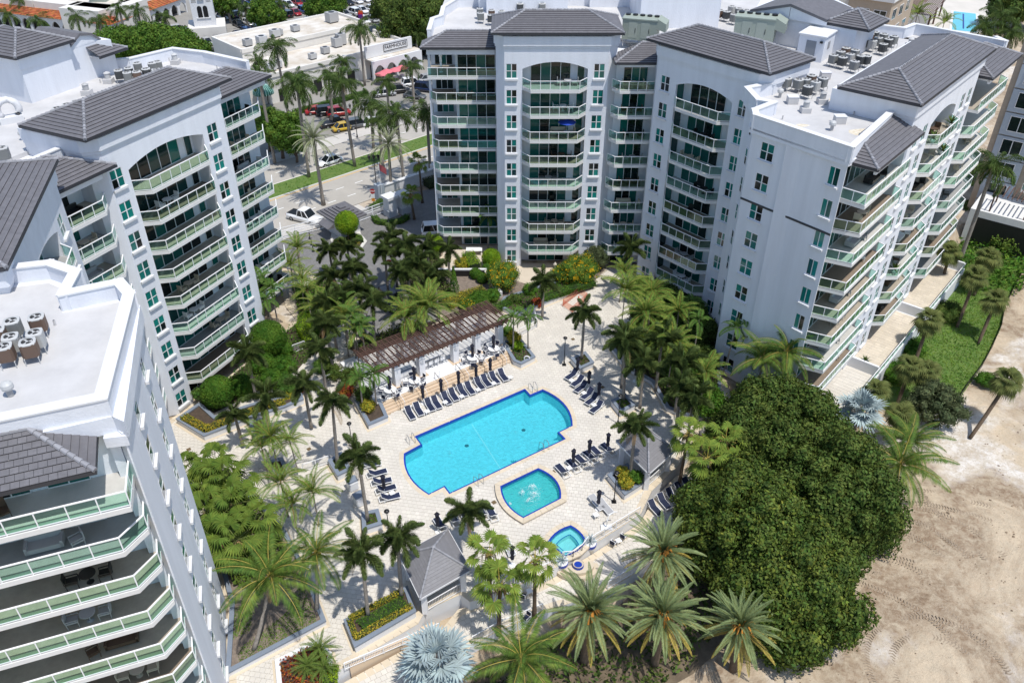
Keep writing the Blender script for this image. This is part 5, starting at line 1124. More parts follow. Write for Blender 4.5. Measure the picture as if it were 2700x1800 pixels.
for i, (x, y, zc, lab) in enumerate([(1470, 80, 4.0, "fountain palm at the head of the left garden bed"), (1600, 140, 4.4, "fountain palm right of the bed's first one"), (1420, 190, 3.6, "fountain palm close to the near left wall, upper"), (1620, 330, 4.6, "largest fountain palm in the left garden bed"), (1440, 380, 3.8, "fountain palm close to the near left wall, middle"), (1640, 560, 4.6, "fountain palm with drooping leaves above the lawn"), (1500, 600, 3.8, "fountain palm close to the near left wall, lower"), (1740, 480, 4.0, "fountain palm at the right side of the left garden bed"), (1340, 90, 3.4, "fountain palm at the bed's far corner by the wall")]):
    palm_c('fountain', S(7, x, y), zc, .3, lab, sc=1.1, group="fountain palms in the left garden bed")
palm_c('bismarck', S(8, 680, 1420), 2.0, -1.1, "silver-blue fan palm at the bottom edge", sc=1.15); palm_c('bismarck', S(6, 1220, 1260), 2.0, -2.2, "silver-blue fan palm behind the great ficus", sc=1.05)
for i, (x, y, zc, s) in enumerate([(2210, 1330, 1.1, 1.25), (2120, 1440, 1.0, 1.2), (2230, 1460, .9, 1.1)]): palm_c('cycad', S(7, x, y), zc, .2, ["bushy cycad, uppermost in the croton bed", "bushy cycad, left one in the croton bed", "bushy cycad, lowest in the croton bed"][i], sc=s, group="cycads in the croton bed")
# royal palms along the street
for i, (b_, c_, lab) in enumerate([((815, 468), (790, 215), "royal palm on the median, left of the tall pair"), ((936, 440), (925, 215), "royal palm on the median with a tall pale trunk"), ((1065, 480), (1060, 305), "royal palm by the entrance wall"), ((1135, 460), (1120, 300), "royal palm touching the middle wing's left edge"), ((765, 330), (768, 125), "tallest royal palm before the flat-roofed shops"), ((962, 225), (962, 75), "royal palm against the white shop roof"), ((800, 345), (850, 220), "royal palm between the parked cars and the shops"), ((985, 390), (975, 270), "royal palm behind the silvery palm at the entrance"), ((1093, 290), (1088, 175), "small bright palm beside the pink parasols"), ((1100, 165), (1095, 90), "small bright palm at the shops' street corner"), ((880, 330), (890, 195), "royal palm between the two median palms, farther back"), ((1030, 330), (1025, 215), "royal palm below the parasols"), ((700, 300), (718, 165), "royal palm beside the dome awning"), ((905, 300), (830, 165), "royal palm leaning left before the shops"), ((1010, 440), (1000, 320), "royal palm on the median's right part"), ((725, 430), (752, 195), "royal palm leaning at the left building's far end")]):
    palm_px('royal', b_, 0, c_, lab, sc=1.15 if i < 8 else .8, group="royal palms along the street", rad=.2)
for i, (x, y, xb, yb) in enumerate([(20, 40, 40, 95), (110, 55, 125, 125), (210, 45, 225, 130), (330, 25, 335, 110), (375, 30, 385, 120), (440, 45, 450, 115), (265, 55, 275, 120), (600, 15, 608, 60), (645, 22, 655, 75), (735, 8, 745, 55), (1185, 8, 1190, 60), (60, 0, 75, 70)]):
    palm_px('royal', (xb, yb), 0, (x, y), "royal palm in the " + ["far left corner of the plaza", "plaza left of the tiled arcade", "plaza before the arcade's left bay", "plaza before the arcade's arches", "plaza before the arcade's bend", "plaza just left of the bell tower", "plaza at the arcade's middle", "car park just right of the bell tower", "car park, second right of the bell tower", "car park, third right of the bell tower", "plaza beside the red banners", "plaza's farthest left row"][i], sc=.95, group="royal palms of the plaza", n=13)
# ---------------------------------------------------------------- trees, shrubs, hedges
BARK = mat("tree_bark", (.16, .12, .09), .95, var=.3, vscale=4, bump=.5, bscale=8)
def tree(label, pos, rx, ry, rz, zc, zg, m, dens=9, size=.32, nl=46, lr=(.9, 1.6), name="tree", seed=1, group=None, up=.15, low=-.35):
    rr = random.Random(seed); x, y = pos[:2]; t = thing(name, label, "tree", (x, y, zg), group=group); L = []
    for i in range(nl):
        f = (i + .5) / nl; u = 1 - f * (1 - low); a = i * GOLD; s = math.sqrt(max(0, 1 - u * u)); k = rr.uniform(.66, 1.04)
        L.append((math.cos(a) * s * rx * k, math.sin(a) * s * ry * k, zc - zg + u * rz * k, rr.uniform(*lr)))
    for i in range(max(4, nl // 7)): L.append((rr.uniform(-.5, .5) * rx, rr.uniform(-.5, .5) * ry, zc - zg + rr.uniform(-.3, .4) * rz, max(lr) * 1.15))
    V = lumps_cloud(L, dens * 2.6, size, .6, .25, .42, up); mi = None
    link("crown", qmesh("crown", V, m if isinstance(m, list) else [m], midx=(rng.random(len(V)) < .3).astype(int) if isinstance(m, list) else None), t)
    tb = MB(); h = zc - zg; tb.tube([(0, 0, 0), (.1, .05, h * .35), (0, 0, h * .75)], [rx * .07 + .06, rx * .05 + .05, rx * .03 + .03], 8)
    for i in range(6): a = i * 1.05 + seed; tb.tube([(0, 0, h * .3), (math.cos(a) * rx * .35, math.sin(a) * ry * .35, h * .75), (math.cos(a) * rx * .65, math.sin(a) * ry * .65, h * 1.0)], [rx * .035 + .03, rx * .025 + .02, .02], 6)
    link("trunk", tb.mesh("tree_trunk", BARK, True), t); return t
def shrub(label, pos, r, zg, m, h=None, dens=26, size=.16, nl=12, name="shrub", cat="shrub", group=None, trunk=0.0, seed=2, asp=.55):
    rr = random.Random(seed + int(pos[0] * 31 + pos[1] * 17)); h = h or r * 1.5; t = thing(name, label, cat, (pos[0], pos[1], zg), group=group); L = []
    for i in range(nl):
        f = (i + .5) / nl; u = 1 - f * 1.35; a = i * GOLD; s = math.sqrt(max(0, 1 - u * u)); L.append((math.cos(a) * s * r * .62, math.sin(a) * s * r * .62, trunk + h * .5 + u * h * .32, r * rr.uniform(.36, .5)))
    link("foliage", qmesh("foliage", lumps_cloud(L, dens * 2.2, size, asp, .3, .6, .2), [m]), t)
    st = MB()
    for i in range(4): a = i * 1.6; st.tube([(math.cos(a) * .06, math.sin(a) * .06, 0), (math.cos(a) * r * .25, math.sin(a) * r * .25, trunk + h * .5)], [.05, .02], 5)
    link("stem", st.mesh("shrub_stem", BARK), t); return t
def ball(label, pos, r, zg, m, group="clipped round shrubs", size=.15, dens=170, trunk=0.0, name="shrub"):
    t = thing(name, label, "shrub", (pos[0], pos[1], zg), group=group); n = int(dens * r * r * 12); d = norm(rng.normal(0, 1, (n, 3)) + np.array([0, 0, .25])); P = d * r * (1 - .12 * rng.random((n, 1))) + np.array([0, 0, trunk + r * .85])
    P[:, 2] = np.maximum(P[:, 2], trunk + .05); V = leaves(P, d, size, .6, .5); th = np.linspace(0, 2 * np.pi, 11); ph = np.linspace(-1.4, 1.5, 8); gg = np.array([[[r * .84 * np.cos(b) * np.cos(a), r * .84 * np.cos(b) * np.sin(a), trunk + r * .85 + r * .84 * np.sin(b)] for a in th] for b in ph]); V = np.concatenate([V, np.stack([gg[:-1, :-1], gg[:-1, 1:], gg[1:, 1:], gg[1:, :-1]], 2).reshape(-1, 4, 3)]); link("foliage", qmesh("foliage", V, [m]), t); link("stem", MB().tube([(0, 0, 0), (0, 0, trunk + r * .8)], [.09, .06], 6).mesh("shrub_stem", BARK), t); return t
def hedge(label, pts, w, h, zg, m, dens=170, size=.13, group="clipped hedges", name="hedge"):
    pts = [Vector((*p[:2], 0)) for p in pts]; o0 = pts[0].copy(); t = thing(name, label, "hedge", (o0.x, o0.y, zg), group=group); out = []
    for a, b_ in zip(pts[:-1], pts[1:]):
        a = np.array(a - o0); b2 = np.array(b_ - o0); d = b2 - a; L = np.linalg.norm(d); d /= max(L, 1e-6); s = np.array([-d[1], d[0], 0]); n = int(dens * L * (w + 2 * h)); n = max(n, 10)
        q = rng.random(n); top = q < w / (w + 2 * h); al = rng.uniform(-.15, L + .15, n); lat = np.where(top, rng.uniform(-w / 2, w / 2, n), np.sign(rng.random(n) - .5) * w / 2 * rng.uniform(.85, 1.05, n)); z = np.where(top, h * rng.uniform(.86, 1.06, n), rng.uniform(.05, h, n))
        P = a + d * al[:, None] + s * lat[:, None] + np.array([0, 0, 1.0]) * z[:, None]; N = np.where(top[:, None], np.array([0, 0, 1.0]), s * np.sign(lat)[:, None] + np.array([0, 0, .3])); out.append(leaves(P, N, size, .6, .6))
    link("foliage", qmesh("foliage", np.concatenate(out), [m]), t); cm = MB()
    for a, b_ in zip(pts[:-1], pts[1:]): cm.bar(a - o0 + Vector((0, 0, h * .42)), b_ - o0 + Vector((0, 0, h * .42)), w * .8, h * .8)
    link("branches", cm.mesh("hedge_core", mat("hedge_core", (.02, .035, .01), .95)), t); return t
def cover(name, label, poly, z, h, m, dens=70, size=.16, excl=(), upn=.8, asp=.5, blades=False):
    poly = [tuple(p[:2]) for p in poly]; xs = [p[0] for p in poly]; ys = [p[1] for p in poly]; n = int(dens * (max(xs) - min(xs)) * (max(ys) - min(ys))); P = np.stack([rng.uniform(min(xs), max(xs), n), rng.uniform(min(ys), max(ys), n), z + h * rng.random(n)], 1)
    k = np.array([inside(p, poly) and not any(inside(p, e) for e in excl) for p in P], bool); P = P[k]
    if len(P) == 0: return
    if z < .2 and z > -.5 and 'median' not in label: sheet('planting_bed', poly, .047, SOIL); P[:, 2] += .05 - z
    N = np.tile(np.array([0, 0, 1.0]), (len(P), 1)); o = link(name, qmesh(name, leaves(P, N, size, asp, upn), [m])); tag(o, label, "plants", kind="stuff"); return o
G2 = lambda k, x, y, z=0.0: g(*S(k, x, y), z)
# the great ficus trees at the right
GFI = "great ficus trees at the right"
for i, (px, py, zc, rx, ry, rz, lab) in enumerate([((2050), 1150, 2.4, 5.8, 5.4, 4.8, "great ficus nearest the right wing, dark rounded crown"), (2185, 1320, 1.8, 5.5, 6.2, 5.0, "great ficus on the right, edging the bare sand"), (1975, 1400, 2.0, 6.0, 6.0, 5.0, "great ficus on the left, beside the outer terrace"), (2070, 1560, 1.4, 5.4, 5.0, 4.4, "great ficus lowest in the picture, behind the date palm")]):
    p = g(px, py, zc); tree(lab, p, rx, ry, rz, zc, -2.2, [G_FIC, G_FIC2] if i in (2, 3) else [G_FIC, G_FIC], 15, .30, 85, (.8, 1.7), "ficus_tree", i + 3, GFI, .2, -.55)
tree("loose grey-green tree right of the silver-blue palm", g(*S(6, 1740, 1230), .4), 2.9, 2.9, 2.2, .4, -2.2, G_OLIVE, 9, .24, 34, (.6, 1.0), "tree", 5, None)
# street and background trees
for i, (px, py, zc, r, rz, lab, m) in enumerate([(735, 350, 4.5, 4.0, 3.2, "leafy street tree at the left building's far corner", G_TREE), (700, 330, 4.6, 3.4, 2.8, "leafy street tree half hidden by the left building", G_TREE), (775, 375, 3.5, 2.6, 2.2, "smaller leafy tree beside the road", G_TREE), (1110, 60, 6.5, 8.5, 6.5, "big dark spreading tree beyond the middle wing", G_FIC), (1050, 25, 5.0, 6.0, 4.5, "dark tree at the plaza's red banners", G_FIC),
    (330, 122, 3.8, 5.5, 3.4, "broad green tree behind the left roof, left one", G_TREE), (400, 118, 4.0, 5.5, 3.6, "broad green tree behind the left roof, middle one", G_TREE), (465, 126, 3.6, 5.0, 3.2, "broad green tree behind the left roof, right one", G_TREE), (520, 138, 2.6, 3.0, 2.2, "low green tree at the foot of the bell tower", G_TREE), (700, 42, 4.0, 4.2, 3.4, "light green tree among the parked cars", G_TREE), (855, 22, 4.0, 4.6, 3.4, "round green tree in the car park's far rows", G_TREE), (1520, 8, 8.0, 8.0, 6.0, "green tree peeping over the middle tower's roof", G_FIC), (1560, 25, 6.0, 6.0, 5.0, "green tree behind the roof right of the middle tower", G_TREE), (585, 12, 4.0, 4.0, 3.0, "pale green tree right of the bell tower", G_TREE)]):
    tree(lab, g(px, py, zc), r, r, rz, zc, -.1, m, 5, .5 if py < 150 else .34, 40, (r * .2, r * .34), "tree", i + 11, "trees along the streets", .2, -.3)
# clipped trees and balls
for k, x, y, zc, r, lab, tr in [(4, 1500, 1150, 1.8, 1.75, "round clipped tree in the left planter bed", .7), (4, 1665, 1085, 1.4, 1.3, "clipped round bush right of the round clipped tree", .2), (4, 1850, 770, 2.0, 2.1, "large round tree where the left walkway bends", .4), (4, 1965, 830, .9, .9, "small round bush beside the left walkway gate", 0), (5, 640, 95, 2.4, 1.35, "round clipped ball bush by the middle wing's left patio", .8), (5, 1032, 195, 1.6, 1.3, "round clipped ball bush at the middle wing's pillar", .2), (5, 925, 320, .6, .8, "small ball bush beside the lime hedge, left", 0), (5, 970, 350, .6, .75, "small ball bush beside the lime hedge, right", 0), (5, 1005, 280, .6, .7, "small ball bush on the patio path", 0)]:
    ball(lab, G2(k, x, y, zc), r, .0, G_LIME if k == 5 and x < 1100 and y < 250 else G_HEDGE, trunk=tr)
p = g(914, 588, 2.6); ball("leafy clipped tree beside the guardhouse", p, 1.7, 0, G_LIME, trunk=1.2)
# flowering and mixed shrubs
for k, x, y, zc, r, h, m, lab in [(5, 1110, 340, 1.6, 2.5, 3.4, G_YELFL, "yellow flowering shrub before the middle tower, left"), (5, 1640, 300, 1.6, 2.7, 3.4, G_YELFL, "yellow flowering shrub before the middle tower, right"), (5, 1760, 215, 1.4, 2.0, 3.2, G_OLIVE, "grey-green shrub at the middle wing's right end"), (5, 1520, 330, 1.0, 1.6, 2.2, G_YELFL, "lower yellow flowering shrub beside the stone table"), (5, 1415, 370, 1.0, .9, 2.0, G_OLIVE, "narrow dark shrub in the flower bed"), (5, 1350, 515, .6, .85, 1.0, G_RED, "orange croton at the tip of the flower bed"), (5, 1300, 430, .8, 1.1, 1.5, G_HEDGE, "green shrub left of the orange croton"), (5, 1190, 500, .6, 1.0, 1.3, G_FIC, "dark spiky shrub by the pergola patio"), (5, 950, 500, .7, 1.5, 1.5, G_HEDGE, "mixed shrub behind the pergola, right"), (5, 870, 530, .6, 1.3, 1.2, G_YELFL, "low shrub of small purple and green leaves behind the pergola"), (5, 1040, 470, .7, 1.2, 1.4, G_HEDGE, "green shrub at the sunken ramp's corner"), (5, 830, 250, .8, 1.1, 1.6, G_GOLD, "golden shrub left of the lime hedge"),
    (4, 1380, 1160, 1.2, .9, 1.6, G_ADO, "palm-leaved shrub at the left end of the left planter"), (4, 1950, 960, 1.0, 1.6, 2.0, G_HEDGE, "tall green shrub in the left garden, upper"), (4, 1990, 1090, .8, 1.4, 1.8, G_ADO, "dark glossy shrub in the left garden, lower"), (4, 1880, 1050, .8, 1.5, 1.8, G_HEDGE, "green shrub behind the second foxtail palm"), (4, 2055, 1120, .6, .8, 1.2, G_RED, "red croton at the corner of the left garden"), (4, 1990, 1165, .5, .8, .9, G_GOLD, "golden shrub at the left garden's edge"), (4, 2230, 950, .7, 1.3, 1.4, G_ADO, "white-flowering shrub beside the left fence"), (4, 1800, 930, 1.0, 1.5, 1.8, G_HEDGE, "green shrub between the left clipped trees"), (4, 2290, 1000, .7, 1.2, 1.5, G_FIC, "dark shrub behind the left fence"),
    (5, 1190, 760, 1.2, 1.0, 1.1, G_GOLD, "yellow-leaved shrub in the right pergola planter"), (5, 1150, 720, 1.2, .9, 1.1, G_HEDGE, "green shrub in the right pergola planter"), (5, 1215, 810, 1.1, .7, .8, G_LIME, "bright shrub at the front of the right pergola planter"), (5, 150, 1150, 1.2, 1.1, 1.4, G_FIC, "dark shrub in the pergola step planter"), (5, 180, 1230, 1.1, .9, 1.1, G_GOLD, "orange-yellow croton in the pergola step planter"), (5, 30, 1130, 1.0, 1.0, 1.3, G_RED, "orange croton left of the pergola step planter"), (5, 60, 1060, .9, 1.4, 1.8, G_FIC, "dark shrub between fence and pergola planter"),
    (8, 1960, 190, 1.2, .8, .9, G_GOLD, "yellow shrub in the right gazebo planter, lower"), (8, 1935, 120, 1.2, .8, 1.0, G_GOLD, "yellow-green shrub in the right gazebo planter, upper"), (8, 2030, 150, 1.2, .8, 1.0, G_HEDGE, "dark green shrub in the right gazebo planter"),
    (6, 1460, 1010, -1.4, 2.0, 1.8, G_HEDGE, "shrub at the foot of the nearest terrace wall"), (6, 1580, 840, -1.4, 1.8, 1.6, G_HEDGE, "shrub at the foot of the middle terrace wall"), (6, 1830, 590, -1.2, 2.0, 2.0, G_FIC, "dark shrub below the terrace pier"), (6, 2090, 1060, -1.6, 1.3, 1.3, G_HEDGE, "lone shrub at the lawn's sandy edge"), (6, 180, 1160, .6, 1.6, 1.6, G_HEDGE, "clipped bush at the right deck's end"), (6, 470, 1150, .6, 1.6, 1.8, G_HEDGE, "pink-flowered shrub above the great ficus")]:
    shrub(lab, G2(k, x, y, zc), r, zc - h * .5 if zc > 0 and k not in (4,) and zc - h * .5 > .3 else (-2.1 if zc < 0 else (.55 if lab.find('planter') > 0 else 0.0)), m, h=h, group="garden shrubs")
# spreading understorey shrubs in the big beds, one by one
for i, (x, y, r, m) in enumerate([(1700, 840, 1.9, G_FIC), (1760, 880, 2.0, G_ARE), (1820, 900, 2.1, G_FIC), (1850, 960, 2.0, G_FIC), (1790, 980, 1.8, G_ADO), (1740, 930, 1.8, G_FIC), (1680, 890, 1.6, G_ARE), (1840, 1040, 1.8, G_FIC), (1880, 1080, 1.7, G_HEDGE), (1690, 770, 1.8, G_ARE), (1760, 790, 2.0, G_FIC), (1820, 830, 2.0, G_ARE), (1860, 880, 1.8, G_FIC)]):
    shrub(f"leafy understorey shrub of the corner bed, {ORD[i]} counted across", g(x, y, 1.2), r, .5, m, h=2.4, nl=14, dens=20, size=.24, group="understorey shrubs of the corner bed")
# hedges
hedge("golden hedge in the angular planter below the left building", [(-33.4, 65.1), (-30.6, 63.2), (-26.8, 65.9), (-23.8, 67.5)], .8, .6, .55, G_GOLD); hedge("golden croton hedge round the long planter's front", [(-12.6, 40.6), (-11.9, 39.1), (-8.0, 41.9)], .4, .55, .65, G_GOLD); hedge("golden croton hedge along the long planter's back", [(-12.6, 40.9), (-8.9, 43.4)], .4, .5, .65, G_GOLD); hedge("green mown hedge filling the long planter", [(-11.7, 40.2), (-8.6, 42.5)], 1.1, .35, .66, G_HEDGE)
hedge("bright lime hedge beside the middle wing patio", [tuple(G2(5, 870, 190, .9)[:2]), tuple(G2(5, 920, 270, .9)[:2])], 1.7, 1.5, 0, G_LIME); hedge("long green hedge along the flower bed's deck edge", [tuple(G2(5, 1380, 500, .6)[:2]), tuple(G2(5, 1560, 440, .6)[:2]), tuple(G2(5, 1740, 385, .6)[:2])], 1.2, .7, .45, G_HEDGE); hedge("golden hedge along the sunken garage ramp", [tuple(G2(5, 725, 530, .5)[:2]), tuple(G2(5, 850, 470, .5)[:2]), tuple(G2(5, 980, 430, .5)[:2])], 1.5, .9, 0, G_GOLD); hedge("green hedge behind the pergola's right end", [tuple(G2(5, 1050, 560, .5)[:2]), tuple(G2(5, 1150, 520, .5)[:2])], 1.2, .9, 0, G_HEDGE); hedge("curved lime hedge beside the left walkway", [tuple(G2(4, 2100, 620, .5)[:2]), tuple(G2(4, 2090, 700, .5)[:2]), tuple(G2(4, 2150, 790, .5)[:2])], 1.5, 1.1, 0, G_LIME); hedge("clipped hedge block at the left walkway's top", [tuple(G2(4, 2040, 400, .5)[:2]), tuple(G2(4, 2090, 470, .5)[:2])], 1.2, .9, 0, G_HEDGE)
hedge("clipped hedge cube by the right deck steps", [tuple(G2(6, 140, 1250, .6)[:2]), tuple(G2(6, 240, 1210, .6)[:2])], 1.8, 1.0, .0, G_LIME); hedge("lime green hedge slab beside the croton bed", [(-13.5, 37.0), (-13.1, 33.5)], 1.1, .5, .15, G_LIME); hedge("hedge ring at the gate pillars, left arc", [(-20.3, 111.0), (-19.6, 109.6), (-18.2, 109.2)], .9, .7, 0, G_HEDGE); hedge("hedge ring at the gate pillars, right arc", [(-17.8, 109.3), (-16.2, 109.8), (-15.4, 111.2)], .9, .7, 0, G_HEDGE); hedge("low hedge on the guardhouse island", [(-23.0, 105.6), (-21.6, 104.8), (-21.2, 103.6)], .9, .6, 0, G_HEDGE); hedge("hedge beside the stop sign at the street", [(-21.0, 113.8), (-19.5, 117.0), (-17.0, 119.5)], 1.2, .7, 0, G_HEDGE); hedge("long clipped hedge behind the entrance sign wall", [(-13.5, 122.0), (-8.0, 126.0)], 2.2, 1.2, 0, G_OLIVE); hedge("hedge along the shops' pavement left", rs(10, 26, 30, 30)[:2], 1.2, .8, 0, G_HEDGE)
# cypress
t_ = thing("cypress_tree", "narrow dark cypress beside the sunken garage ramp", "tree", tuple(G2(5, 780, 470, 0))); n_ = 1500; a_ = rng.uniform(0, 6.28, n_); h_ = rng.random(n_) ** .8 * 4.2; r_ = (.75 * (1 - h_ / 4.3) + .05) * rng.uniform(.7, 1.1, n_)
link("crown", qmesh("crown", leaves(np.stack([np.cos(a_) * r_, np.sin(a_) * r_, h_ + .1], 1), np.stack([np.cos(a_), np.sin(a_), a_ * 0 + .4], 1), .2, .45, .5), [G_HEDGE]), t_); link("trunk", MB().tube([(0, 0, 0), (0, 0, 3.6)], [.1, .03], 6).mesh("tree_trunk", BARK), t_)
# ground cover
cover("grass", "mown grass filling the square planter beside the loungers", offset(PL_2, -.3), .66, .12, G_GRASS, 160, .14); cover("grass", "mown grass in the square planter below the left loungers", offset(PL_5, -.3), .66, .12, G_GRASS, 160, .14); cover("grass", "mown grass in the square planter left of the pool", offset(PL_4, -.3), .66, .12, G_GRASS, 160, .14); cover("ground_cover", "dark ground cover in the planter by the lamp post", offset(PL_1, -.3), .66, .14, G_FIC, 120, .16)
cover("ground_cover", "green ground cover in the right pergola planter", offset(PL_A, -.3), .55, .2, G_HEDGE, 60, .2); cover("ground_cover", "mixed ground cover of the corner tower bed", offset(PL_RB, -.35), .45, .7, G_FIC, 40, .34); cover("ground_cover", "mixed ground cover in the flower bed before the patios", offset(PL_MB, -.3), .45, .4, G_HEDGE, 60, .22); cover("ground_cover", "red croton cover in the lowest bed", offset(PL_BOT, -.3), .2, .45, G_RED, 90, .2)
cover("grass", "lawn at the edge of the left garden bed", [(-15.2, 40.8), (-20.5, 37.2), (-20.7, 38.5), (-18, 41.5), (-17.3, 45)], .44, .1, G_GRASS, 150, .13); cover("ground_cover", "dense low planting under the fountain palms", [(-18, 45.6), (-20, 43.5), (-22.5, 44), (-24.5, 47), (-27.5, 53), (-24.5, 54.5), (-20.2, 50)], .45, .9, G_CHI, 60, .34); cover("grass", "lawn along the near left wall", [(-22.3, 42.2), (-21.6, 39.2), (-20.3, 40.0), (-20.6, 42.5)], .44, .1, G_GRASS, 150, .13)
cover("ground_cover", "shrubby planting between drive and pergola", [(-19.3, 78.6), (-12.8, 83.0), (-9.6, 83.6), (-9.6, 80.5), (-16.6, 76.2)], -.1, .9, G_FIC, 40, .32); cover("ground_cover", "shrubby planting along the left walkway", [(-23.5, 79.0), (-19.6, 84.5), (-21.0, 92), (-25.5, 93.5), (-27, 88)], -.1, 1.0, G_HEDGE, 36, .34); cover("ground_cover", "planting right of the drive", [(-15.5, 97.5), (-12.8, 99), (-10.8, 102), (-8.2, 92), (-6.5, 88.5), (-11, 87), (-13.2, 90)], -.1, .9, G_FIC, 40, .32); cover("ground_cover", "planting below the left building's balconies", [tuple(FL.w(*p)[:2]) for p in ((2, -.6), (24, -.6), (24, -4.5), (11, -6.5), (5, -4.5), (1.5, -3.2))], -.05, .6, G_HEDGE, 40, .28)
cover("ground_cover", "wild greenery beyond the farthest garden terrace", [(58, 95), (66, 93), (84, 108), (92, 128), (70, 116), (64, 106)], -2.1, 1.3, G_HEDGE, 12, .6); cover("ground_cover", "shade plants under the date palms", [(-2.5, 38.5), (9, 43.5), (15, 49.5), (19, 52), (20, 46), (14, 38.5), (6, 34), (-4, 34)], -2.2, .7, G_FIC, 16, .42); sheet('planting_bed', [(-2.8, 38.8), (9, 44.4), (15, 50), (19.5, 55), (24, 52), (21, 44), (14, 38), (6, 33.5), (-4, 33.5)], -2.06, mat('leaf_litter', (.10, .075, .05), .95, col2=(.17, .13, .085), vscale=1.2, bump=.6, bscale=6)); cover("grass", "ragged grass of the lawn strip", LAWN[2:] + [tuple(FR3.w(42, -5.2)[:2]), tuple(FR3.w(12, -5.2)[:2])], -2.04, .16, G_GRASS, 45, .22); cover("grass", "grass on the street median", rs(-60, 45, .2, 4.0), .08, .08, G_GRASS, 5, .25)
# ================================================================ shops, plaza and neighbours
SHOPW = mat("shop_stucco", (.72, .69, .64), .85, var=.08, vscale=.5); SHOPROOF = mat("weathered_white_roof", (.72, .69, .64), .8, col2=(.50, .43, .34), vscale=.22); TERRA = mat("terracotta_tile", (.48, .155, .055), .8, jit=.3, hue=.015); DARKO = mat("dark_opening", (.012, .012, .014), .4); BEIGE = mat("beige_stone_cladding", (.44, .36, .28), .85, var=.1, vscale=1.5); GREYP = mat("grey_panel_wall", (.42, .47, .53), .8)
MET = mat("unit_metal", (.42, .42, .42), .5, jit=.2); METG = mat("unit_grey_green", (.30, .34, .29), .55, jit=.08)
class FB(Bld):
    pass
sh = Bld("shop_building", "low white shop building with arcade and a black sign, facing the street", FRD.w(26, 44, 0))
sh.add("wall", MB().box(9, 43.2, 38.2, 51, -.1, 5.0).mesh("shop_wall", SHOPW), FRD); sh.add("roof_deck", MB().box(9.4, 42.8, 38.6, 50.6, 4.9, 5.08).mesh("shop_roof", SHOPROOF), FRD)
pp = MB(); pp.box(9, 43.2, 38.0, 38.4, 4.9, 5.7); pp.box(42.8, 43.25, 38.4, 51, 4.9, 5.7); pp.box(8.9, 9.4, 38.4, 51, 4.9, 5.7); sh.add("parapet", pp.mesh("shop_parapet", SHOPW), FRD)
sh.add("wall", MB().box(31.6, 43.6, 37.6, 38.1, 4.2, 6.6).mesh("sign_wall", TRIM), FRD)
arc = MB(); xs_ = [32.2, 35.2, 38.2, 41.2]
for x in xs_: arch_block(arc, x, x + 2.5, 35.6, 36.1, 1.9, 3.0, 4.0, 10); arc.box(x - .5, x, 35.6, 36.1, -.1, 4.0)
arc.box(43.7, 44.6, 35.6, 36.1, -.1, 4.0); arc.box(44.1, 44.6, 36.1, 38.2, -.1, 4.0); sh.add("arcade", arc.mesh("arcade", TRIM), FRD); sh.add("arcade_roof", MB().box(31.7, 44.6, 36.1, 38.2, 3.9, 4.15).mesh("arcade_roof", SHOPROOF), FRD)
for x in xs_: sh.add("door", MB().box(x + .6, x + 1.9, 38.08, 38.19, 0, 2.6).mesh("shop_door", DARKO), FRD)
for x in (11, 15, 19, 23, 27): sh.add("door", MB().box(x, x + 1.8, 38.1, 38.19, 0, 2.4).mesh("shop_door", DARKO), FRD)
def text(body, size, m, parent, loc, rot, name="lettering", extrude=.02):
    cu = bpy.data.curves.new(name, 'FONT'); cu.body = body; cu.size = size; cu.extrude = extrude; cu.align_x = 'CENTER'; cu.align_y = 'CENTER'; cu.materials.append(m)
    tmp = bpy.data.objects.new("tmp", cu); COL.objects.link(tmp); me = bpy.data.meshes.new_from_object(tmp.evaluated_get(bpy.context.evaluated_depsgraph_get())); bpy.data.objects.remove(tmp); bpy.data.curves.remove(cu)
    if not me.materials: me.materials.append(m)
    return link(name, me, parent, loc, rot=rot)
BLK = mat("black_sign", (.015, .015, .017), .5)
sg = sh.add("sign_board", MB().box(36.2, 42.2, 37.5, 37.58, 4.9, 6.2).mesh("sign_board", TRIM), FRD)
text("FARMHOUSE", 1.0, BLK, sg, (39.2, 37.47, 5.6), (R(90), 0, 0)); fm_ = MB()
for a in ((36.1, 42.3, 37.46, 37.5, 6.16, 6.28), (36.1, 42.3, 37.46, 37.5, 4.84, 4.96), (36.1, 36.2, 37.46, 37.5, 4.84, 6.28), (42.2, 42.3, 37.46, 37.5, 4.84, 6.28)): fm_.box(*a)
link("sign_frame", fm_.mesh("sign_frame", BLK), sg)
sh2 = Bld("shop_building", "taller long flat-roofed shop building behind the arcade shops", FRD.w(26, 56, 0)); sh2.add("wall", MB().box(11, 42, 51.1, 64, -.1, 6.8).mesh("shop_wall", SHOPW), FRD); sh2.add("roof_deck", MB().box(11.4, 41.6, 51.5, 63.6, 6.7, 6.9).mesh("shop_roof", SHOPROOF), FRD)
pp = MB()
for a in ((11, 42, 50.95, 51.4, 6.6, 7.4), (11, 42, 63.6, 64.1, 6.6, 7.4), (10.9, 11.4, 51.4, 63.6, 6.6, 7.4), (41.6, 42.1, 51.4, 63.6, 6.6, 7.4)): pp.box(*a)
sh2.add("parapet", pp.mesh("shop_parapet", SHOPW), FRD)
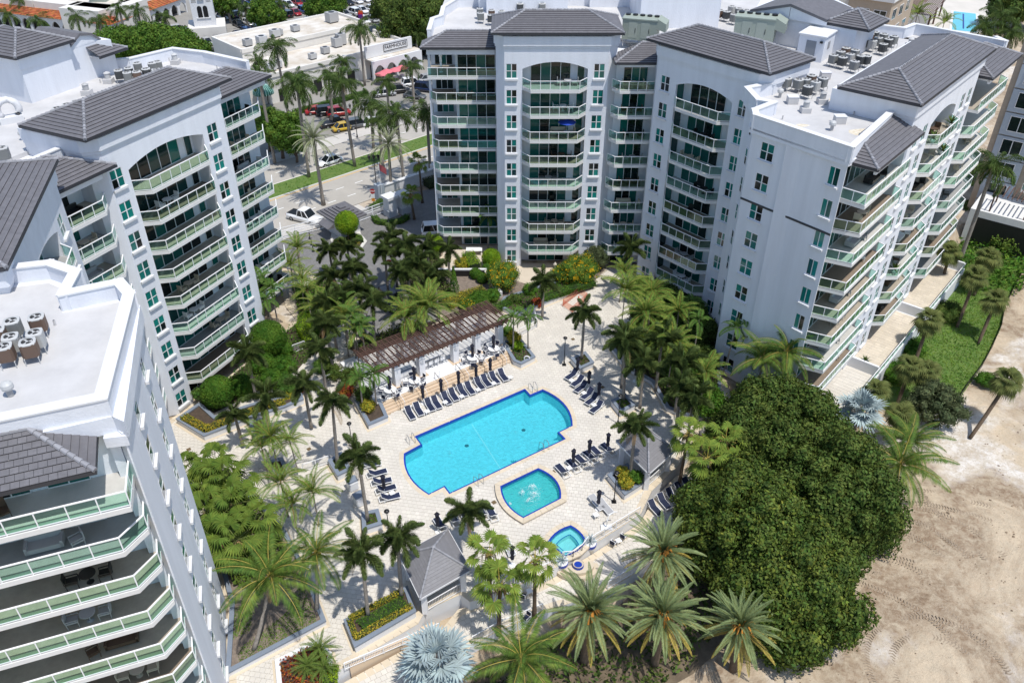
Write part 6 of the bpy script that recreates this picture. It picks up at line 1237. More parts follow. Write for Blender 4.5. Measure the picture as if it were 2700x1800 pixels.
# green dome awning
aw = thing("awning", "green ribbed dome awning on the shop corner", "awning", FRD.w(7.4, 37.4, 2.6)); d_ = MB().lathe([(2.0, 0), (1.9, .6), (1.5, 1.2), (.9, 1.65), (.05, 1.85)], 24); link("canopy", d_.mesh("awning_canopy", mat("green_awning", (.012, .11, .085), .6), True), aw); rb_ = MB()
for i in range(24): a = i * math.pi / 12; rb_.tube([(math.cos(a) * r * 1.01, math.sin(a) * r * 1.01, z) for r, z in ((2.0, 0), (1.9, .6), (1.5, 1.2), (.9, 1.66), (.05, 1.87))], .035, 4)
link("ribs", rb_.mesh("awning_ribs", mat("pale_awning_rib", (.45, .7, .65), .6)), aw)
sh3 = Bld("shop_building", "plain shop wing at the left end with a round red sign", FRD.w(4, 44, 0)); sh3.add("wall", MB().box(-6, 8.8, 39, 52, -.1, 4.6).mesh("shop_wall", SHOPW), FRD); sh3.add("sign", MB().tube([FRD.w(8.85, 37.9, 4.3) * 0 + Vector((7.6, 38.98, 3.8)), Vector((7.6, 38.86, 3.8))], .75, 18).mesh("round_sign", mat("red_sign", (.6, .02, .02), .5)), FRD); sh3.add("roof_deck", MB().box(-5.6, 8.4, 39.4, 51.6, 4.5, 4.7).mesh("shop_roof", SHOPROOF), FRD)
# rooftop machines of the shops
for i, (x, y, z, w, h) in enumerate([(14, 54, 6.9, 1.6, 1.4), (17, 53.5, 6.9, 1.9, 1.6), (21.5, 56, 6.9, 1.8, 1.6), (22.8, 56.4, 6.9, 1.2, 1.3), (37, 58, 6.9, 2.3, 2.2), (27, 57, 6.9, 1.6, 1.3), (12, 41.5, 5.08, 1.6, 1.4), (13.8, 42, 5.08, 1.3, 1.5), (22, 42.5, 5.08, 1.4, 1.2), (26, 44, 5.08, 1.5, 1.4), (30.5, 46.5, 5.08, 1.8, 2.0), (32, 47.2, 5.08, 1.8, 2.4)]):
    t = thing("roof_unit", "boxy air handling unit on the shop roof, " + ["far left", "second from left at the back", "third from left at the back", "slim one beside the third", "large one at the far right", "by the middle of the back roof", "front left by the dome awning", "beside the front left one", "middle of the front roof", "front roof near the arcade", "left of the tallest pair", "right of the tallest pair"][i], "roof unit", FRD.w(x, y, z), FRD.rz, group="machines on the shop roofs")
    link("casing", MB().box(-w / 2, w / 2, -w * .45, w * .45, .25, h).mesh("unit_casing", MET), t); link("legs", MB().box(-w / 2 + .1, w / 2 - .1, -w * .35, w * .35, 0, .25).mesh("unit_legs", GUTTER), t); link("fan", MB().lathe([(w * .3, h), (w * .3, h + .06), (w * .1, h + .06)], 12).mesh("unit_fan", GUTTER), t)
# bell tower
bt = Bld("bell_tower", "slender cream bell tower with lattice panels and twin arches", (-72.5, 205.5, 0)); FB2 = Frame(-75.2, 204.6, 73)
bt.add("wall", MB().box(0, 5.0, 0, 5.0, -.1, 24).mesh("tower_shaft", TRIM), FB2); bt.add("plinth", MB().box(-1.5, 7, -1.5, 7, -.1, 3.2).mesh("tower_plinth", SHOPW), FB2)
def archwin(b, fr, x, y, z, w, h, n=8):
    m = MB(); pts = [(x, z), (x + w, z)] + [(x + w / 2 + w / 2 * math.cos(t), z + h - w / 2 + w / 2 * math.sin(t)) for t in [math.pi * i / n for i in range(n + 1)]]; m.poly([(p[0], y, p[1]) for p in pts]); b.add("window", m.mesh("arched_window", DARKO), fr)
archwin(bt, FB2, 1.3, -.03, 5.2, 1.05, 2.6); archwin(bt, FB2, 2.6, -.03, 5.2, 1.05, 2.6); archwin(bt, FB2, 2.0, -.03, 9.6, 1.0, 1.9); archwin(bt, FB2, 2.0, -.03, 13.4, 1.0, 2.0)
for z in (9.2, 13.0): bt.add("balcony", MB().box(1.8, 3.2, -.35, 0, z, z + .5).mesh("tower_balcony", TRIM), FB2)
lat = MB()
for x0 in (.35, 3.6):
    for i in range(4):
        for j in range(22): lat.box(x0 + i * .27 + .03, x0 + i * .27 + .21, -.04, -.005, 8.6 + j * .36, 8.6 + j * .36 + .24)
bt.add("lattice", lat.mesh("lattice", mat("lattice_shadow", (.25, .24, .22), .9)), FB2); bt.add("sill", MB().box(.9, 4.1, -.2, 0, 5.0, 5.18).mesh("tower_sill", TRIM), FB2)
# tiled arcade of the plaza, far left
ar = Bld("plaza_building", "long white plaza building with an orange tiled arcade at the far left", (-103, 215, 0)); AP = [(-140, 222), (-119, 213.5), (-107, 209.0), (-95.2, 204.6), (-92.4, 213.4), (-86, 232)]
for i in range(len(AP) - 1):
    a, b_ = Vector((*AP[i], 0)), Vector((*AP[i + 1], 0)); L = (b_ - a).length; az = math.degrees(math.atan2((b_ - a).x, (b_ - a).y)); f = Frame(a.x, a.y, az)
    ar.add("wall", MB().box(.2, L - .2, 2.6, 14, -.1, 6.5).mesh("plaza_wall", SHOPW), f); ar.add("arcade_wall", MB().box(0, L, .3, .7, 3.0, 3.7).mesh("arcade_wall", TRIM), f)
    nt_ = int(L / .5); tl = MB()
    for q in range(nt_):
        for r_ in range(6): tl.box(q * .5, q * .5 + .44, -.2 + r_ * .5, -.2 + r_ * .5 + .52, 3.65 + r_ * .22, 3.82 + r_ * .22)
    tag(ar.add("roof_tiles", tl.mesh("arcade_tiles", TERRA), f), kind="stuff")
    npil = max(1, int(L / 3.2)); w = L / npil
    for q in range(npil):
        m = MB(); arch_block(m, q * w + .4, (q + 1) * w - .4, .3, .7, 1.7, 2.8, 3.0, 8); m.box(q * w, q * w + .4, .3, .7, -.1, 3.0); m.box((q + 1) * w - .4, (q + 1) * w, .3, .7, -.1, 3.0); ar.add("arch", m.mesh("arcade_arch", TRIM), f)
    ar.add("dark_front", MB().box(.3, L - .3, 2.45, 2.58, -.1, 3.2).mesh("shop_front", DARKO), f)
ar.add("roof_deck", MB().prism([(-139, 228), (-118, 219.5), (-106, 215), (-97, 212), (-93, 222), (-92, 232), (-112, 240), (-138, 245)], 6.3, 6.6).mesh("plaza_roof", SHOPROOF))
ro_ = thing("roof_unit", "grey sloped rooftop machine on the plaza building", "roof unit", (-101, 216, 6.6)); link("casing", MB().prism([(-2, -2), (2, -2), (2, 2), (-2, 2)], 0, [2.6, 2.6, 1.2, 1.2]).mesh("unit_casing", METG), ro_); link("legs", MB().box(-1.8, 1.8, -1.8, 1.8, -.05, .02).mesh("unit_legs", GUTTER), ro_)
# neighbours at the top right
nb = Bld("apartment_building", "grey and beige apartment block with square dark windows at the right edge", (72, 112, 0)); FNB = Frame(68.5, 114.5, 128)
nw = MB(); nw.box(0, 30, .2, 22, -2.3, 36); nb.add("wall", nw.mesh("neighbour_wall", BEIGE), FNB)
for k in range(11): nb.add("cladding", MB().box(.8, 5.2, -.05, .19, k * 3.3 - 1.2, k * 3.3 + 1.9).mesh("panel", GREYP), FNB)
_nwm = MB(); _nwm.box(0, 2.7, -.02, .04, 0, .1); _nwm.box(0, 2.7, -.02, .04, 2.1, 2.2); 
for x in (0, 1.3, 2.6): _nwm.box(x, x + .1, -.02, .04, .1, 2.1)
_nwm = _nwm.mesh("window_frame", FRAME); _npn = MB().box(-.6, .6, -.01, .01, 0, 2.0).mesh("pane", mat("dark_green_glass", (.012, .022, .02), .08))
for k in range(11):
    for x in (1.6, 10.5, 19, 25):
        o = nb.add("window", _nwm, FNB, (x, -.09 if x < 5 else .1, k * 3.3 - .6))
        for q in (.7, 2.0): link("pane", _npn, o, (q, .01, .1))
for k in range(11):
    o = nb.add("balcony", MB().box(6.2, 9.8, -1.9, .19, -.2, 0).mesh("balcony_slab", SLAB), FNB, (0, 0, k * 3.3 - 1.2)); rr_ = MB(); rr_.bar((6.2, -1.85, 1.05), (9.8, -1.85, 1.05), .06); rr_.bar((6.2, -1.85, .1), (9.8, -1.85, .1), .05)
    for q in range(4): rr_.bar((6.2 + q * 1.2, -1.85, 0), (6.2 + q * 1.2, -1.85, 1.05), .05)
    link("railing", rr_.mesh("balcony_railing", RAIL), o)
    for q in range(3): link("glass_panel", pane_mesh(1.1, .9, BGLASS), o, (6.8 + q * 1.2, -1.85, .1))
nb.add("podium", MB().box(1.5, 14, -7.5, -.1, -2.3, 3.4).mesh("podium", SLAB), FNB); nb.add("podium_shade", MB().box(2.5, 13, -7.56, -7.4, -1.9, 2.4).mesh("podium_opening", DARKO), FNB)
pgn = thing("pergola", "small brown pergola on the neighbour's terrace at the right edge", "pergola", FNB.w(6, -5, 3.4), FNB.rz)
for i in range(9): link("slat", MB().box(-.06, .06, -2.2, 2.2, 2.5, 2.65).mesh("slat", BROWN), pgn, (-2.4 + i * .6, 0, 0))
for x in (-2.2, 2.2):
    for y in (-1.9, 1.9): link("post", MB().box(x - .1, x + .1, y - .1, y + .1, 0, 2.5).mesh("post", BROWN), pgn)
nb2 = Bld("apartment_building", "beige building with white trim behind the rooftops at the top right", (80, 190, 0)); F2 = Frame(72.5, 189.0, 127)
nb2.add("wall", MB().box(0, 9.0, .0, 18, -.2, 13.5).mesh("neighbour_wall", BEIGE), F2); nb2.add("trim", MB().box(-.4, 9.4, -.4, 18.4, 13.5, 14.3).mesh("trim", TRIM), F2); nb2.add("wall", MB().box(-20, -.01, 2, 18, -.2, 16).mesh("neighbour_wall", SHOPW), F2)
for z in (1.5, 5.5, 9.5):
    for x in (2.6, 6.2): o = nb2.add("window", _nwm, F2, (x - .6, -.04, z)); [link("pane", _npn, o, (q, .01, .1)) for q in (.7, 2.0)]
f2r = Frame(*F2.w(9.0, 0)[:2], 37)
for z in (1.5, 5.5, 9.5):
    for x in (2, 7, 12): o = nb2.add("window", _nwm, f2r, (x, -.04, z)); [link("pane", _npn, o, (q, .01, .1)) for q in (.7, 2.0)]
sheet("neighbour_terrace", [(96, 214), (108, 206), (140, 232), (130, 262), (112, 240)], -.09, PAVER)
np_ = thing("swimming_pool", "neighbour's light blue pool at the top right corner", "pool", (116, 224, 0)); NPp = [(1.9, 8.8), (6.6, 6.2), (-1.5, -12), (-6.5, -9.5)]
sheet("water", NPp, .0, mat("neighbour_pool_water", (.12, .55, .66), .1, var=.1, vscale=.5), kind=None, parent=np_); link("coping", MB().prism(offset(NPp, .6), -.15, -.02).mesh("coping", TRIM), np_); link("lane_line", MB().bar((3.2, 6.0, .02), (-3.2, -8.5, .02), .35, .02).mesh("lane_line", mat("navy_line", (.01, .03, .25), .4)), np_)
pg2 = thing("pergola", "brown slatted pergola beside the neighbour's pool", "pergola", (104, 222, 0), R(58))
for i in range(22): link("slat", MB().box(-9.5, 9.5, -.1, .1, 3.9, 4.05).mesh("slat", BROWN), pg2, (0, -4 + i * .38, 0))
for x in (-9, 0, 9):
    for y in (-3.6, 3.6): link("post", MB().box(x - .2, x + .2, y - .2, y + .2, -.1, 3.9).mesh("post", BROWN), pg2)
for i, (px, py, zc, lab) in enumerate([(2375, 48, 3.4, "clump palm by the neighbour's pool, left"), (2420, 38, 3.6, "clump palm by the neighbour's pool, right"), (2490, 60, 2.6, "low palm at the near edge of the neighbour's pool")]): palm_c('areca', (px, py), zc, -.1, lab, sc=2.0, n=16, group="palms round the neighbour's pool", rad=.1)
for i, (px, py, zc, s, lab) in enumerate([(2640, 45, 7.5, 1.5, "large palm at the neighbour's pool, upper"), (2600, 75, 5.5, 1.3, "large palm at the neighbour's pool, lower"), (2670, 90, 5.0, 1.2, "large palm at the neighbour's building corner")]): palm_c('royal', (px, py), zc, -.1, lab, sc=s, group="palms round the neighbour's pool")
palm_px('royal', (2530, 690), -2.1, (2615, 440), "tall royal palm leaning beside the right wing's far end", sc=1.15, rad=.22); palm_c('christmas', (2440, 620), 1.0, -2.1, "small fan of palm leaves by the farthest terrace", sc=1.2)
for i, (px, py, r) in enumerate([(2600, 600, 2.6), (2650, 640, 2.8), (2560, 560, 2.2), (2680, 560, 2.8), (2620, 540, 2.4)]): shrub(f"rounded wild shrub at the right edge below the neighbour block, {ORD[i]} one", g(px, py, -1.0), r, -2.2, [G_HEDGE, G_ARE, G_FIC, G_HEDGE, G_ARE][i], h=2.6, size=.3, dens=14, group="wild shrubs at the right edge")
tree("leafy tree behind the neighbour's pool", g(2690, 20, 5), 7, 7, 5, 5, -.1, G_FIC, 4, .6, 36, (1.4, 2.4), "tree", 41, "trees along the streets")
# ================================================================ furniture, vehicles, machines
NAVY = mat("navy_sling", (.010, .017, .050), .75, jit=.12); WMET = mat("white_powder_metal", (.80, .80, .80), .4); BMET = mat("black_metal", (.012, .012, .013), .4); NAVYC = mat("navy_canvas", (.011, .012, .030), .8, var=.3, vscale=4); GREYC = mat("grey_cushion", (.36, .36, .37), .9); STEEL = mat("steel_rail", (.45, .45, .46), .25, metal=.9); BRASSY = mat("brown_rail", (.10, .06, .04), .4)
def az_rz(az): return R(-az)        # local +y to compass az
def make_lounger(name="sun_lounger", sling=NAVY, ang=40):
    t = thing(name, "x", "lounger"); f = MB(); w = .66
    for s in (-1, 1): f.bar((s * w / 2, 0, .31), (s * w / 2, 1.95, .31), .05, .06); f.bar((s * w / 2, 1.15, .32), (s * w / 2, 1.15 + .74 * math.cos(R(ang)), .32 + .74 * math.sin(R(ang))), .04)
    for y in (0, .65, 1.2, 1.95): f.bar((-w / 2, y, .31), (w / 2, y, .31), .05)
    f.bar((-w / 2, 1.15 + .74 * math.cos(R(ang)), .32 + .74 * math.sin(R(ang))), (w / 2, 1.15 + .74 * math.cos(R(ang)), .32 + .74 * math.sin(R(ang))), .05)
    for q in (.25, .5): f.bar((-w / 2, 1.15 + q * math.cos(R(ang)), .29 + q * math.sin(R(ang))), (w / 2, 1.15 + q * math.cos(R(ang)), .29 + q * math.sin(R(ang))), .04)
    link("frame", f.mesh("lounger_frame", WMET), t); lg = MB().bar((0, 0, 0), (0, 0, .3), .05).mesh("lounger_leg", WMET)
    for x in (-w / 2, w / 2):
        for y in (.12, 1.5): link("leg", lg, t, (x, y, 0))
    link("seat", MB().box(-w / 2 + .03, w / 2 - .03, .03, 1.14, .335, .36).mesh("lounger_seat", sling), t)
    c, s = math.cos(R(ang)), math.sin(R(ang)); m = MB(); a = .3
    m.prism([(-a, 0), (a, 0), (a, .74), (-a, .74)], 0, .025); m.v = [(x, 1.15 + y * c - z * s, .345 + y * s + z * c) for x, y, z in m.v]; link("backrest", m.mesh("lounger_back", sling), t)
    st = MB(); st.bar((-.2, 1.5, .3), (-.2, 1.15 + .5 * c, .3 + .5 * s), .03); st.bar((.2, 1.5, .3), (.2, 1.15 + .5 * c, .3 + .5 * s), .03); link("back_strut", st.mesh("back_strut", WMET), t); return t
def place(proto, flag, label, loc, rz, group):
    if not flag[0]: flag[0] = True; proto.location = loc; proto.rotation_euler = (0, 0, rz); proto["label"] = label; proto["group"] = group; return proto
    return clone(proto, label, loc, rz, group)
L0 = make_lounger(); Lf = [False]; GL = "navy sun loungers round the pool"
for i, (x, y) in enumerate([(-10.1, 65.4), (-9.3, 66.0), (-8.2, 66.7), (-7.5, 67.1), (-6.5, 67.8), (-5.8, 68.4), (-4.9, 69.1), (-4.1, 69.5), (-3.1, 70.3), (-2.4, 70.8), (-1.5, 71.3), (-.6, 71.8)]): place(L0, Lf, f"navy lounger, {ORD[i]} from the left in the long row below the pergola steps", (x, y, .035), az_rz(-27 + random.uniform(-2, 2)), GL)
for i, (x, y) in enumerate([(5.9, 72.1), (6.5, 70.9), (6.8, 69.9), (7.4, 68.7), (7.8, 67.8), (8.2, 66.5)]): place(L0, Lf, f"navy lounger, {ORD[i]} from the far end in the row right of the pool", (x, y, .035), az_rz(44 + random.uniform(-3, 3)), GL)
for i, (x, y) in enumerate([(4.3, 58.7), (5.4, 59.4), (6.2, 60.0), (7.1, 60.6), (7.8, 61.2), (8.9, 61.7)]): place(L0, Lf, f"navy lounger, {ORD[i]} from the left in the row beside the right gazebo", (x, y, .035), az_rz(147 + random.uniform(-3, 3)), GL)
for i, (x, y) in enumerate([(-10.3, 54.7), (-10.8, 55.8), (-11.3, 56.7), (-11.9, 57.9), (-12.6, 59.0)]): place(L0, Lf, f"navy lounger, {ORD[i]} from the bottom in the row left of the pool", (x, y, .035), az_rz(250 + random.uniform(-4, 4)), GL)
for i, (x, y) in enumerate([(-6.8, 51.9), (-5.6, 52.6), (-4.6, 53.0), (-3.1, 53.4), (-2.2, 53.3)]): place(L0, Lf, f"navy lounger, {ORD[i]} from the left in the row above the near gazebo", (x, y, .035), az_rz(155 + random.uniform(-4, 4)), GL)
for i, (x, y) in enumerate([(13.6, 53.2), (14.5, 54.0), (15.4, 54.7), (16.4, 55.5), (17.2, 56.1)]): place(L0, Lf, f"navy lounger, {ORD[i]} from the left on the lower terrace behind the right gazebo", (x, y, -1.06), az_rz(-28 + random.uniform(-3, 3)), GL)
D0 = make_lounger("daybed", GREYC, 12); Df = [False]
for i, (x, y) in enumerate([(8.9, 52.4), (8.2, 52.9)]): place(D0, Df, ["grey cushioned daybed by the spa, right one", "grey cushioned daybed by the spa, left one"][i], (x, y, .035), az_rz(-30), "grey daybeds by the spa")
x0_, y0_ = g(*S(8, 1180, 690), .3)[:2]; place(D0, Df, "grey cushioned daybed between the fan palms", (x0_, y0_, .035), az_rz(-20), "grey daybeds by the spa")
# small side tables
T0 = thing("side_table", "x", "table"); link("top", MB().box(-.24, .24, -.24, .24, .40, .44).mesh("side_table_top", WMET), T0); lg = MB().bar((0, 0, 0), (0, 0, .4), .04).mesh("side_table_leg", WMET)
for x in (-.2, .2):
    for y in (-.2, .2): link("leg", lg, T0, (x, y, 0))
Tf = [False]
for i, (x, y) in enumerate([(495, 1470), (810, 1310), (1095, 1210), (1375, 1095), (1645, 985), (1930, 880)]): p = g(1050 + x / 6.533, 860 + y / 6.533, .4); place(T0, Tf, f"small white side table, {ORD[i]} from the left among the long lounger row", (p.x, p.y, .035), FD.rz, "white side tables")
for i, (x, y) in enumerate([(355, 1065), (520, 1235), (660, 1400)]): p = g(1440 + x / 5.227, 800 + y / 5.227, .4); place(T0, Tf, f"small white side table, {ORD[i]} from the far end in the right lounger row", (p.x, p.y, .035), .6, "white side tables")
for i, (q, lab) in enumerate([((1440 + 735 / 5.6, 1150 + 1160 / 5.6), "small white side table beside the grey daybed"), (S(8, 350, 260), "small white side table in the left lounger row"), ((1440 + 340 / 5.6, 1150 + 470 / 5.6), "small white side table in the row beside the right gazebo")]): p = g(*q, .4); place(T0, Tf, lab, (p.x, p.y, .035), .5, "white side tables")
p = g(*S(8, 1910, 588), -.7); place(T0, Tf, "small white side table between the lower terrace chairs", (p.x, p.y, -1.06), .5, "white side tables"); p = g(*S(8, 1295, 935), -.7); place(T0, Tf, "small white side table beside the lone lower terrace chair", (p.x, p.y, -1.06), .5, "white side tables")
# closed navy parasols
def make_parasol():
    t = thing("parasol", "x", "parasol"); link("pole", MB().tube([(0, 0, .05), (0, 0, 2.5)], .025, 6).mesh("parasol_pole", WMET), t); link("base", MB().lathe([(.28, 0), (.28, .06), (.06, .1)], 12).mesh("parasol_base", WMET), t)
    m = MB(); prof = [(.03, .75), (.17, .85), (.15, 1.1), (.12, 1.25), (.17, 1.5), (.15, 2.0), (.24, 2.2), (.13, 2.38), (.02, 2.55)]; n = 10; b0 = len(m.v)
    for r, z in prof:
        for q in range(n): a = 2 * math.pi * q / n; k = r * (1.15 if q % 2 else .8); m.v.append((math.cos(a) * k, math.sin(a) * k, z))
    for k in range(len(prof) - 1):
        for q in range(n): i0 = b0 + k * n; j = (q + 1) % n; m.f.append((i0 + q, i0 + j, i0 + n + j, i0 + n + q))
    link("canopy", m.mesh("folded_canopy", NAVYC), t); return t
U0 = make_parasol(); Uf = [False]; GU = "closed navy parasols"
for i, (x, y) in enumerate([(567, 1215), (692, 1170), (810, 1115), (930, 1065), (1028, 1025)]): p = G2(5, x, y); place(U0, Uf, f"closed navy parasol, {ORD[i]} from the left behind the long lounger row", (p.x, p.y, .035), i, GU)
for i, (x, y) in enumerate([(1625, 1020), (1702, 1115), (1770, 1195)]): p = G2(5, x, y); place(U0, Uf, f"closed navy parasol, {ORD[i]} from the far end in the right lounger row", (p.x, p.y, .035), i, GU)
for i, (x, y) in enumerate([(395, 470), (630, 335), (900, 235)]): p = g(1440 + x / 5.6, 1150 + y / 5.6); place(U0, Uf, f"closed navy parasol, {ORD[i]} from the left in the row beside the right gazebo", (p.x, p.y, .035), i, GU)
for q, lab in [((1440 + 765 / 5.6, 1150 + 1085 / 5.6), "closed navy parasol over the grey daybeds"), (S(8, 300, 270), "closed navy parasol in the left lounger row"), (S(8, 668, 530), "closed navy parasol above the near gazebo roof"), (S(5, 2025, 1060), "closed navy parasol in the shade of the corner bed"), (S(8, 1178, 760), "closed navy parasol between the fan palms")]: p = g(*q); place(U0, Uf, lab, (p.x, p.y, .035), 1, GU)
# dining sets under the pergola's edge
def make_chair(sling, nm="dining_chair"):
    t = thing(nm, "x", "chair"); f = MB()
    for s in (-1, 1): f.bar((s * .25, -.25, 0), (s * .25, -.25, .62), .035); f.bar((s * .25, .25, 0), (s * .25, .3, .95), .035); f.bar((s * .25, -.25, .62), (s * .25, .27, .62), .04)
    f.bar((-.25, .3, .93), (.25, .3, .93), .035); link("frame", f.mesh("chair_frame", WMET), t); link("seat", MB().box(-.23, .23, -.25, .25, .40, .43).mesh("chair_seat", sling), t); b = MB(); b.box(-.23, .23, .27, .29, .45, .92); link("backrest", b.mesh("chair_back", sling), t); return t
C0 = make_chair(NAVY); Cf = [False]; TT = thing("dining_table", "x", "table"); link("top", MB().lathe([(.62, .70), (.64, .72), (.64, .74), (.02, .74)], 22).mesh("round_table_top", WMET), TT); link("pedestal", MB().lathe([(.28, 0), (.28, .03), (.05, .06), (.05, .7)], 12).mesh("table_pedestal", WMET), TT); Ttf = [False]
for i, (x, y) in enumerate([(1050, 830), (905, 892), (505, 1050), (335, 1114)]):
    nm = ["rightmost", "second from right", "second from left", "leftmost"][i]; p = G2(5, x, y, 1.35); place(TT, Ttf, f"round white dining table, {nm} on the pergola terrace", (p.x, p.y, .612), 0, "round dining tables")
    place(U0, Uf, f"closed navy parasol standing through the {nm} dining table", (p.x, p.y, .66), i, GU)
    for q in range(5): a = q * 1.257 + i; place(C0, Cf, f"navy dining chair at the {nm} round table, {ORD[q]} going round", (p.x + math.cos(a) * 1.0, p.y + math.sin(a) * 1.0, .612), a - math.pi / 2, "dining chairs on the pergola terrace")
W0 = make_chair(WMET, "dining_chair"); Wf = [False]; bt_ = thing("dining_table", "long white dining table in the pergola's shade", "table", FD.w(8.0, 4.6, .612), FD.rz); link("top", MB().box(-1.6, 1.6, -.45, .45, .70, .74).mesh("long_table_top", WMET), bt_)
for x in (-1.5, 1.5):
    for y in (-.38, .38): link("leg", MB().bar((0, 0, 0), (0, 0, .7), .06).mesh("table_leg", WMET), bt_, (x, y, 0))
for i in range(4): place(W0, Wf, f"white chair on the pool side of the long pergola table, {ORD[i]} from the left", FD.w(6.8 + i * .75, 3.85, .612), FD.rz + math.pi, "white chairs at the long table"); place(W0, Wf, f"white chair on the far side of the long pergola table, {ORD[i]} from the left", FD.w(6.8 + i * .75, 5.35, .612), FD.rz, "white chairs at the long table")
GRL = mat("grill_steel", (.25, .30, .36), .4); gr_ = thing("grill_counter", "blue-grey grill counter at the pergola's left columns", "counter", FD.w(4.4, 4.0, .612), FD.rz); link("body", MB().box(-.9, .9, -.35, .35, 0, .9).mesh("grill_body", WMET), gr_); link("top", MB().box(-.95, .95, -.4, .4, .9, 1.02).mesh("grill_top", GRL), gr_)
for q, lab, rz in [(S(8, 1875, 605), "navy terrace chair left of the little table on the lower terrace", -.6), (S(8, 1945, 560), "navy terrace chair right of the little table on the lower terrace", -.6), (S(8, 1255, 970), "navy terrace chair by the fan palms on the lower terrace", -.4), (S(8, 1275, 1120), "dark terrace chair at the lower terrace's outer railing", 2.4)]: p = g(*q, -.7); place(C0, Cf, lab, (p.x, p.y, -1.06), rz + math.pi, "chairs on the lower terrace")
# step handrails
for i, x in enumerate((1.6, 4.3, 6.9, 9.6, 12.2, 14.6)):
    t = thing("handrail", f"slim handrail on the pergola steps, {ORD[i]} from the left", "handrail", FD.w(x, 0), FD.rz, group="handrails on the pergola steps"); m = MB(); m.tube([(0, -.1, 0), (0, -.1, .9), (0, 1.7, 1.5), (0, 1.7, .6)], .028, 6); link("left_rail", m.mesh("rail", BRASSY), t); m = MB(); m.tube([(.55, -.1, 0), (.55, -.1, .9), (.55, 1.7, 1.5), (.55, 1.7, .6)], .028, 6); link("right_rail", m.mesh("rail", WMET), t)
# pool ladders
for q, az, lab in [(S(5, 480, 1475), 330, "pool ladder at the pool's left notch"), (S(5, 1320, 1120), 330, "pool ladder at the pool's far notch"), (S(5, 1395, 1520), 145, "curved handrail pair at the pool's entry steps"), (S(8, 945, 190), 145, "pool ladder on the pool's near side")]:
    p = g(*q); t = thing("pool_ladder", lab, "ladder", (p.x, p.y, .03), az_rz(az), group="ladders round the pool")
    for s in (-.3, .3): link("rail", MB().tube([(s, .45, 0), (s, .4, .75), (s, .1, .95), (s, -.35, .7), (s, -.5, -.9)], .028, 6).mesh("ladder_rail", STEEL), t)
    for k in range(2): link("rung", MB().bar((-.3, -.47, -.4 - k * .3), (.3, -.47, -.4 - k * .3), .05).mesh("ladder_rung", STEEL), t)
# lamp posts
def lamp(label, p, h=3.7, group="black lamp posts on the deck"):
    t = thing("lamp_post", label, "lamp", p, group=group); link("base", MB().box(-.22, .22, -.22, .22, 0, .05).mesh("lamp_base", BMET), t); link("pole", MB().lathe([(.13, .05), (.09, .25), (.1, .4), (.05, .5), (.04, h - .35)], 10).mesh("lamp_pole", BMET, True), t); link("globe", MB().lathe([(.05, h - .35), (.14, h - .25), (.15, h - .1), (.1, h - .02)], 12).mesh("lamp_globe", mat("lamp_glass", (.75, .73, .68), .3), True), t); link("hood", MB().lathe([(.24, h - .06), (.22, h + .03), (.12, h + .1), (.02, h + .12)], 14).mesh("lamp_hood", BMET, True), t)
for q, lab in [(S(5, 1535, 945), "black lamp post left of the square planter behind the pool"), (S(5, 1905, 1350), "black lamp post right of the pool by the grassy planter"), ((1440 + 1000 / 5.6, 1150 + 965 / 5.6), "black lamp post beside the right gazebo planter"), (S(5, 82, 1545), "black lamp post left of the pool"), ((1029, 1425), "black lamp post by the towel stands")]: lamp(lab, g(*q, .035))
for b_, lab in [((994, 505), "black twin street lamp by the entrance sign"), ((942, 362), "black twin street lamp on the median")]:
    p = g(*b_); t = thing("street_lamp", lab, "lamp", p, group="twin street lamps"); link("pole", MB().lathe([(.16, 0), (.1, .5), (.07, .7), (.06, 5.2)], 8).mesh("lamp_pole", BMET), t); link("arm", MB().tube([(-.7, 0, 5.3), (-.35, 0, 5.0), (0, 0, 5.2), (.35, 0, 5.0), (.7, 0, 5.3)], .04, 6).mesh("lamp_arm", BMET), t)
    for x in (-.7, 0, .7): link("lantern", MB().lathe([(.08, 5.3), (.2, 5.7), (.24, 5.9), (.03, 6.15)], 8, x, 0).mesh("lantern", BMET), t)
# life ring, cone and pink mesh barrier, towel stands, pots
LR = thing("life_ring", "white life ring on the right pergola planter wall", "life ring", G2(5, 1278, 915, .4)); m = MB(); 
for i in range(18):
    a0, a1 = i * math.pi / 9, (i + 1) * math.pi / 9; m.tube([(math.cos(a0) * .3, -.06, .35 + math.sin(a0) * .3), (math.cos(a1) * .3, -.06, .35 + math.sin(a1) * .3)], .075, 6, False)
link("ring", m.mesh("ring", WMET), LR)
PINK = glass_mat("pink_mesh", (.96, .80, .75), .5, (.8, .45, .4)); br = thing("barrier_fence", "pink mesh barrier fence round an orange cone on the deck", "barrier", (6.3, 87.2, .035)); bp_ = [Vector(p) - Vector((6.3, 87.2, 0)) for p in ((6.3, 87.2, 0), (8.5, 90.1, 0), (9.4, 88.7, 0), (7.4, 85.7, 0))]
for i in range(4):
    a, b_ = bp_[i], bp_[(i + 1) % 4]; link("mesh_panel", MB().bar(a + Vector((0, 0, .55)), b_ + Vector((0, 0, .55)), .01, .95).mesh("mesh_panel", PINK), br); link("post", MB().bar(a, a + Vector((0, 0, 1.05)), .05).mesh("post", mat("salmon_post", (.6, .2, .12), .6)), br)
cn = thing("traffic_cone", "orange traffic cone inside the pink barrier", "cone", G2(5, 1635, 500)); link("cone", MB().lathe([(.16, .03), (.03, .7)], 12).mesh("cone", mat("orange_plastic", (.75, .10, .02), .5)), cn); link("base", MB().box(-.2, .2, -.2, .2, 0, .03).mesh("cone_base", MATS["orange_plastic"]), cn)
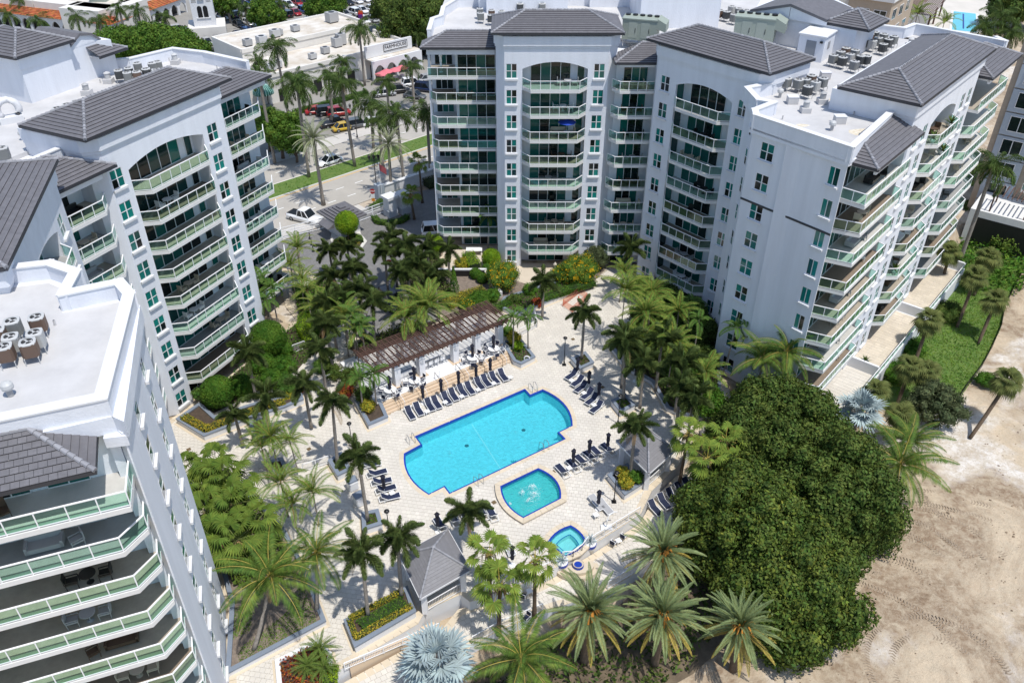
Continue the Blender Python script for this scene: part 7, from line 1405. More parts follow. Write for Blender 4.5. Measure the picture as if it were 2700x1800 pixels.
for q, lab in [(S(8, 80, 230), "white towel stand with grey-blue top, upper of two"), (S(8, 130, 335), "white towel stand with grey-blue top, lower of two")]:
    p = g(*q); t = thing("towel_stand", lab, "towel stand", (p.x, p.y, .035), FD.rz, group="towel stands"); link("cabinet", MB().box(-.45, .45, -.35, .35, 0, 1.1).mesh("towel_cabinet", WMET), t); link("top", MB().box(-.5, .5, -.4, .4, 1.1, 1.22).mesh("towel_top", CAPB), t); link("hatch", MB().box(-.4, .4, -.42, -.355, .1, .95).mesh("towel_hatch", TRIM), t)
def pot(label, p, r, h, pm, band=None, s=.9):
    t = thing("potted_plant", label, "plant", p); link("pot", MB().lathe([(r * .65, 0), (r * .9, h * .5), (r, h), (r * .85, h), (r * .8, h - .05)], 14).mesh("pot", pm, True), t)
    if band: link("pot_band", MB().lathe([(r * .97, h * .62), (r * 1.02, h * .62), (r * 1.04, h * .85), (r * .99, h * .85)], 14).mesh("pot_band", band), t)
    for i in range(16):
        a = i * GOLD; e = R(75 - i * 4); d = Vector((math.cos(a) * math.cos(e), math.sin(a) * math.cos(e), math.sin(e))); sd = Vector((-math.sin(a), math.cos(a), 0)) * .07 * s; b0 = Vector((0, 0, h - .05)); md = b0 + d * s * .5; tp = b0 + d * s + Vector((0, 0, -.1)); link("leaf", MB().poly([b0 - sd * .6, md - sd, tp, md + sd, b0 + sd * .6]).mesh("agave_leaf", G_BIS if band else G_FIC), t)
pot("agave in a white pot with a blue band, right of the spa", g(*S(8, 1710, 660), -1.06), .55, 1.3, WMET, BTILE); pot("agave in a white pot with a blue band, left of the spa", g(*S(8, 1515, 790), -1.06), .55, 1.3, WMET, BTILE); p = g(*S(6, 1240, 965), .01); pot("spiky plant in a blue pot on the nearest garden terrace", p, .45, .95, mat("cobalt_pot", (.02, .03, .16), .3), None, .9)
pl_ = thing("pool_lift", "white curved pool lift arm by the deck railing", "pool lift", g(1440 + 890 / 5.6, 1150 + 1350 / 5.6, .035)); link("arm", MB().tube([(0, 0, 0), (0, 0, .9), (.15, .2, 1.35), (.6, .4, 1.6), (.9, .5, 1.5)], .05, 8).mesh("lift_arm", WMET), pl_); link("base", MB().box(-.5, .5, -.3, .3, 0, .12).mesh("lift_base", WMET), pl_)
st_t = thing("stone_table", "round stone table with closed cream parasol on the middle patio", "table", G2(5, 1470, 355)); link("top", MB().lathe([(.7, .68), (.7, .76), (.02, .76)], 16).mesh("stone_top", COPE), st_t); link("pedestal", MB().lathe([(.3, 0), (.14, .35), (.25, .68)], 10).mesh("stone_pedestal", COPE), st_t)
cu_ = clone(U0, "closed cream parasol over the round stone table", G2(5, 1470, 355, .05), 0, "garden parasols")
for ch in cu_.children:
    if ch.name.startswith("canopy"): ch.data = ch.data.copy(); ch.data.materials[0] = mat("cream_canvas", (.62, .55, .45), .8)
# pink parasols before the shops
for i, (x, y) in enumerate([(31.9, 33.0), (33.8, 33.7), (35.6, 33.3), (37.6, 33.6)]):
    t = thing("parasol", f"open pink parasol before the arcade, {ORD[i]} from the left", "parasol", FRD.w(x, y, -.08), group="pink parasols at the shops"); link("canopy", MB().lathe([(1.35, 2.1), (1.3, 2.2), (.05, 2.75)], 8).mesh("pink_canopy", mat("pink_canvas", (.62, .16, .19), .8)), t); link("pole", MB().tube([(0, 0, 0), (0, 0, 2.7)], .03, 6).mesh("pole", WMET), t); link("table", MB().lathe([(.5, .7), (.5, .75), (.02, .75)], 12).mesh("cafe_table", TRIM), t)
for i, (x, y, c_) in enumerate([(46.5, 62, (.65, .03, .02)), (47.6, 63.5, (.6, .12, .02)), (45.5, 60.5, (.12, .02, .2))]):
    t = thing("banner", ["red banner on a pole in the plaza", "orange banner on a pole in the plaza", "purple banner on a pole in the plaza"][i], "banner", FRD.w(x, y, -.1), group="plaza banners"); link("pole", MB().tube([(0, 0, 0), (0, 0, 7)], .08, 6).mesh("pole", BMET), t); link("flag", MB().box(.1, 1.1, -.02, .02, 4.0, 6.8).mesh("flag", mat(f"banner_{i}", c_, .8)), t)
# ---------------------------------------------------------------- vehicles
TYRE = mat("tyre", (.012, .012, .012), .8); CGL = mat("car_glass", (.012, .016, .02), .05); HUB = mat("wheel_rim", (.35, .35, .36), .4, metal=.6); LAMPW = mat("headlight", (.7, .7, .7), .2); LAMPR = mat("tail_light", (.35, .01, .01), .3)
_cm = {}
def loft(sec, n=None):
    """closed sections (lists of points) joined into a skin"""
    m = MB(); k = len(sec[0])
    for s in sec: m.v += s
    for i in range(len(sec) - 1):
        for q in range(k): j = (q + 1) % k; m.f.append((i * k + q, i * k + j, (i + 1) * k + j, (i + 1) * k + q))
    m.f.append(tuple(range(k))[::-1]); m.f.append(tuple((len(sec) - 1) * k + q for q in range(k))); return m
def car_parts(kind):
    if kind in _cm: return _cm[kind]
    L, W, H = dict(sedan=(4.6, 1.8, 1.45), suv=(4.7, 1.9, 1.75), pickup=(5.7, 2.0, 1.85))[kind]; hb = dict(sedan=.78, suv=.95, pickup=1.0)[kind]
    def ring(x, w, z0, z1): w2 = w / 2; return [(x, -w2, z0), (x, w2, z0), (x, w2 * 1.0, z0 + (z1 - z0) * .6), (x, w2 * .88, z1), (x, -w2 * .88, z1), (x, -w2, z0 + (z1 - z0) * .6)]
    xs = [-L / 2, -L / 2 + .15, -L / 2 + 1.0, 0, L / 2 - 1.0, L / 2 - .2, L / 2]; ws = [.82, .96, 1, 1, 1, .95, .78]; z1 = [hb - .12, hb, hb + .02, hb, hb - .02, hb - .14, hb - .28]
    body = loft([ring(x, W * w, .26, z) for x, w, z in zip(xs, ws, z1)])
    def cab(a0, a1, b0, b1, w0, w1, zb, zt): return [(a0, -w0 / 2, zb), (a0, w0 / 2, zb), (a1, w0 / 2, zb), (a1, -w0 / 2, zb)], [(b0, -w1 / 2, zt), (b0, w1 / 2, zt), (b1, w1 / 2, zt), (b1, -w1 / 2, zt)]
    if kind == 'sedan': q = cab(-1.75, 1.15, -1.05, .35, W * .9, W * .72, hb - .03, H)
    elif kind == 'suv': q = cab(-2.2, 1.2, -1.95, .45, W * .92, W * .78, hb - .03, H)
    else: q = cab(-.75, 1.35, -.55, .65, W * .9, W * .76, hb - .03, H)
    lo, hi = q; gl = MB(); gl.v = lo + hi; gl.f = [(0, 1, 5, 4)[::-1], (1, 2, 6, 5)[::-1], (2, 3, 7, 6)[::-1], (3, 0, 4, 7)[::-1]]
    rf = MB(); t = .05; rf.prism([(p[0], p[1]) for p in hi], H - .02, H + t)
    for a in range(4): rf.bar(Vector(lo[a]) * 1.0, hi[a], .09)
    for s in (0, 1): a = Vector(lo[s]).lerp(Vector(lo[3 - s]), .5); b = Vector(hi[s]).lerp(Vector(hi[3 - s]), .5); rf.bar(a, b, .08)
    bed = MB()
    if kind == 'pickup': bed.box(-L / 2 + .18, -.85, -W * .42, W * .42, hb - .02, hb + .035)
    wh = MB().tube([(0, -.11, 0), (0, .11, 0)], .34, 14).mesh("tyre", TYRE); rim = MB().tube([(0, -.118, 0), (0, .118, 0)], .2, 10).mesh("rim", HUB)
    hl = MB().box(L / 2 - .12, L / 2 - .02, -.2, .2, 0, .12).mesh("headlight", LAMPW); tl = MB().box(-L / 2 - .01, -L / 2 + .1, -.18, .18, 0, .14).mesh("tail_light", LAMPR)
    _cm[kind] = (body, gl.mesh("car_glass", CGL), rf, bed, wh, rim, hl, tl, L, W, hb, {}); return _cm[kind]
PAINT = dict(white=(.78, .78, .78), black=(.012, .012, .013), silver=(.38, .39, .40), red=(.32, .012, .012), navy=(.012, .022, .07), grey=(.10, .105, .11), yellow=(.55, .36, .02), bronze=(.2, .17, .13), blue=(.02, .07, .25))
def car(label, kind, colr, p, az, group="parked cars"):
    body, gl, rf, bed, wh, rim, hl, tl, L, W, hb, cache = car_parts(kind)
    if colr not in cache:
        pm = mat("car_paint_" + colr, PAINT[colr], .25); pm.node_tree.nodes["Principled BSDF"].inputs["Coat Weight"].default_value = .6
        cache[colr] = (body.mesh("car_body", pm, True), rf.mesh("car_roof", pm), bed.mesh("truck_bed", BMET) if bed.v else None)
    bm_, rm_, bd_ = cache[colr]; t = thing("pickup_truck" if kind == 'pickup' else "parked_car", label, "truck" if kind == 'pickup' else "car", (p[0], p[1], p[2]), R(90 - az), group=group)
    link("body", bm_, t); link("windows", gl, t); link("roof", rm_, t)
    if bd_: link("truck_bed", bd_, t)
    for x in (-L * .31, L * .31):
        for y in (-W / 2 + .08, W / 2 - .08): w = link("wheel", wh, t, (x, y, .34)); link("rim", rim, w)
    for s in (-1, 1): link("headlight", hl, t, (0, s * W * .3, hb - .36)); link("tail_light", tl, t, (0, s * W * .33, hb - .32))
car("white pickup truck stopped at the entrance gate", 'pickup', 'white', (-30.4, 110.7, -.06), 117, "vehicles at the gate"); car("black car on the drive behind the pergola", 'suv', 'black', tuple(G2(5, 345, 500, .6))[:2] + (-.035,), 150, "vehicles at the gate"); car("white van half hidden at the middle wing's left edge", 'suv', 'white', (-10.6, 106.5, -.035), 80, "vehicles at the gate"); car("white car passing on the road's near lane", 'sedan', 'white', (-30.5, 131.5, -.06), 228, "vehicles at the gate")
ST = "cars parked along the shop street"
for lab, k, c, x, y, az in [("red car parked right of a royal palm by the shops", 'suv', 'red', -32.9, 154.5, 70), ("red car half hidden behind the royal palms", 'sedan', 'red', -37.2, 155.6, 70), ("dark car between the two red cars", 'suv', 'black', -35.0, 155.0, 70), ("silver car parked below the pink parasols", 'sedan', 'silver', -25.6, 165.6, 70), ("black car beside the silver one below the parasols", 'suv', 'black', -23.0, 167.5, 70), ("grey car parked crosswise near the middle wing", 'sedan', 'grey', -19.4, 164.4, 110), ("navy car beyond the grey crosswise one", 'suv', 'navy', -17.6, 168.5, 110), ("white car parked right of the parasols", 'suv', 'white', -20.5, 171.8, 70), ("silver car at the street's right end", 'sedan', 'silver', -17.8, 175.0, 60), ("black pickup truck in the nearer street row", 'pickup', 'black', -32.6, 149.0, 60), ("white car low in the nearer street row", 'sedan', 'white', -25.7, 149.7, 60), ("yellow car at the left of the nearer row", 'sedan', 'yellow', -30.6, 147.0, 60), ("dark grey car in the nearer row's middle", 'suv', 'grey', -28.3, 148.4, 60), ("black jeep driving past the shops' right end", 'suv', 'black', -20.1, 193.6, 125), ("white car parked beside the jeep", 'sedan', 'white', -23.5, 196.0, 125), ("white car on the plaza road", 'sedan', 'white', -28.4, 209.3, 130), ("silver car behind the second royal palm", 'sedan', 'silver', -27.0, 158.5, 70), ("bronze car left of the nearer street row", 'sedan', 'bronze', -38.5, 143.0, 60)]:
    car(lab, k, c, (x, y, -.09), az, ST)
rr = random.Random(3); cl_ = ['white', 'silver', 'black', 'grey', 'white', 'navy', 'white', 'silver', 'black', 'blue', 'red']
for row in range(6):
    for i in range(28):
        p = FRD.w(2 + i * 2.75 + (row % 2) * .6, 76 + row * 9.5 + rr.uniform(-.3, .3), -.09); c = rr.choice(cl_); k = rr.choice(['sedan', 'suv', 'sedan'])
        u, v, w_ = p.x, p.y, 0; zc_ = v * _c + CAM_H * _sn; yy = 900 - FPX * (v * _sn - CAM_H * _c) / zc_; xx = 1350 + FPX * u / zc_
        if yy < -15 or xx < 545 or xx > 1130 or rr.random() < .12: continue
        car(f"{c} {'sport utility' if k == 'suv' else 'saloon'} car, {ORD[i]} place of the car park's {ORD[row]} row", k, c, p, 47 + 90 + rr.uniform(-2, 2) + (180 if rr.random() < .4 else 0), "cars in the plaza car park")
for i, (x, y) in enumerate([(395, 92), (430, 92), (455, 88), (470, 78), (380, 80)]): p = g(x, y, .5); car(f"dark car under the plaza palms, {ORD[i]} one left of the bell tower", 'suv', ['black', 'grey', 'black', 'silver', 'navy'][i], (p.x, p.y, -.09), 60, "cars in the plaza car park")
# ---------------------------------------------------------------- gate court
gh = thing("guardhouse", "small guardhouse with stepped dark grey roof at the gate", "guardhouse", (-24.2, 107.4, -.03), FRD.rz); link("wall", MB().box(-1.6, 1.6, -1.9, 1.9, 0, 2.7).mesh("guard_wall", TRIM), gh); link("window", MB().box(-1.2, 1.2, -1.93, -1.88, 1.0, 2.2).mesh("guard_window", DGLASS), gh); link("window", MB().box(1.58, 1.63, -1.3, 1.3, 1.0, 2.2).mesh("guard_window", DGLASS), gh)
for i in range(6): s = 1 - i * .16; link("roof_tier", MB().box(-2.4 * s, 2.4 * s, -2.8 * s, 2.8 * s, 2.7 + i * .2, 2.92 + i * .2).mesh("roof_tier", TILE), gh)
link("side_roof", MB().prism([(-3.4, -1.6), (-2.41, -1.6), (-2.41, 1.0), (-3.4, 1.0)], [1.9] * 4, [2.0, 2.5, 2.5, 2.0]).mesh("side_roof", TILE), gh)
def gate(label, a, b_, h=1.7):
    a = Vector((*a, -.02)); b_ = Vector((*b_, -.02)); t = thing("gate", label, "gate", a, group="white sliding gates"); d = b_ - a; m = MB(); q = MB()
    for z in (.15, .85, 1.2, h): m.bar(Vector((0, 0, z)), d + Vector((0, 0, z)), .07)
    n = int(d.length / 2.2)
    for i in range(n + 1): p = d * (i / n); m.bar(p, p + Vector((0, 0, h)), .1)
    n = int(d.length / .2)
    for i in range(n): p = d * ((i + .5) / n); q.bar(p + Vector((0, 0, .15)), p + Vector((0, 0, h)), .035)
    link("gate_frame", m.mesh("gate_frame", RAIL), t); tag(link("bars", q.mesh("gate_bars", RAIL), t), kind="stuff")
gate("white sliding gate left of the guardhouse", (-33.0, 104.6), (-26.4, 108.4)); gate("white sliding gate right of the guardhouse", (-22.6, 110.0), (-18.6, 113.6))
for i, (x, y) in enumerate([(-18.0, 112.4), (-16.2, 113.4)]):
    t = thing("gate_pillar", ["white gate pillar, left of the pair", "white gate pillar, right of the pair"][i], "pillar", (x, y, -.03), FRD.rz, group="entrance pillars"); link("shaft", MB().box(-.7, .7, -.7, .7, 0, 2.8).mesh("pillar_shaft", TRIM), t); link("cap", MB().box(-.95, .95, -.95, .95, 2.8, 3.2).mesh("pillar_cap", TRIM), t); link("plinth", MB().box(-.78, .78, -.78, .78, 0, 1.0).mesh("pillar_plinth", mat("pillar_grey", (.5, .52, .55), .8)), t)
sw = thing("sign_wall", "long white entrance sign wall beside the street", "wall", (-19.9, 118.5, -.02), R(41)); link("wall", MB().box(0, 9.5, -.25, .25, 0, 1.9).mesh("sign_wall", TRIM), sw); link("cap", MB().box(-.1, 9.6, -.35, .35, 1.9, 2.05).mesh("sign_wall_cap", TRIM), sw); link("pier", MB().box(9.5, 10.8, -.6, .6, 0, 2.6).mesh("sign_pier", TRIM), sw); link("pier", MB().box(-1.2, -.01, -.6, .6, 0, 2.4).mesh("sign_pier", mat("pillar_blue_grey", (.35, .4, .46), .8)), sw)
def stop(label, p, az):
    t = thing("stop_sign", label, "sign", p, R(90 - az) - math.pi / 2, group="stop signs"); link("post", MB().bar((0, .04, 0), (0, .04, 2.6), .07).mesh("sign_post", BMET), t); m = MB(); m.poly([(math.cos(R(22.5 + 45 * i)) * .42, 0, 2.3 + math.sin(R(22.5 + 45 * i)) * .42) for i in range(8)]); b = MB(); b.v = [(x, 0, z) for x, _, z in m.v] + [(x, .03, z) for x, _, z in m.v]; b.f = [tuple(range(8)), tuple(range(8, 16))[::-1]] + [(i, i + 8, (i + 1) % 8 + 8, (i + 1) % 8) for i in range(8)]
    pl = link("plate", b.mesh("stop_plate", mat("stop_red", (.42, .015, .015), .5)), t); text("STOP", .34, WPAINT, pl, (0, -.006, 2.3), (R(90), 0, 0)); return t
s1 = stop("red stop sign with smaller signs at the street exit", (-21.0, 115.6, 0), 0); link("sign_plate", MB().box(-.3, .3, 0, .03, 1.25, 1.85).mesh("white_plate", WPAINT), s1); link("sign_plate", MB().box(-.25, .25, 0, .03, .7, 1.15).mesh("orange_plate", mat("orange_sign", (.7, .25, .02), .6)), s1); stop("red stop sign on the drive under the palms", (-15.9, 94.2, 0), 0)
fp = thing("flagpole", "thin flagpole with a drooping striped flag by the entrance", "flagpole", g(1008, 528)); link("pole", MB().tube([(0, 0, 0), (0, 0, 6.2)], .045, 6).mesh("pole", WMET), fp); fl_ = MB(); fl_.prism([(0, 0), (.9, .25), (1.0, .22), (.05, -.03)], [4.9, 4.1, 4.1, 4.9], [6.0, 5.1, 5.1, 6.0]); link("flag", fl_.mesh("flag", mat("flag_red", (.35, .08, .09), .8)), fp)
for i, (x, y) in enumerate([(-28.6, 105.0), (-28.0, 103.2), (-27.4, 101.3)]): t = thing("bollard", f"black chained bollard in the gate court, {ORD[i]} from the gate", "bollard", (x, y, -.03), group="bollards of the gate court"); link("post", MB().lathe([(.09, 0), (.07, .1), (.06, .9), (.1, .95), (.02, 1.02)], 8).mesh("bollard_post", BMET), t); link("foot", MB().box(-.2, .2, -.2, .2, 0, .04).mesh("bollard_foot", BMET), t)
isl = tag(link("traffic_island", MB().prism([(-25.6, 104.5), (-24.8, 102.4), (-22.6, 101.2), (-20.8, 102.2), (-20.4, 104.2), (-21.6, 106.4), (-22.6, 109.6), (-26, 108)], -.08, .06).mesh("island", KERB)), kind="structure"); sheet("island_bed", [(-25.2, 104.4), (-24.5, 102.8), (-22.6, 101.7), (-21.2, 102.5), (-20.9, 104.2), (-21.9, 106), (-24, 106.0)], .066, SOIL); cover("ground_cover", "brown and green ground cover on the guardhouse island", [(-25.1, 104.3), (-24.4, 102.9), (-22.6, 101.9), (-21.3, 102.6), (-21.1, 104.2), (-23, 105.4)], .06, .25, G_GOLD, 70, .18)
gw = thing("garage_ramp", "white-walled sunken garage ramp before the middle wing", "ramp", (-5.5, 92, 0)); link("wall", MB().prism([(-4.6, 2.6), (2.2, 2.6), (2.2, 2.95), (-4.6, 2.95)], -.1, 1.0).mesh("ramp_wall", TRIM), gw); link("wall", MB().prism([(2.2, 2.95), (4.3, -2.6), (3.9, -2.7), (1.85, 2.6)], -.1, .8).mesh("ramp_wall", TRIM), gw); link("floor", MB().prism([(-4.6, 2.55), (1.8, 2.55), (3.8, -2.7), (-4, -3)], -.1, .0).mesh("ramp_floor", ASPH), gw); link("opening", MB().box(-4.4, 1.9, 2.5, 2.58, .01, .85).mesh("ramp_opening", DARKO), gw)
sheet("patio", [(-9.5, 99.6), (-9.0, 96.0), (-4, 93.6), (-2, 95), (2, 92.5), (5, 93.3), (10, 95.5), (13, 97.2), (13, 98), (-1.3, 98), (-1.3, 103), (-9.5, 103)], .012, TERR); sheet("garden_soil", [(-12.8, 97), (-12.6, 89), (-9, 84.4), (2.4, 87), (10.3, 92.6), (12.6, 96.6), (-2, 96.6), (-9.2, 99)], .006, MULCH)
bt2 = thing("patio_table", "white patio table under the middle wing's left balconies", "table", G2(5, 915, 150, .75)); bt2.location.z = .03; link("top", MB().box(-1.1, 1.1, -.5, .5, .72, .77).mesh("patio_top", WMET), bt2); [link("leg", MB().bar((0, 0, 0), (0, 0, .72), .06).mesh("leg", WMET), bt2, (x, y, 0)) for x in (-1, 1) for y in (-.4, .4)]
# floor drains on the deck
for i, (q, lab) in enumerate([((1440 + 370 / 5.227, 800 + 495 / 5.227), "brown drain grate near the lamp post"), ((1440 + 775 / 5.227, 800 + 1155 / 5.227), "brown drain grate behind the right lounger row"), (S(8, 1460, 115), "brown drain grate between the two pools"), (S(8, 1052, 325), "brown drain grate beside the wading pool's left edge"), ((480 + 40 / 2.24, 1100 + 190 / 2.24), "brown drain grate near the near left wall"), ((480 + 750 / 2.24, 1100 + 188 / 2.24), "brown drain grate on the left deck")]):
    p = g(*q); t = thing("drain_grate", lab, "drain", (p.x, p.y, .04), FD.rz, group="drain grates in the deck"); link("plate", MB().box(-.2, .2, -.2, .2, 0, .01).mesh("drain_plate", mat("drain_brown", (.10, .065, .03), .7)), t); [link("bar", MB().box(-.18, .18, -.02, .02, .01, .016).mesh("drain_bar", mat("drain_bar", (.2, .14, .07), .6)), t, (0, -.12 + k * .08, 0)) for k in range(4)]
# ---------------------------------------------------------------- rooftop machines
ACM = [mat("condenser_grey", (.20, .205, .20), .55), mat("condenser_dark", (.055, .058, .06), .5), mat("condenser_brown", (.14, .09, .065), .6), mat("condenser_pale", (.42, .42, .41), .5)]
ACT = mat("condenser_lid", (.50, .50, .49), .45); FANM = mat("fan_well", (.03, .028, .027), .6)
_ac = {}
def condenser(label, p, rz, c=0, s=1.0, group=""):
    if c not in _ac:
        b = MB(); w = .42; pts = [(w, w * .7), (w * .7, w), (-w * .7, w), (-w, w * .7), (-w, -w * .7), (-w * .7, -w), (w * .7, -w), (w, -w * .7)]; b.prism(pts, .45, 1.28)
        for z in range(9):
            b.prism([(x * 1.012, y * 1.012) for x, y in pts], .5 + z * .085, .54 + z * .085)
        lid = MB(); n = 16; ro = [(math.cos(2 * math.pi * i / n), math.sin(2 * math.pi * i / n)) for i in range(n)]
        def sq(x, y): k = .43 / max(abs(x), abs(y)); k = min(k, .53); return (x * k, y * k)
        for i in range(n):
            j = (i + 1) % n; a, d = sq(*ro[i]), sq(*ro[j]); lid.poly([(*a, 1.30), (*d, 1.30), (ro[j][0] * .31, ro[j][1] * .31, 1.34), (ro[i][0] * .31, ro[i][1] * .31, 1.34)]); lid.poly([(*a, 1.24), (*d, 1.24), (*d, 1.30), (*a, 1.30)]); lid.poly([(ro[i][0] * .31, ro[i][1] * .31, 1.34), (ro[j][0] * .31, ro[j][1] * .31, 1.34), (ro[j][0] * .31, ro[j][1] * .31, 1.2), (ro[i][0] * .31, ro[i][1] * .31, 1.2)])
        fan = MB(); fan.poly([(x * .31, y * .31, 1.295) for x, y in ro]); bl = MB()
        for i in range(3): a = i * 2.094; bl.poly([(math.cos(a) * .05, math.sin(a) * .05, 1.305), (math.cos(a - .35) * .27, math.sin(a - .35) * .27, 1.30), (math.cos(a + .35) * .27, math.sin(a + .35) * .27, 1.318)])
        bl.lathe([(.07, 1.30), (.07, 1.33), (.02, 1.335)], 8)
        st = MB()
        for x in (-.35, .35): st.bar((x, -.5, .43), (x, .5, .43), .05); [st.bar((x, y, 0), (x, y, .43), .04) for y in (-.45, .45)]
        _ac[c] = (b.mesh("condenser_casing", ACM[c]), lid.mesh("condenser_lid", ACT), fan.mesh("fan_well", FANM), bl.mesh("fan_blades", ACT), st.mesh("condenser_stand", ACT))
    t = thing("air_conditioner", label, "air conditioner", p, rz, group=group, sc=s); a = _ac[c]
    link("casing", a[0], t); link("lid", a[1], t); link("fan_well", a[2], t); link("fan", a[3], t); link("stand", a[4], t)
def cluster(name, pts, z, rz, group, s=1.0):
    for i, (x, y) in enumerate(pts): condenser(f"grey roof condenser, {ORD[i]} of {name}", (x, y, z), rz, [0, 1, 0, 2, 3, 0, 1, 0, 1][(i * 5 + len(name)) % 9], s, group)
def gr3(px, py): p = g(*S(3, px, py), 29.0); return (p.x, p.y)
cluster("the cluster nearest the right wing's front parapet", [gr3(*q) for q in ((720, 545), (772, 510), (825, 485), (800, 555), (850, 550), (890, 525), (865, 600), (918, 570), (970, 545))], 27.8, .7, "condensers on the right roof")
cluster("the cluster before the white roof shed", [gr3(*q) for q in ((1042, 385), (1090, 360), (1127, 335), (1105, 400), (1155, 378), (1190, 350), (1187, 428), (1230, 390), (1270, 390))], 27.8, .7, "condensers on the right roof")
cluster("the cluster by the right roof's far parapet", [gr3(*q) for q in ((1250, 278), (1290, 240), (1325, 225), (1310, 285), (1350, 265), (1388, 240), (1385, 308), (1420, 275), (1458, 255))], 27.8, .7, "condensers on the right roof")
cluster("the cluster behind the white roof shed", [gr3(*q) for q in ((720, 225), (755, 190), (820, 160), (780, 220), (820, 200), (860, 180), (840, 240))], 27.8, .7, "condensers on the right roof")
cluster("the cluster beside the tall stair block", [gr3(*q) for q in ((258, 75), (305, 85), (340, 50), (355, 105), (390, 65), (400, 85), (440, 75))], 27.8, .7, "condensers on the right roof")
def gr2(px, py, z=29.0): p = g(*S(2, px, py), z); return (p.x, p.y)
cluster("the pair of rows on the middle wing's left roof", [gr2(*q) for q in ((955, 62), (960, 92), (1035, 72), (1030, 105), (1105, 78))], 27.75, 0, "condensers on the middle roof"); cluster("the two standing by the middle stair block", [gr2(1232, 28), gr2(1385, 28)], 27.75, 0, "condensers on the middle roof")
def gr1(px, py, z=29.0): p = g(*S(1, px, py), z); return (p.x, p.y)
cluster("the group behind the left building's main roof", [gr1(*q) for q in ((815, 490), (885, 475), (945, 440), (875, 505), (940, 500), (1005, 480), (1075, 485), (1045, 440), (1085, 430))], 27.8, .4, "condensers on the left roof"); cluster("the three peeping over the left main roof's hip", [gr1(*q) for q in ((395, 750), (462, 725), (525, 705))], 27.8, .4, "condensers on the left roof"); cluster("the ones at the picture's left edge on the left roof", [gr1(15, 1035)], 27.8, .4, "condensers on the left roof", 1.1)
def gr4(px, py, z=29.62): p = g(*S(4, px, py), z); return (p.x, p.y)
for i, ((x, y), c) in enumerate(zip([gr4(75, 640), gr4(245, 612), gr4(65, 748), gr4(232, 720), gr4(185, 785), gr4(20, 815), gr4(-30, 700)], [0, 2, 3, 3, 2, 2, 2])): condenser(f"large roof condenser, {ORD[i]} of the group on the nearest left roof", (x, y, 28.32), R(69.3) * 0 + FN.rz, c, 1.0, "condensers on the nearest roof")
def vent(label, p, kind=0):
    t = thing("roof_vent", label, "roof vent", p, group="small roof vents")
    if kind == 0: link("pipe", MB().lathe([(.16, 0), (.16, .5)], 10).mesh("vent_pipe", MET), t); link("hood", MB().lathe([(.3, .5), (.33, .62), (.3, .8), (.2, .9), (.02, .95)], 12).mesh("vent_hood", ACT), t)
    elif kind == 1: link("curb", MB().box(-.45, .45, -.45, .45, 0, .5).mesh("vent_curb", MEMB), t); link("hood", MB().lathe([(.3, .5), (.3, 1.0), (.36, 1.05), (.1, 1.2)], 12).mesh("vent_hood", MET), t)
    elif kind == 2: link("box", MB().box(-.5, .5, -.4, .4, 0, .7).mesh("vent_box", MEMB), t); link("lid", MB().box(-.53, .53, -.43, .43, .7, .76).mesh("vent_lid", TRIM), t)
    else: link("stub", MB().lathe([(.07, 0), (.07, .35)], 8).mesh("vent_stub", MEMB), t); link("mouth", MB().lathe([(.06, .351), (.0601, .352)], 8).mesh("vent_mouth", GUTTER), t)
for i, (q, k) in enumerate([((960, 700), 1), ((845, 760), 1), ((755, 700), 2), ((670, 660), 0), ((1515, 375), 1), ((1565, 320), 1), ((1080, 835), 2), ((1028, 885), 0), ((1175, 570), 3), ((1080, 620), 3), ((1160, 660), 3), ((690, 810), 3), ((1180, 780), 3), ((980, 530), 2), ((1690, 335), 3), ((1465, 450), 0), ((195, 165), 1)]): p = g(*S(3, *q), 28.0); vent("roof vent on the right flat roof, " + ["round-hooded one below the first condensers", "round-hooded one near the front condensers", "long box beside the front condensers", "dome left of the front condensers", "hooded one beside the long tiled roof", "hooded one near the far parapet", "square box by the front parapet corner", "low white dome by the front parapet", "thin stub in the middle", "thin stub left of the middle", "thin stub below the middle", "thin stub by the front parapet", "thin stub in the tiled roof's shadow", "white box behind the front condensers", "thin stub by the long roof's dormer", "white dome near the far parapet", "curbed one beside the tall stair block"][i], (p.x, p.y, 27.8), k)
for i, (q, k) in enumerate([((600, 640), 1), ((750, 560), 1), ((1210, 430), 1), ((1165, 410), 3), ((1285, 410), 3), ((1430, 415), 3), ((160, 950), 0), ((270, 915), 0), ((1495, 465), 3), ((690, 560), 3)]): p = g(*S(1, *q), 28.0); vent("roof vent on the left flat roof, " + ["ribbed one above the main roof ridge", "ribbed one by the condensers", "hooded one near the far parapet", "thin stub at the far parapet, left", "thin stub at the far parapet, middle", "thin stub at the far parapet, right", "mushroom one left of the main roof", "mushroom one beside the main roof's corner", "thin stub by the right eave", "thin stub above the condensers"][i], (p.x, p.y, 27.8), k)
for i, (q, k) in enumerate([((68, 1140), 0), ((750, 1010), 3), ((375, 655), 3)]): p = g(*S(4, *q), 28.5); vent(["low white mushroom vent on the nearest roof", "thin stub vent near the nearest roof's edge", "thin stub vent beside the nearest condensers"][i], (p.x, p.y, 28.32), k)
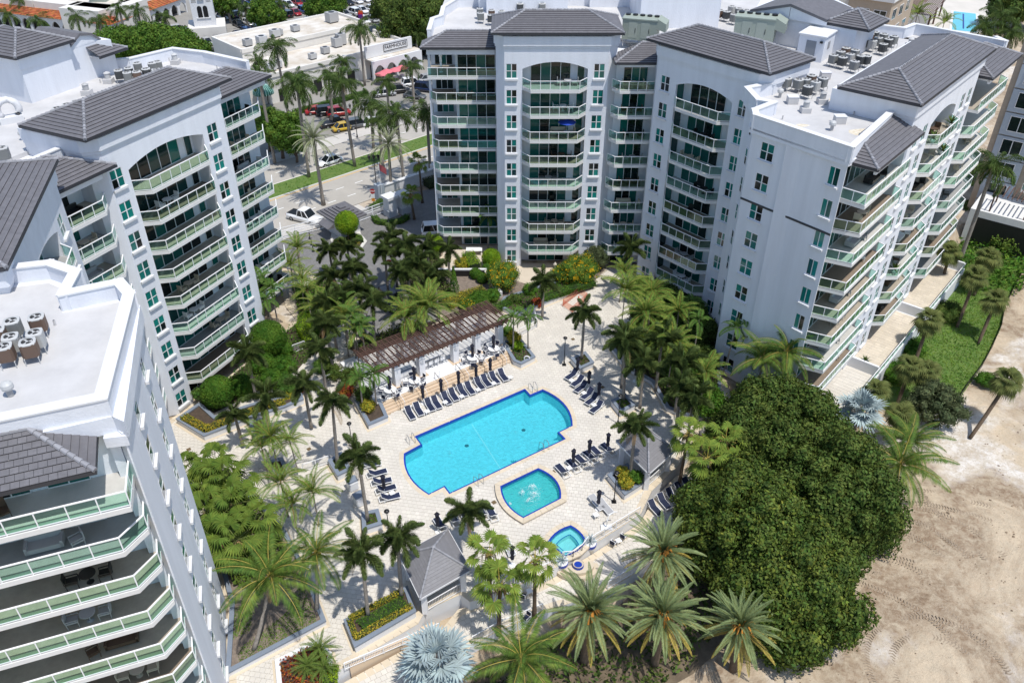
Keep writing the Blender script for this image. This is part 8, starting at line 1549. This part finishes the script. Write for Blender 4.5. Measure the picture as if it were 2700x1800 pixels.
def air_handler(label, p, rz, s=1.0):
    t = thing("air_handler", label, "air handler", p, rz, group="big rooftop air handlers", sc=s); link("casing", MB().box(-2.4, 2.4, -1.3, 1.3, .9, 3.6).mesh("handler_casing", METG), t); link("hood", MB().prism([(2.4, -1.3), (3.6, -1.3), (3.6, 1.3), (2.4, 1.3)], [2.6, 2.2, 2.2, 2.6], [3.9, 3.3, 3.3, 3.9]).mesh("handler_hood", METG), t); link("top", MB().box(-2.5, 2.5, -1.4, 1.4, 3.6, 3.75).mesh("handler_top", METG), t)
    for x in (-1.5, .2): link("door", MB().box(x, x + 1.2, -1.33, -1.3, 1.2, 3.3).mesh("handler_door", mat("handler_panel", (.34, .38, .33), .55)), t)
    for x in (-.6, 1.3): link("handle", MB().box(x, x + .06, -1.38, -1.33, 1.9, 2.5).mesh("handler_handle", BMET), t)
    for x in (-2.0, -1.0, 0, 1.0, 2.0): link("fan_cowl", MB().lathe([(.35, 3.75), (.35, 3.95), (.25, 3.95)], 12, x, .5).mesh("fan_cowl", BMET), t)
    f = MB(); [f.bar((x, y, 0), (x, y, .9), .12) for x in (-2.2, 0, 2.2) for y in (-1.1, 1.1)]; [f.bar((-2.2, y, .5), (2.2, y, .5), .08) for y in (-1.1, 1.1)]; link("frame", f.mesh("handler_frame", MET), t)
air_handler("big grey-green air handler between the middle tower and the stair block", (15.2, 101.6, 27.75), R(-18), .85); air_handler("big grey-green air handler behind the corner tower's roof", (28.4, 100.6, 27.8), R(-22), .95)
sd_ = thing("roof_shed", "white roof shed with a grey door on the right roof", "shed", (34.5, 94.2, 27.8), R(54)); link("wall", MB().box(0, 8.0, 0, 2.9, 0, 2.7).mesh("shed_wall", WHITE), sd_); link("roof", MB().box(-.15, 8.15, -.15, 3.05, 2.7, 2.85).mesh("shed_roof", TRIM), sd_); link("door", MB().box(-.04, 0, .9, 2.0, .05, 2.2).mesh("shed_door", mat("grey_door", (.22, .24, .27), .5)), sd_); link("louvre", MB().box(1.3, 2.0, -.04, 0, 1.2, 2.0).mesh("shed_louvre", mat("louvre_grey", (.3, .3, .31), .6)), sd_); link("lamp", MB().box(-.2, 0, .2, .5, 2.1, 2.3).mesh("shed_lamp", BMET), sd_)
for i, (q, k, z, x) in enumerate([((60, 770), 1, 27.8, 0)]): 
    p = g(*S(1, *q), 28.8); t = thing("exhaust_fan", "white curved exhaust fan housing on the left roof", "fan", (p.x, p.y, 27.8), .6); m = MB(); m.tube([(math.cos(a) * .9, 0, 1.2 + math.sin(a) * .9) for a in [R(d) for d in range(-40, 221, 20)]], .32, 8); link("housing", m.mesh("fan_housing", TRIM, True), t); link("duct", MB().box(-1.0, 1.0, -.5, .5, 0, .6).mesh("fan_duct", TRIM), t)
p = g(*S(3, 740, 250), 28.6); t = thing("exhaust_fan", "white curved exhaust fan left of the roof shed", "fan", (p.x, p.y, 27.8), -.4); m = MB(); m.tube([(math.cos(a) * .7, 0, 1.0 + math.sin(a) * .7) for a in [R(d) for d in range(-40, 221, 20)]], .28, 8); link("housing", m.mesh("fan_housing", TRIM, True), t); link("duct", MB().box(-.8, .8, -.4, .4, 0, .5).mesh("fan_duct", MET), t)
# rust stains as thin paint-like marks on the membrane
for q, sx, sy in [((1050, 685), 1.0, .6), ((1255, 915), 1.6, 1.2), ((830, 865), .8, .5)]:
    p = g(*S(3, *q), 27.8); a = [R(i * 36) for i in range(10)]; RB.add("stain", MB().poly([(math.cos(t) * sx * random.uniform(.6, 1), math.sin(t) * sy * random.uniform(.6, 1), 0) for t in a]).mesh("stain", mat("rust_stain", (.55, .46, .30), .9, col2=(.72, .68, .6), vscale=3)), None, (p.x, p.y, 27.804))
# ---------------------------------------------------------------- balcony furniture
FABS = [("white", WMET), ("black", BMET), ("beige", mat("beige_cushion", (.50, .43, .34), .9)), ("grey", GREYC), ("brown", mat("brown_wicker", (.09, .055, .035), .9))]
_pc = {}
def patio_chair(ci):
    if ci not in _pc:
        m = FABS[ci][1]; f = MB()
        for s in (-1, 1): f.bar((s * .28, -.3, 0), (s * .28, -.3, .6), .04); f.bar((s * .28, .3, 0), (s * .28, .38, 1.0), .04); f.bar((s * .28, -.3, .6), (s * .28, .33, .6), .05)
        _pc[ci] = (f.mesh("patio_chair_frame", m), MB().box(-.27, .27, -.3, .32, .36, .46).mesh("patio_chair_seat", m), MB().box(-.27, .27, .33, .40, .45, 1.02).mesh("patio_chair_back", m), MB().lathe([(.45, .68), (.45, .72), (.02, .72)], 14).mesh("patio_table_top", m), MB().lathe([(.22, 0), (.05, .05), (.04, .68)], 8).mesh("patio_table_stem", m), MB().box(-.9, .9, -.4, .4, .15, .45).mesh("sofa_base", m), MB().box(-.9, .9, .28, .45, .45, .85).mesh("sofa_back", m), MB().box(-.95, -.8, -.4, .45, .15, .62).mesh("sofa_arm", m))
    return _pc[ci]
def furnish(fr, where, k, x0, x1, y, rr):
    kind = rr.random(); ci = rr.randrange(5); cn_, _ = FABS[ci]; a = patio_chair(ci); fl = ORD[k - 1]; z = ZF(k) + .006; xm = rr.uniform(x0 + 1.4, x1 - 1.4) if x1 - x0 > 3.2 else (x0 + x1) / 2
    def ch(lab, x, yy, rz): t = thing("patio_chair", lab, "chair", fr.w(x, yy, z), fr.rz + rz, group="balcony chairs"); link("frame", a[0], t); link("seat", a[1], t); link("backrest", a[2], t)
    if kind < .55:
        t = thing("patio_table", f"{cn_} round table on {where}'s {fl} balcony from the bottom", "table", fr.w(xm, y, z), fr.rz, group="balcony tables"); link("top", a[3], t); link("stem", a[4], t)
        ch(f"{cn_} chair left of the table on {where}'s {fl} balcony up", xm - .85, y, R(90)); ch(f"{cn_} chair right of the table on {where}'s {fl} balcony up", xm + .85, y, R(-90))
    elif kind < .85:
        t = thing("patio_sofa", f"{cn_} sofa on {where}'s {fl} balcony from the bottom", "sofa", fr.w(xm, y + .3, z), fr.rz, group="balcony sofas"); link("base", a[5], t); link("back", a[6], t); link("arm", a[7], t); link("arm", a[7], t, (1.75, 0, 0)); ch(f"{cn_} chair beside the sofa on {where}'s {fl} balcony", xm + 1.6 if xm + 2 < x1 else xm - 1.6, y - .1, R(-70))
    else: ch(f"single {cn_} chair on {where}'s {fl} balcony from the bottom", xm, y, R(20))
rr = random.Random(12)
for fr, where, x0, x1, y, p_ in [(FM, "the middle tower", 2.6, 8.8, .5, .8), (FM, "the middle wing left bay", -8.4, -2, 4.8, .55), (FM, "the inner corner bay", 13.4, 17.0, -.3, .8), (FR1, "the corner tower", 3.0, 9.2, .4, .85), (FL, "the left tower", 3.0, 10.4, .5, .75), (FL, "the left building's far bay", 16.8, 22.6, 4.0, .8), (FL, "the left building's inner bay", -5.4, -2.2, .8, .8), (FR3, "the right wing's near bay", 1.4, 9.0, -1.0, .8), (F3T, "the right wing's tower", 18.0, 24.0, .4, .85), (FR3, "the right wing's far bay", 33, 40.5, -1.2, .7), (FN, "the nearest left wing", -6.4, -.5, 1.5, 1.0)]:
    for k in range(1, 9):
        if rr.random() < p_: furnish(fr, where, k, x0, x1, y, rr)
ub = thing("parasol", "open bright blue parasol on the middle tower's sixth balcony", "parasol", FM.w(7.3, -.2, ZF(6)), 0); link("canopy", MB().lathe([(1.1, 1.9), (1.05, 1.98), (.03, 2.3)], 8).mesh("blue_canopy", mat("blue_canvas", (.012, .06, .42), .7)), ub); link("pole", MB().tube([(0, 0, 0), (0, 0, 2.25)], .025, 6).mesh("pole", WMET), ub); link("table", MB().lathe([(.4, .7), (.4, .74), (.02, .74)], 12).mesh("table", WMET), ub)
cw = clone(U0, "closed white parasol on the middle wing's top left balcony", FM.w(-8.0, 5.6, ZF(8)), 0, "balcony parasols", .9)
for ch in cw.children:
    if ch.name.startswith("canopy"): ch.data = ch.data.copy(); ch.data.materials[0] = WMET
for k, x, lab in [(8, 18.2, "potted palm at the left of the right tower's arched balcony"), (8, 23.8, "potted palm at the right of the right tower's arched balcony"), (7, 23.9, "potted plant on the right tower's seventh balcony"), (3, 18.6, "potted plant on the right tower's third balcony")]: p = F3T.w(x, -.3, ZF(k) + .01); pot(lab, p, .3, .5, WMET, None, 1.1)
# ---------------------------------------------------------------- marks on the sand
TRK = mat("track_sand", (.37, .29, .21), .95, var=.3, vscale=2.0); trk_par = bpy.data.objects["ground"]
def track(cx, cy, r, a0, a1, w=.55, gauge=1.9, pitch=.26, z=-2.2):
    m = MB()
    for rr_ in (r - gauge / 2, r + gauge / 2):
        n = max(4, int(abs(R(a1 - a0)) * rr_ / pitch))
        for i in range(n):
            a = R(a0 + (a1 - a0) * (i + .5) / n); d = Vector((math.cos(a), math.sin(a), 0)); t = Vector((-d.y, d.x, 0)); c = Vector((cx, cy, z)) + d * rr_
            zz = .12 * math.sin(c.x * .9 + c.y * .4) * math.sin(c.y * .7)
            for s in (-1, 1): p = c + Vector((0, 0, zz + .008)); q = p + d * s * w / 2 + t * .12; m.bar(p, q, .09, .03)
    tag(link("tyre_track", m.mesh("tyre_track", TRK), trk_par), kind="stuff")
for q in [((2330, 1620), 5.5, 40, 170), ((2380, 1640), 8.0, 60, 180), ((2300, 1560), 9.5, 20, 110), ((2500, 1700), 12, 80, 190), ((2450, 1500), 6.5, 10, 150), ((2250, 1800), 11, 20, 90), ((2600, 1600), 15, 100, 200), ((2480, 1780), 4.5, 0, 200), ((2650, 1300), 9, 120, 230), ((2560, 1800), 20, 60, 140)]:
    p = g(*q[0], -2.2); track(p.x, p.y, q[1], q[2], q[3])

sf = thing("silt_fence", "low black silt fence along the lawn's sandy edge", "fence", gz(6, 1890, 1200, -2.05)); fp_ = [gz(6, x, y, -2.05) - sf.location for x, y in ((1890, 1200), (1960, 1090), (2060, 960), (2130, 830), (2190, 690), (2215, 560), (2290, 400), (2400, 200))]
for a, b_ in zip(fp_[:-1], fp_[1:]): link("fabric", MB().bar(a + Vector((0, 0, .28)), b_ + Vector((0, 0, .28)), .03, .5).mesh("silt_fabric", BMET), sf); link("stake", MB().bar(a, a + Vector((0, 0, .75)), .05).mesh("stake", BARK), sf)
cl = MB()
for i in range(1500):
    x, y = random.uniform(14, 60), random.uniform(26, 70)
    if inside((x, y), LAWN) or (x < 26 and y > 48): continue
    s = abs(random.gauss(.05, .05)) + .02; z = -2.2 + .12 * math.sin(x * .9 + y * .4) * math.sin(y * .7); k = len(cl.v); a = random.uniform(0, 6.28)
    cl.v += [(x + s * math.cos(a + q), y + s * math.sin(a + q) * .8, z - .01) for q in (0, 1.6, 3.1, 4.7)] + [(x, y, z + s * random.uniform(.4, .9))]; cl.f += [(k, k + 1, k + 4), (k + 1, k + 2, k + 4), (k + 2, k + 3, k + 4), (k + 3, k, k + 4)]
tag(link("clods", cl.mesh("clods", mat("clod_earth", (.26, .19, .13), .95, jit=.4)), trk_par), kind="stuff")
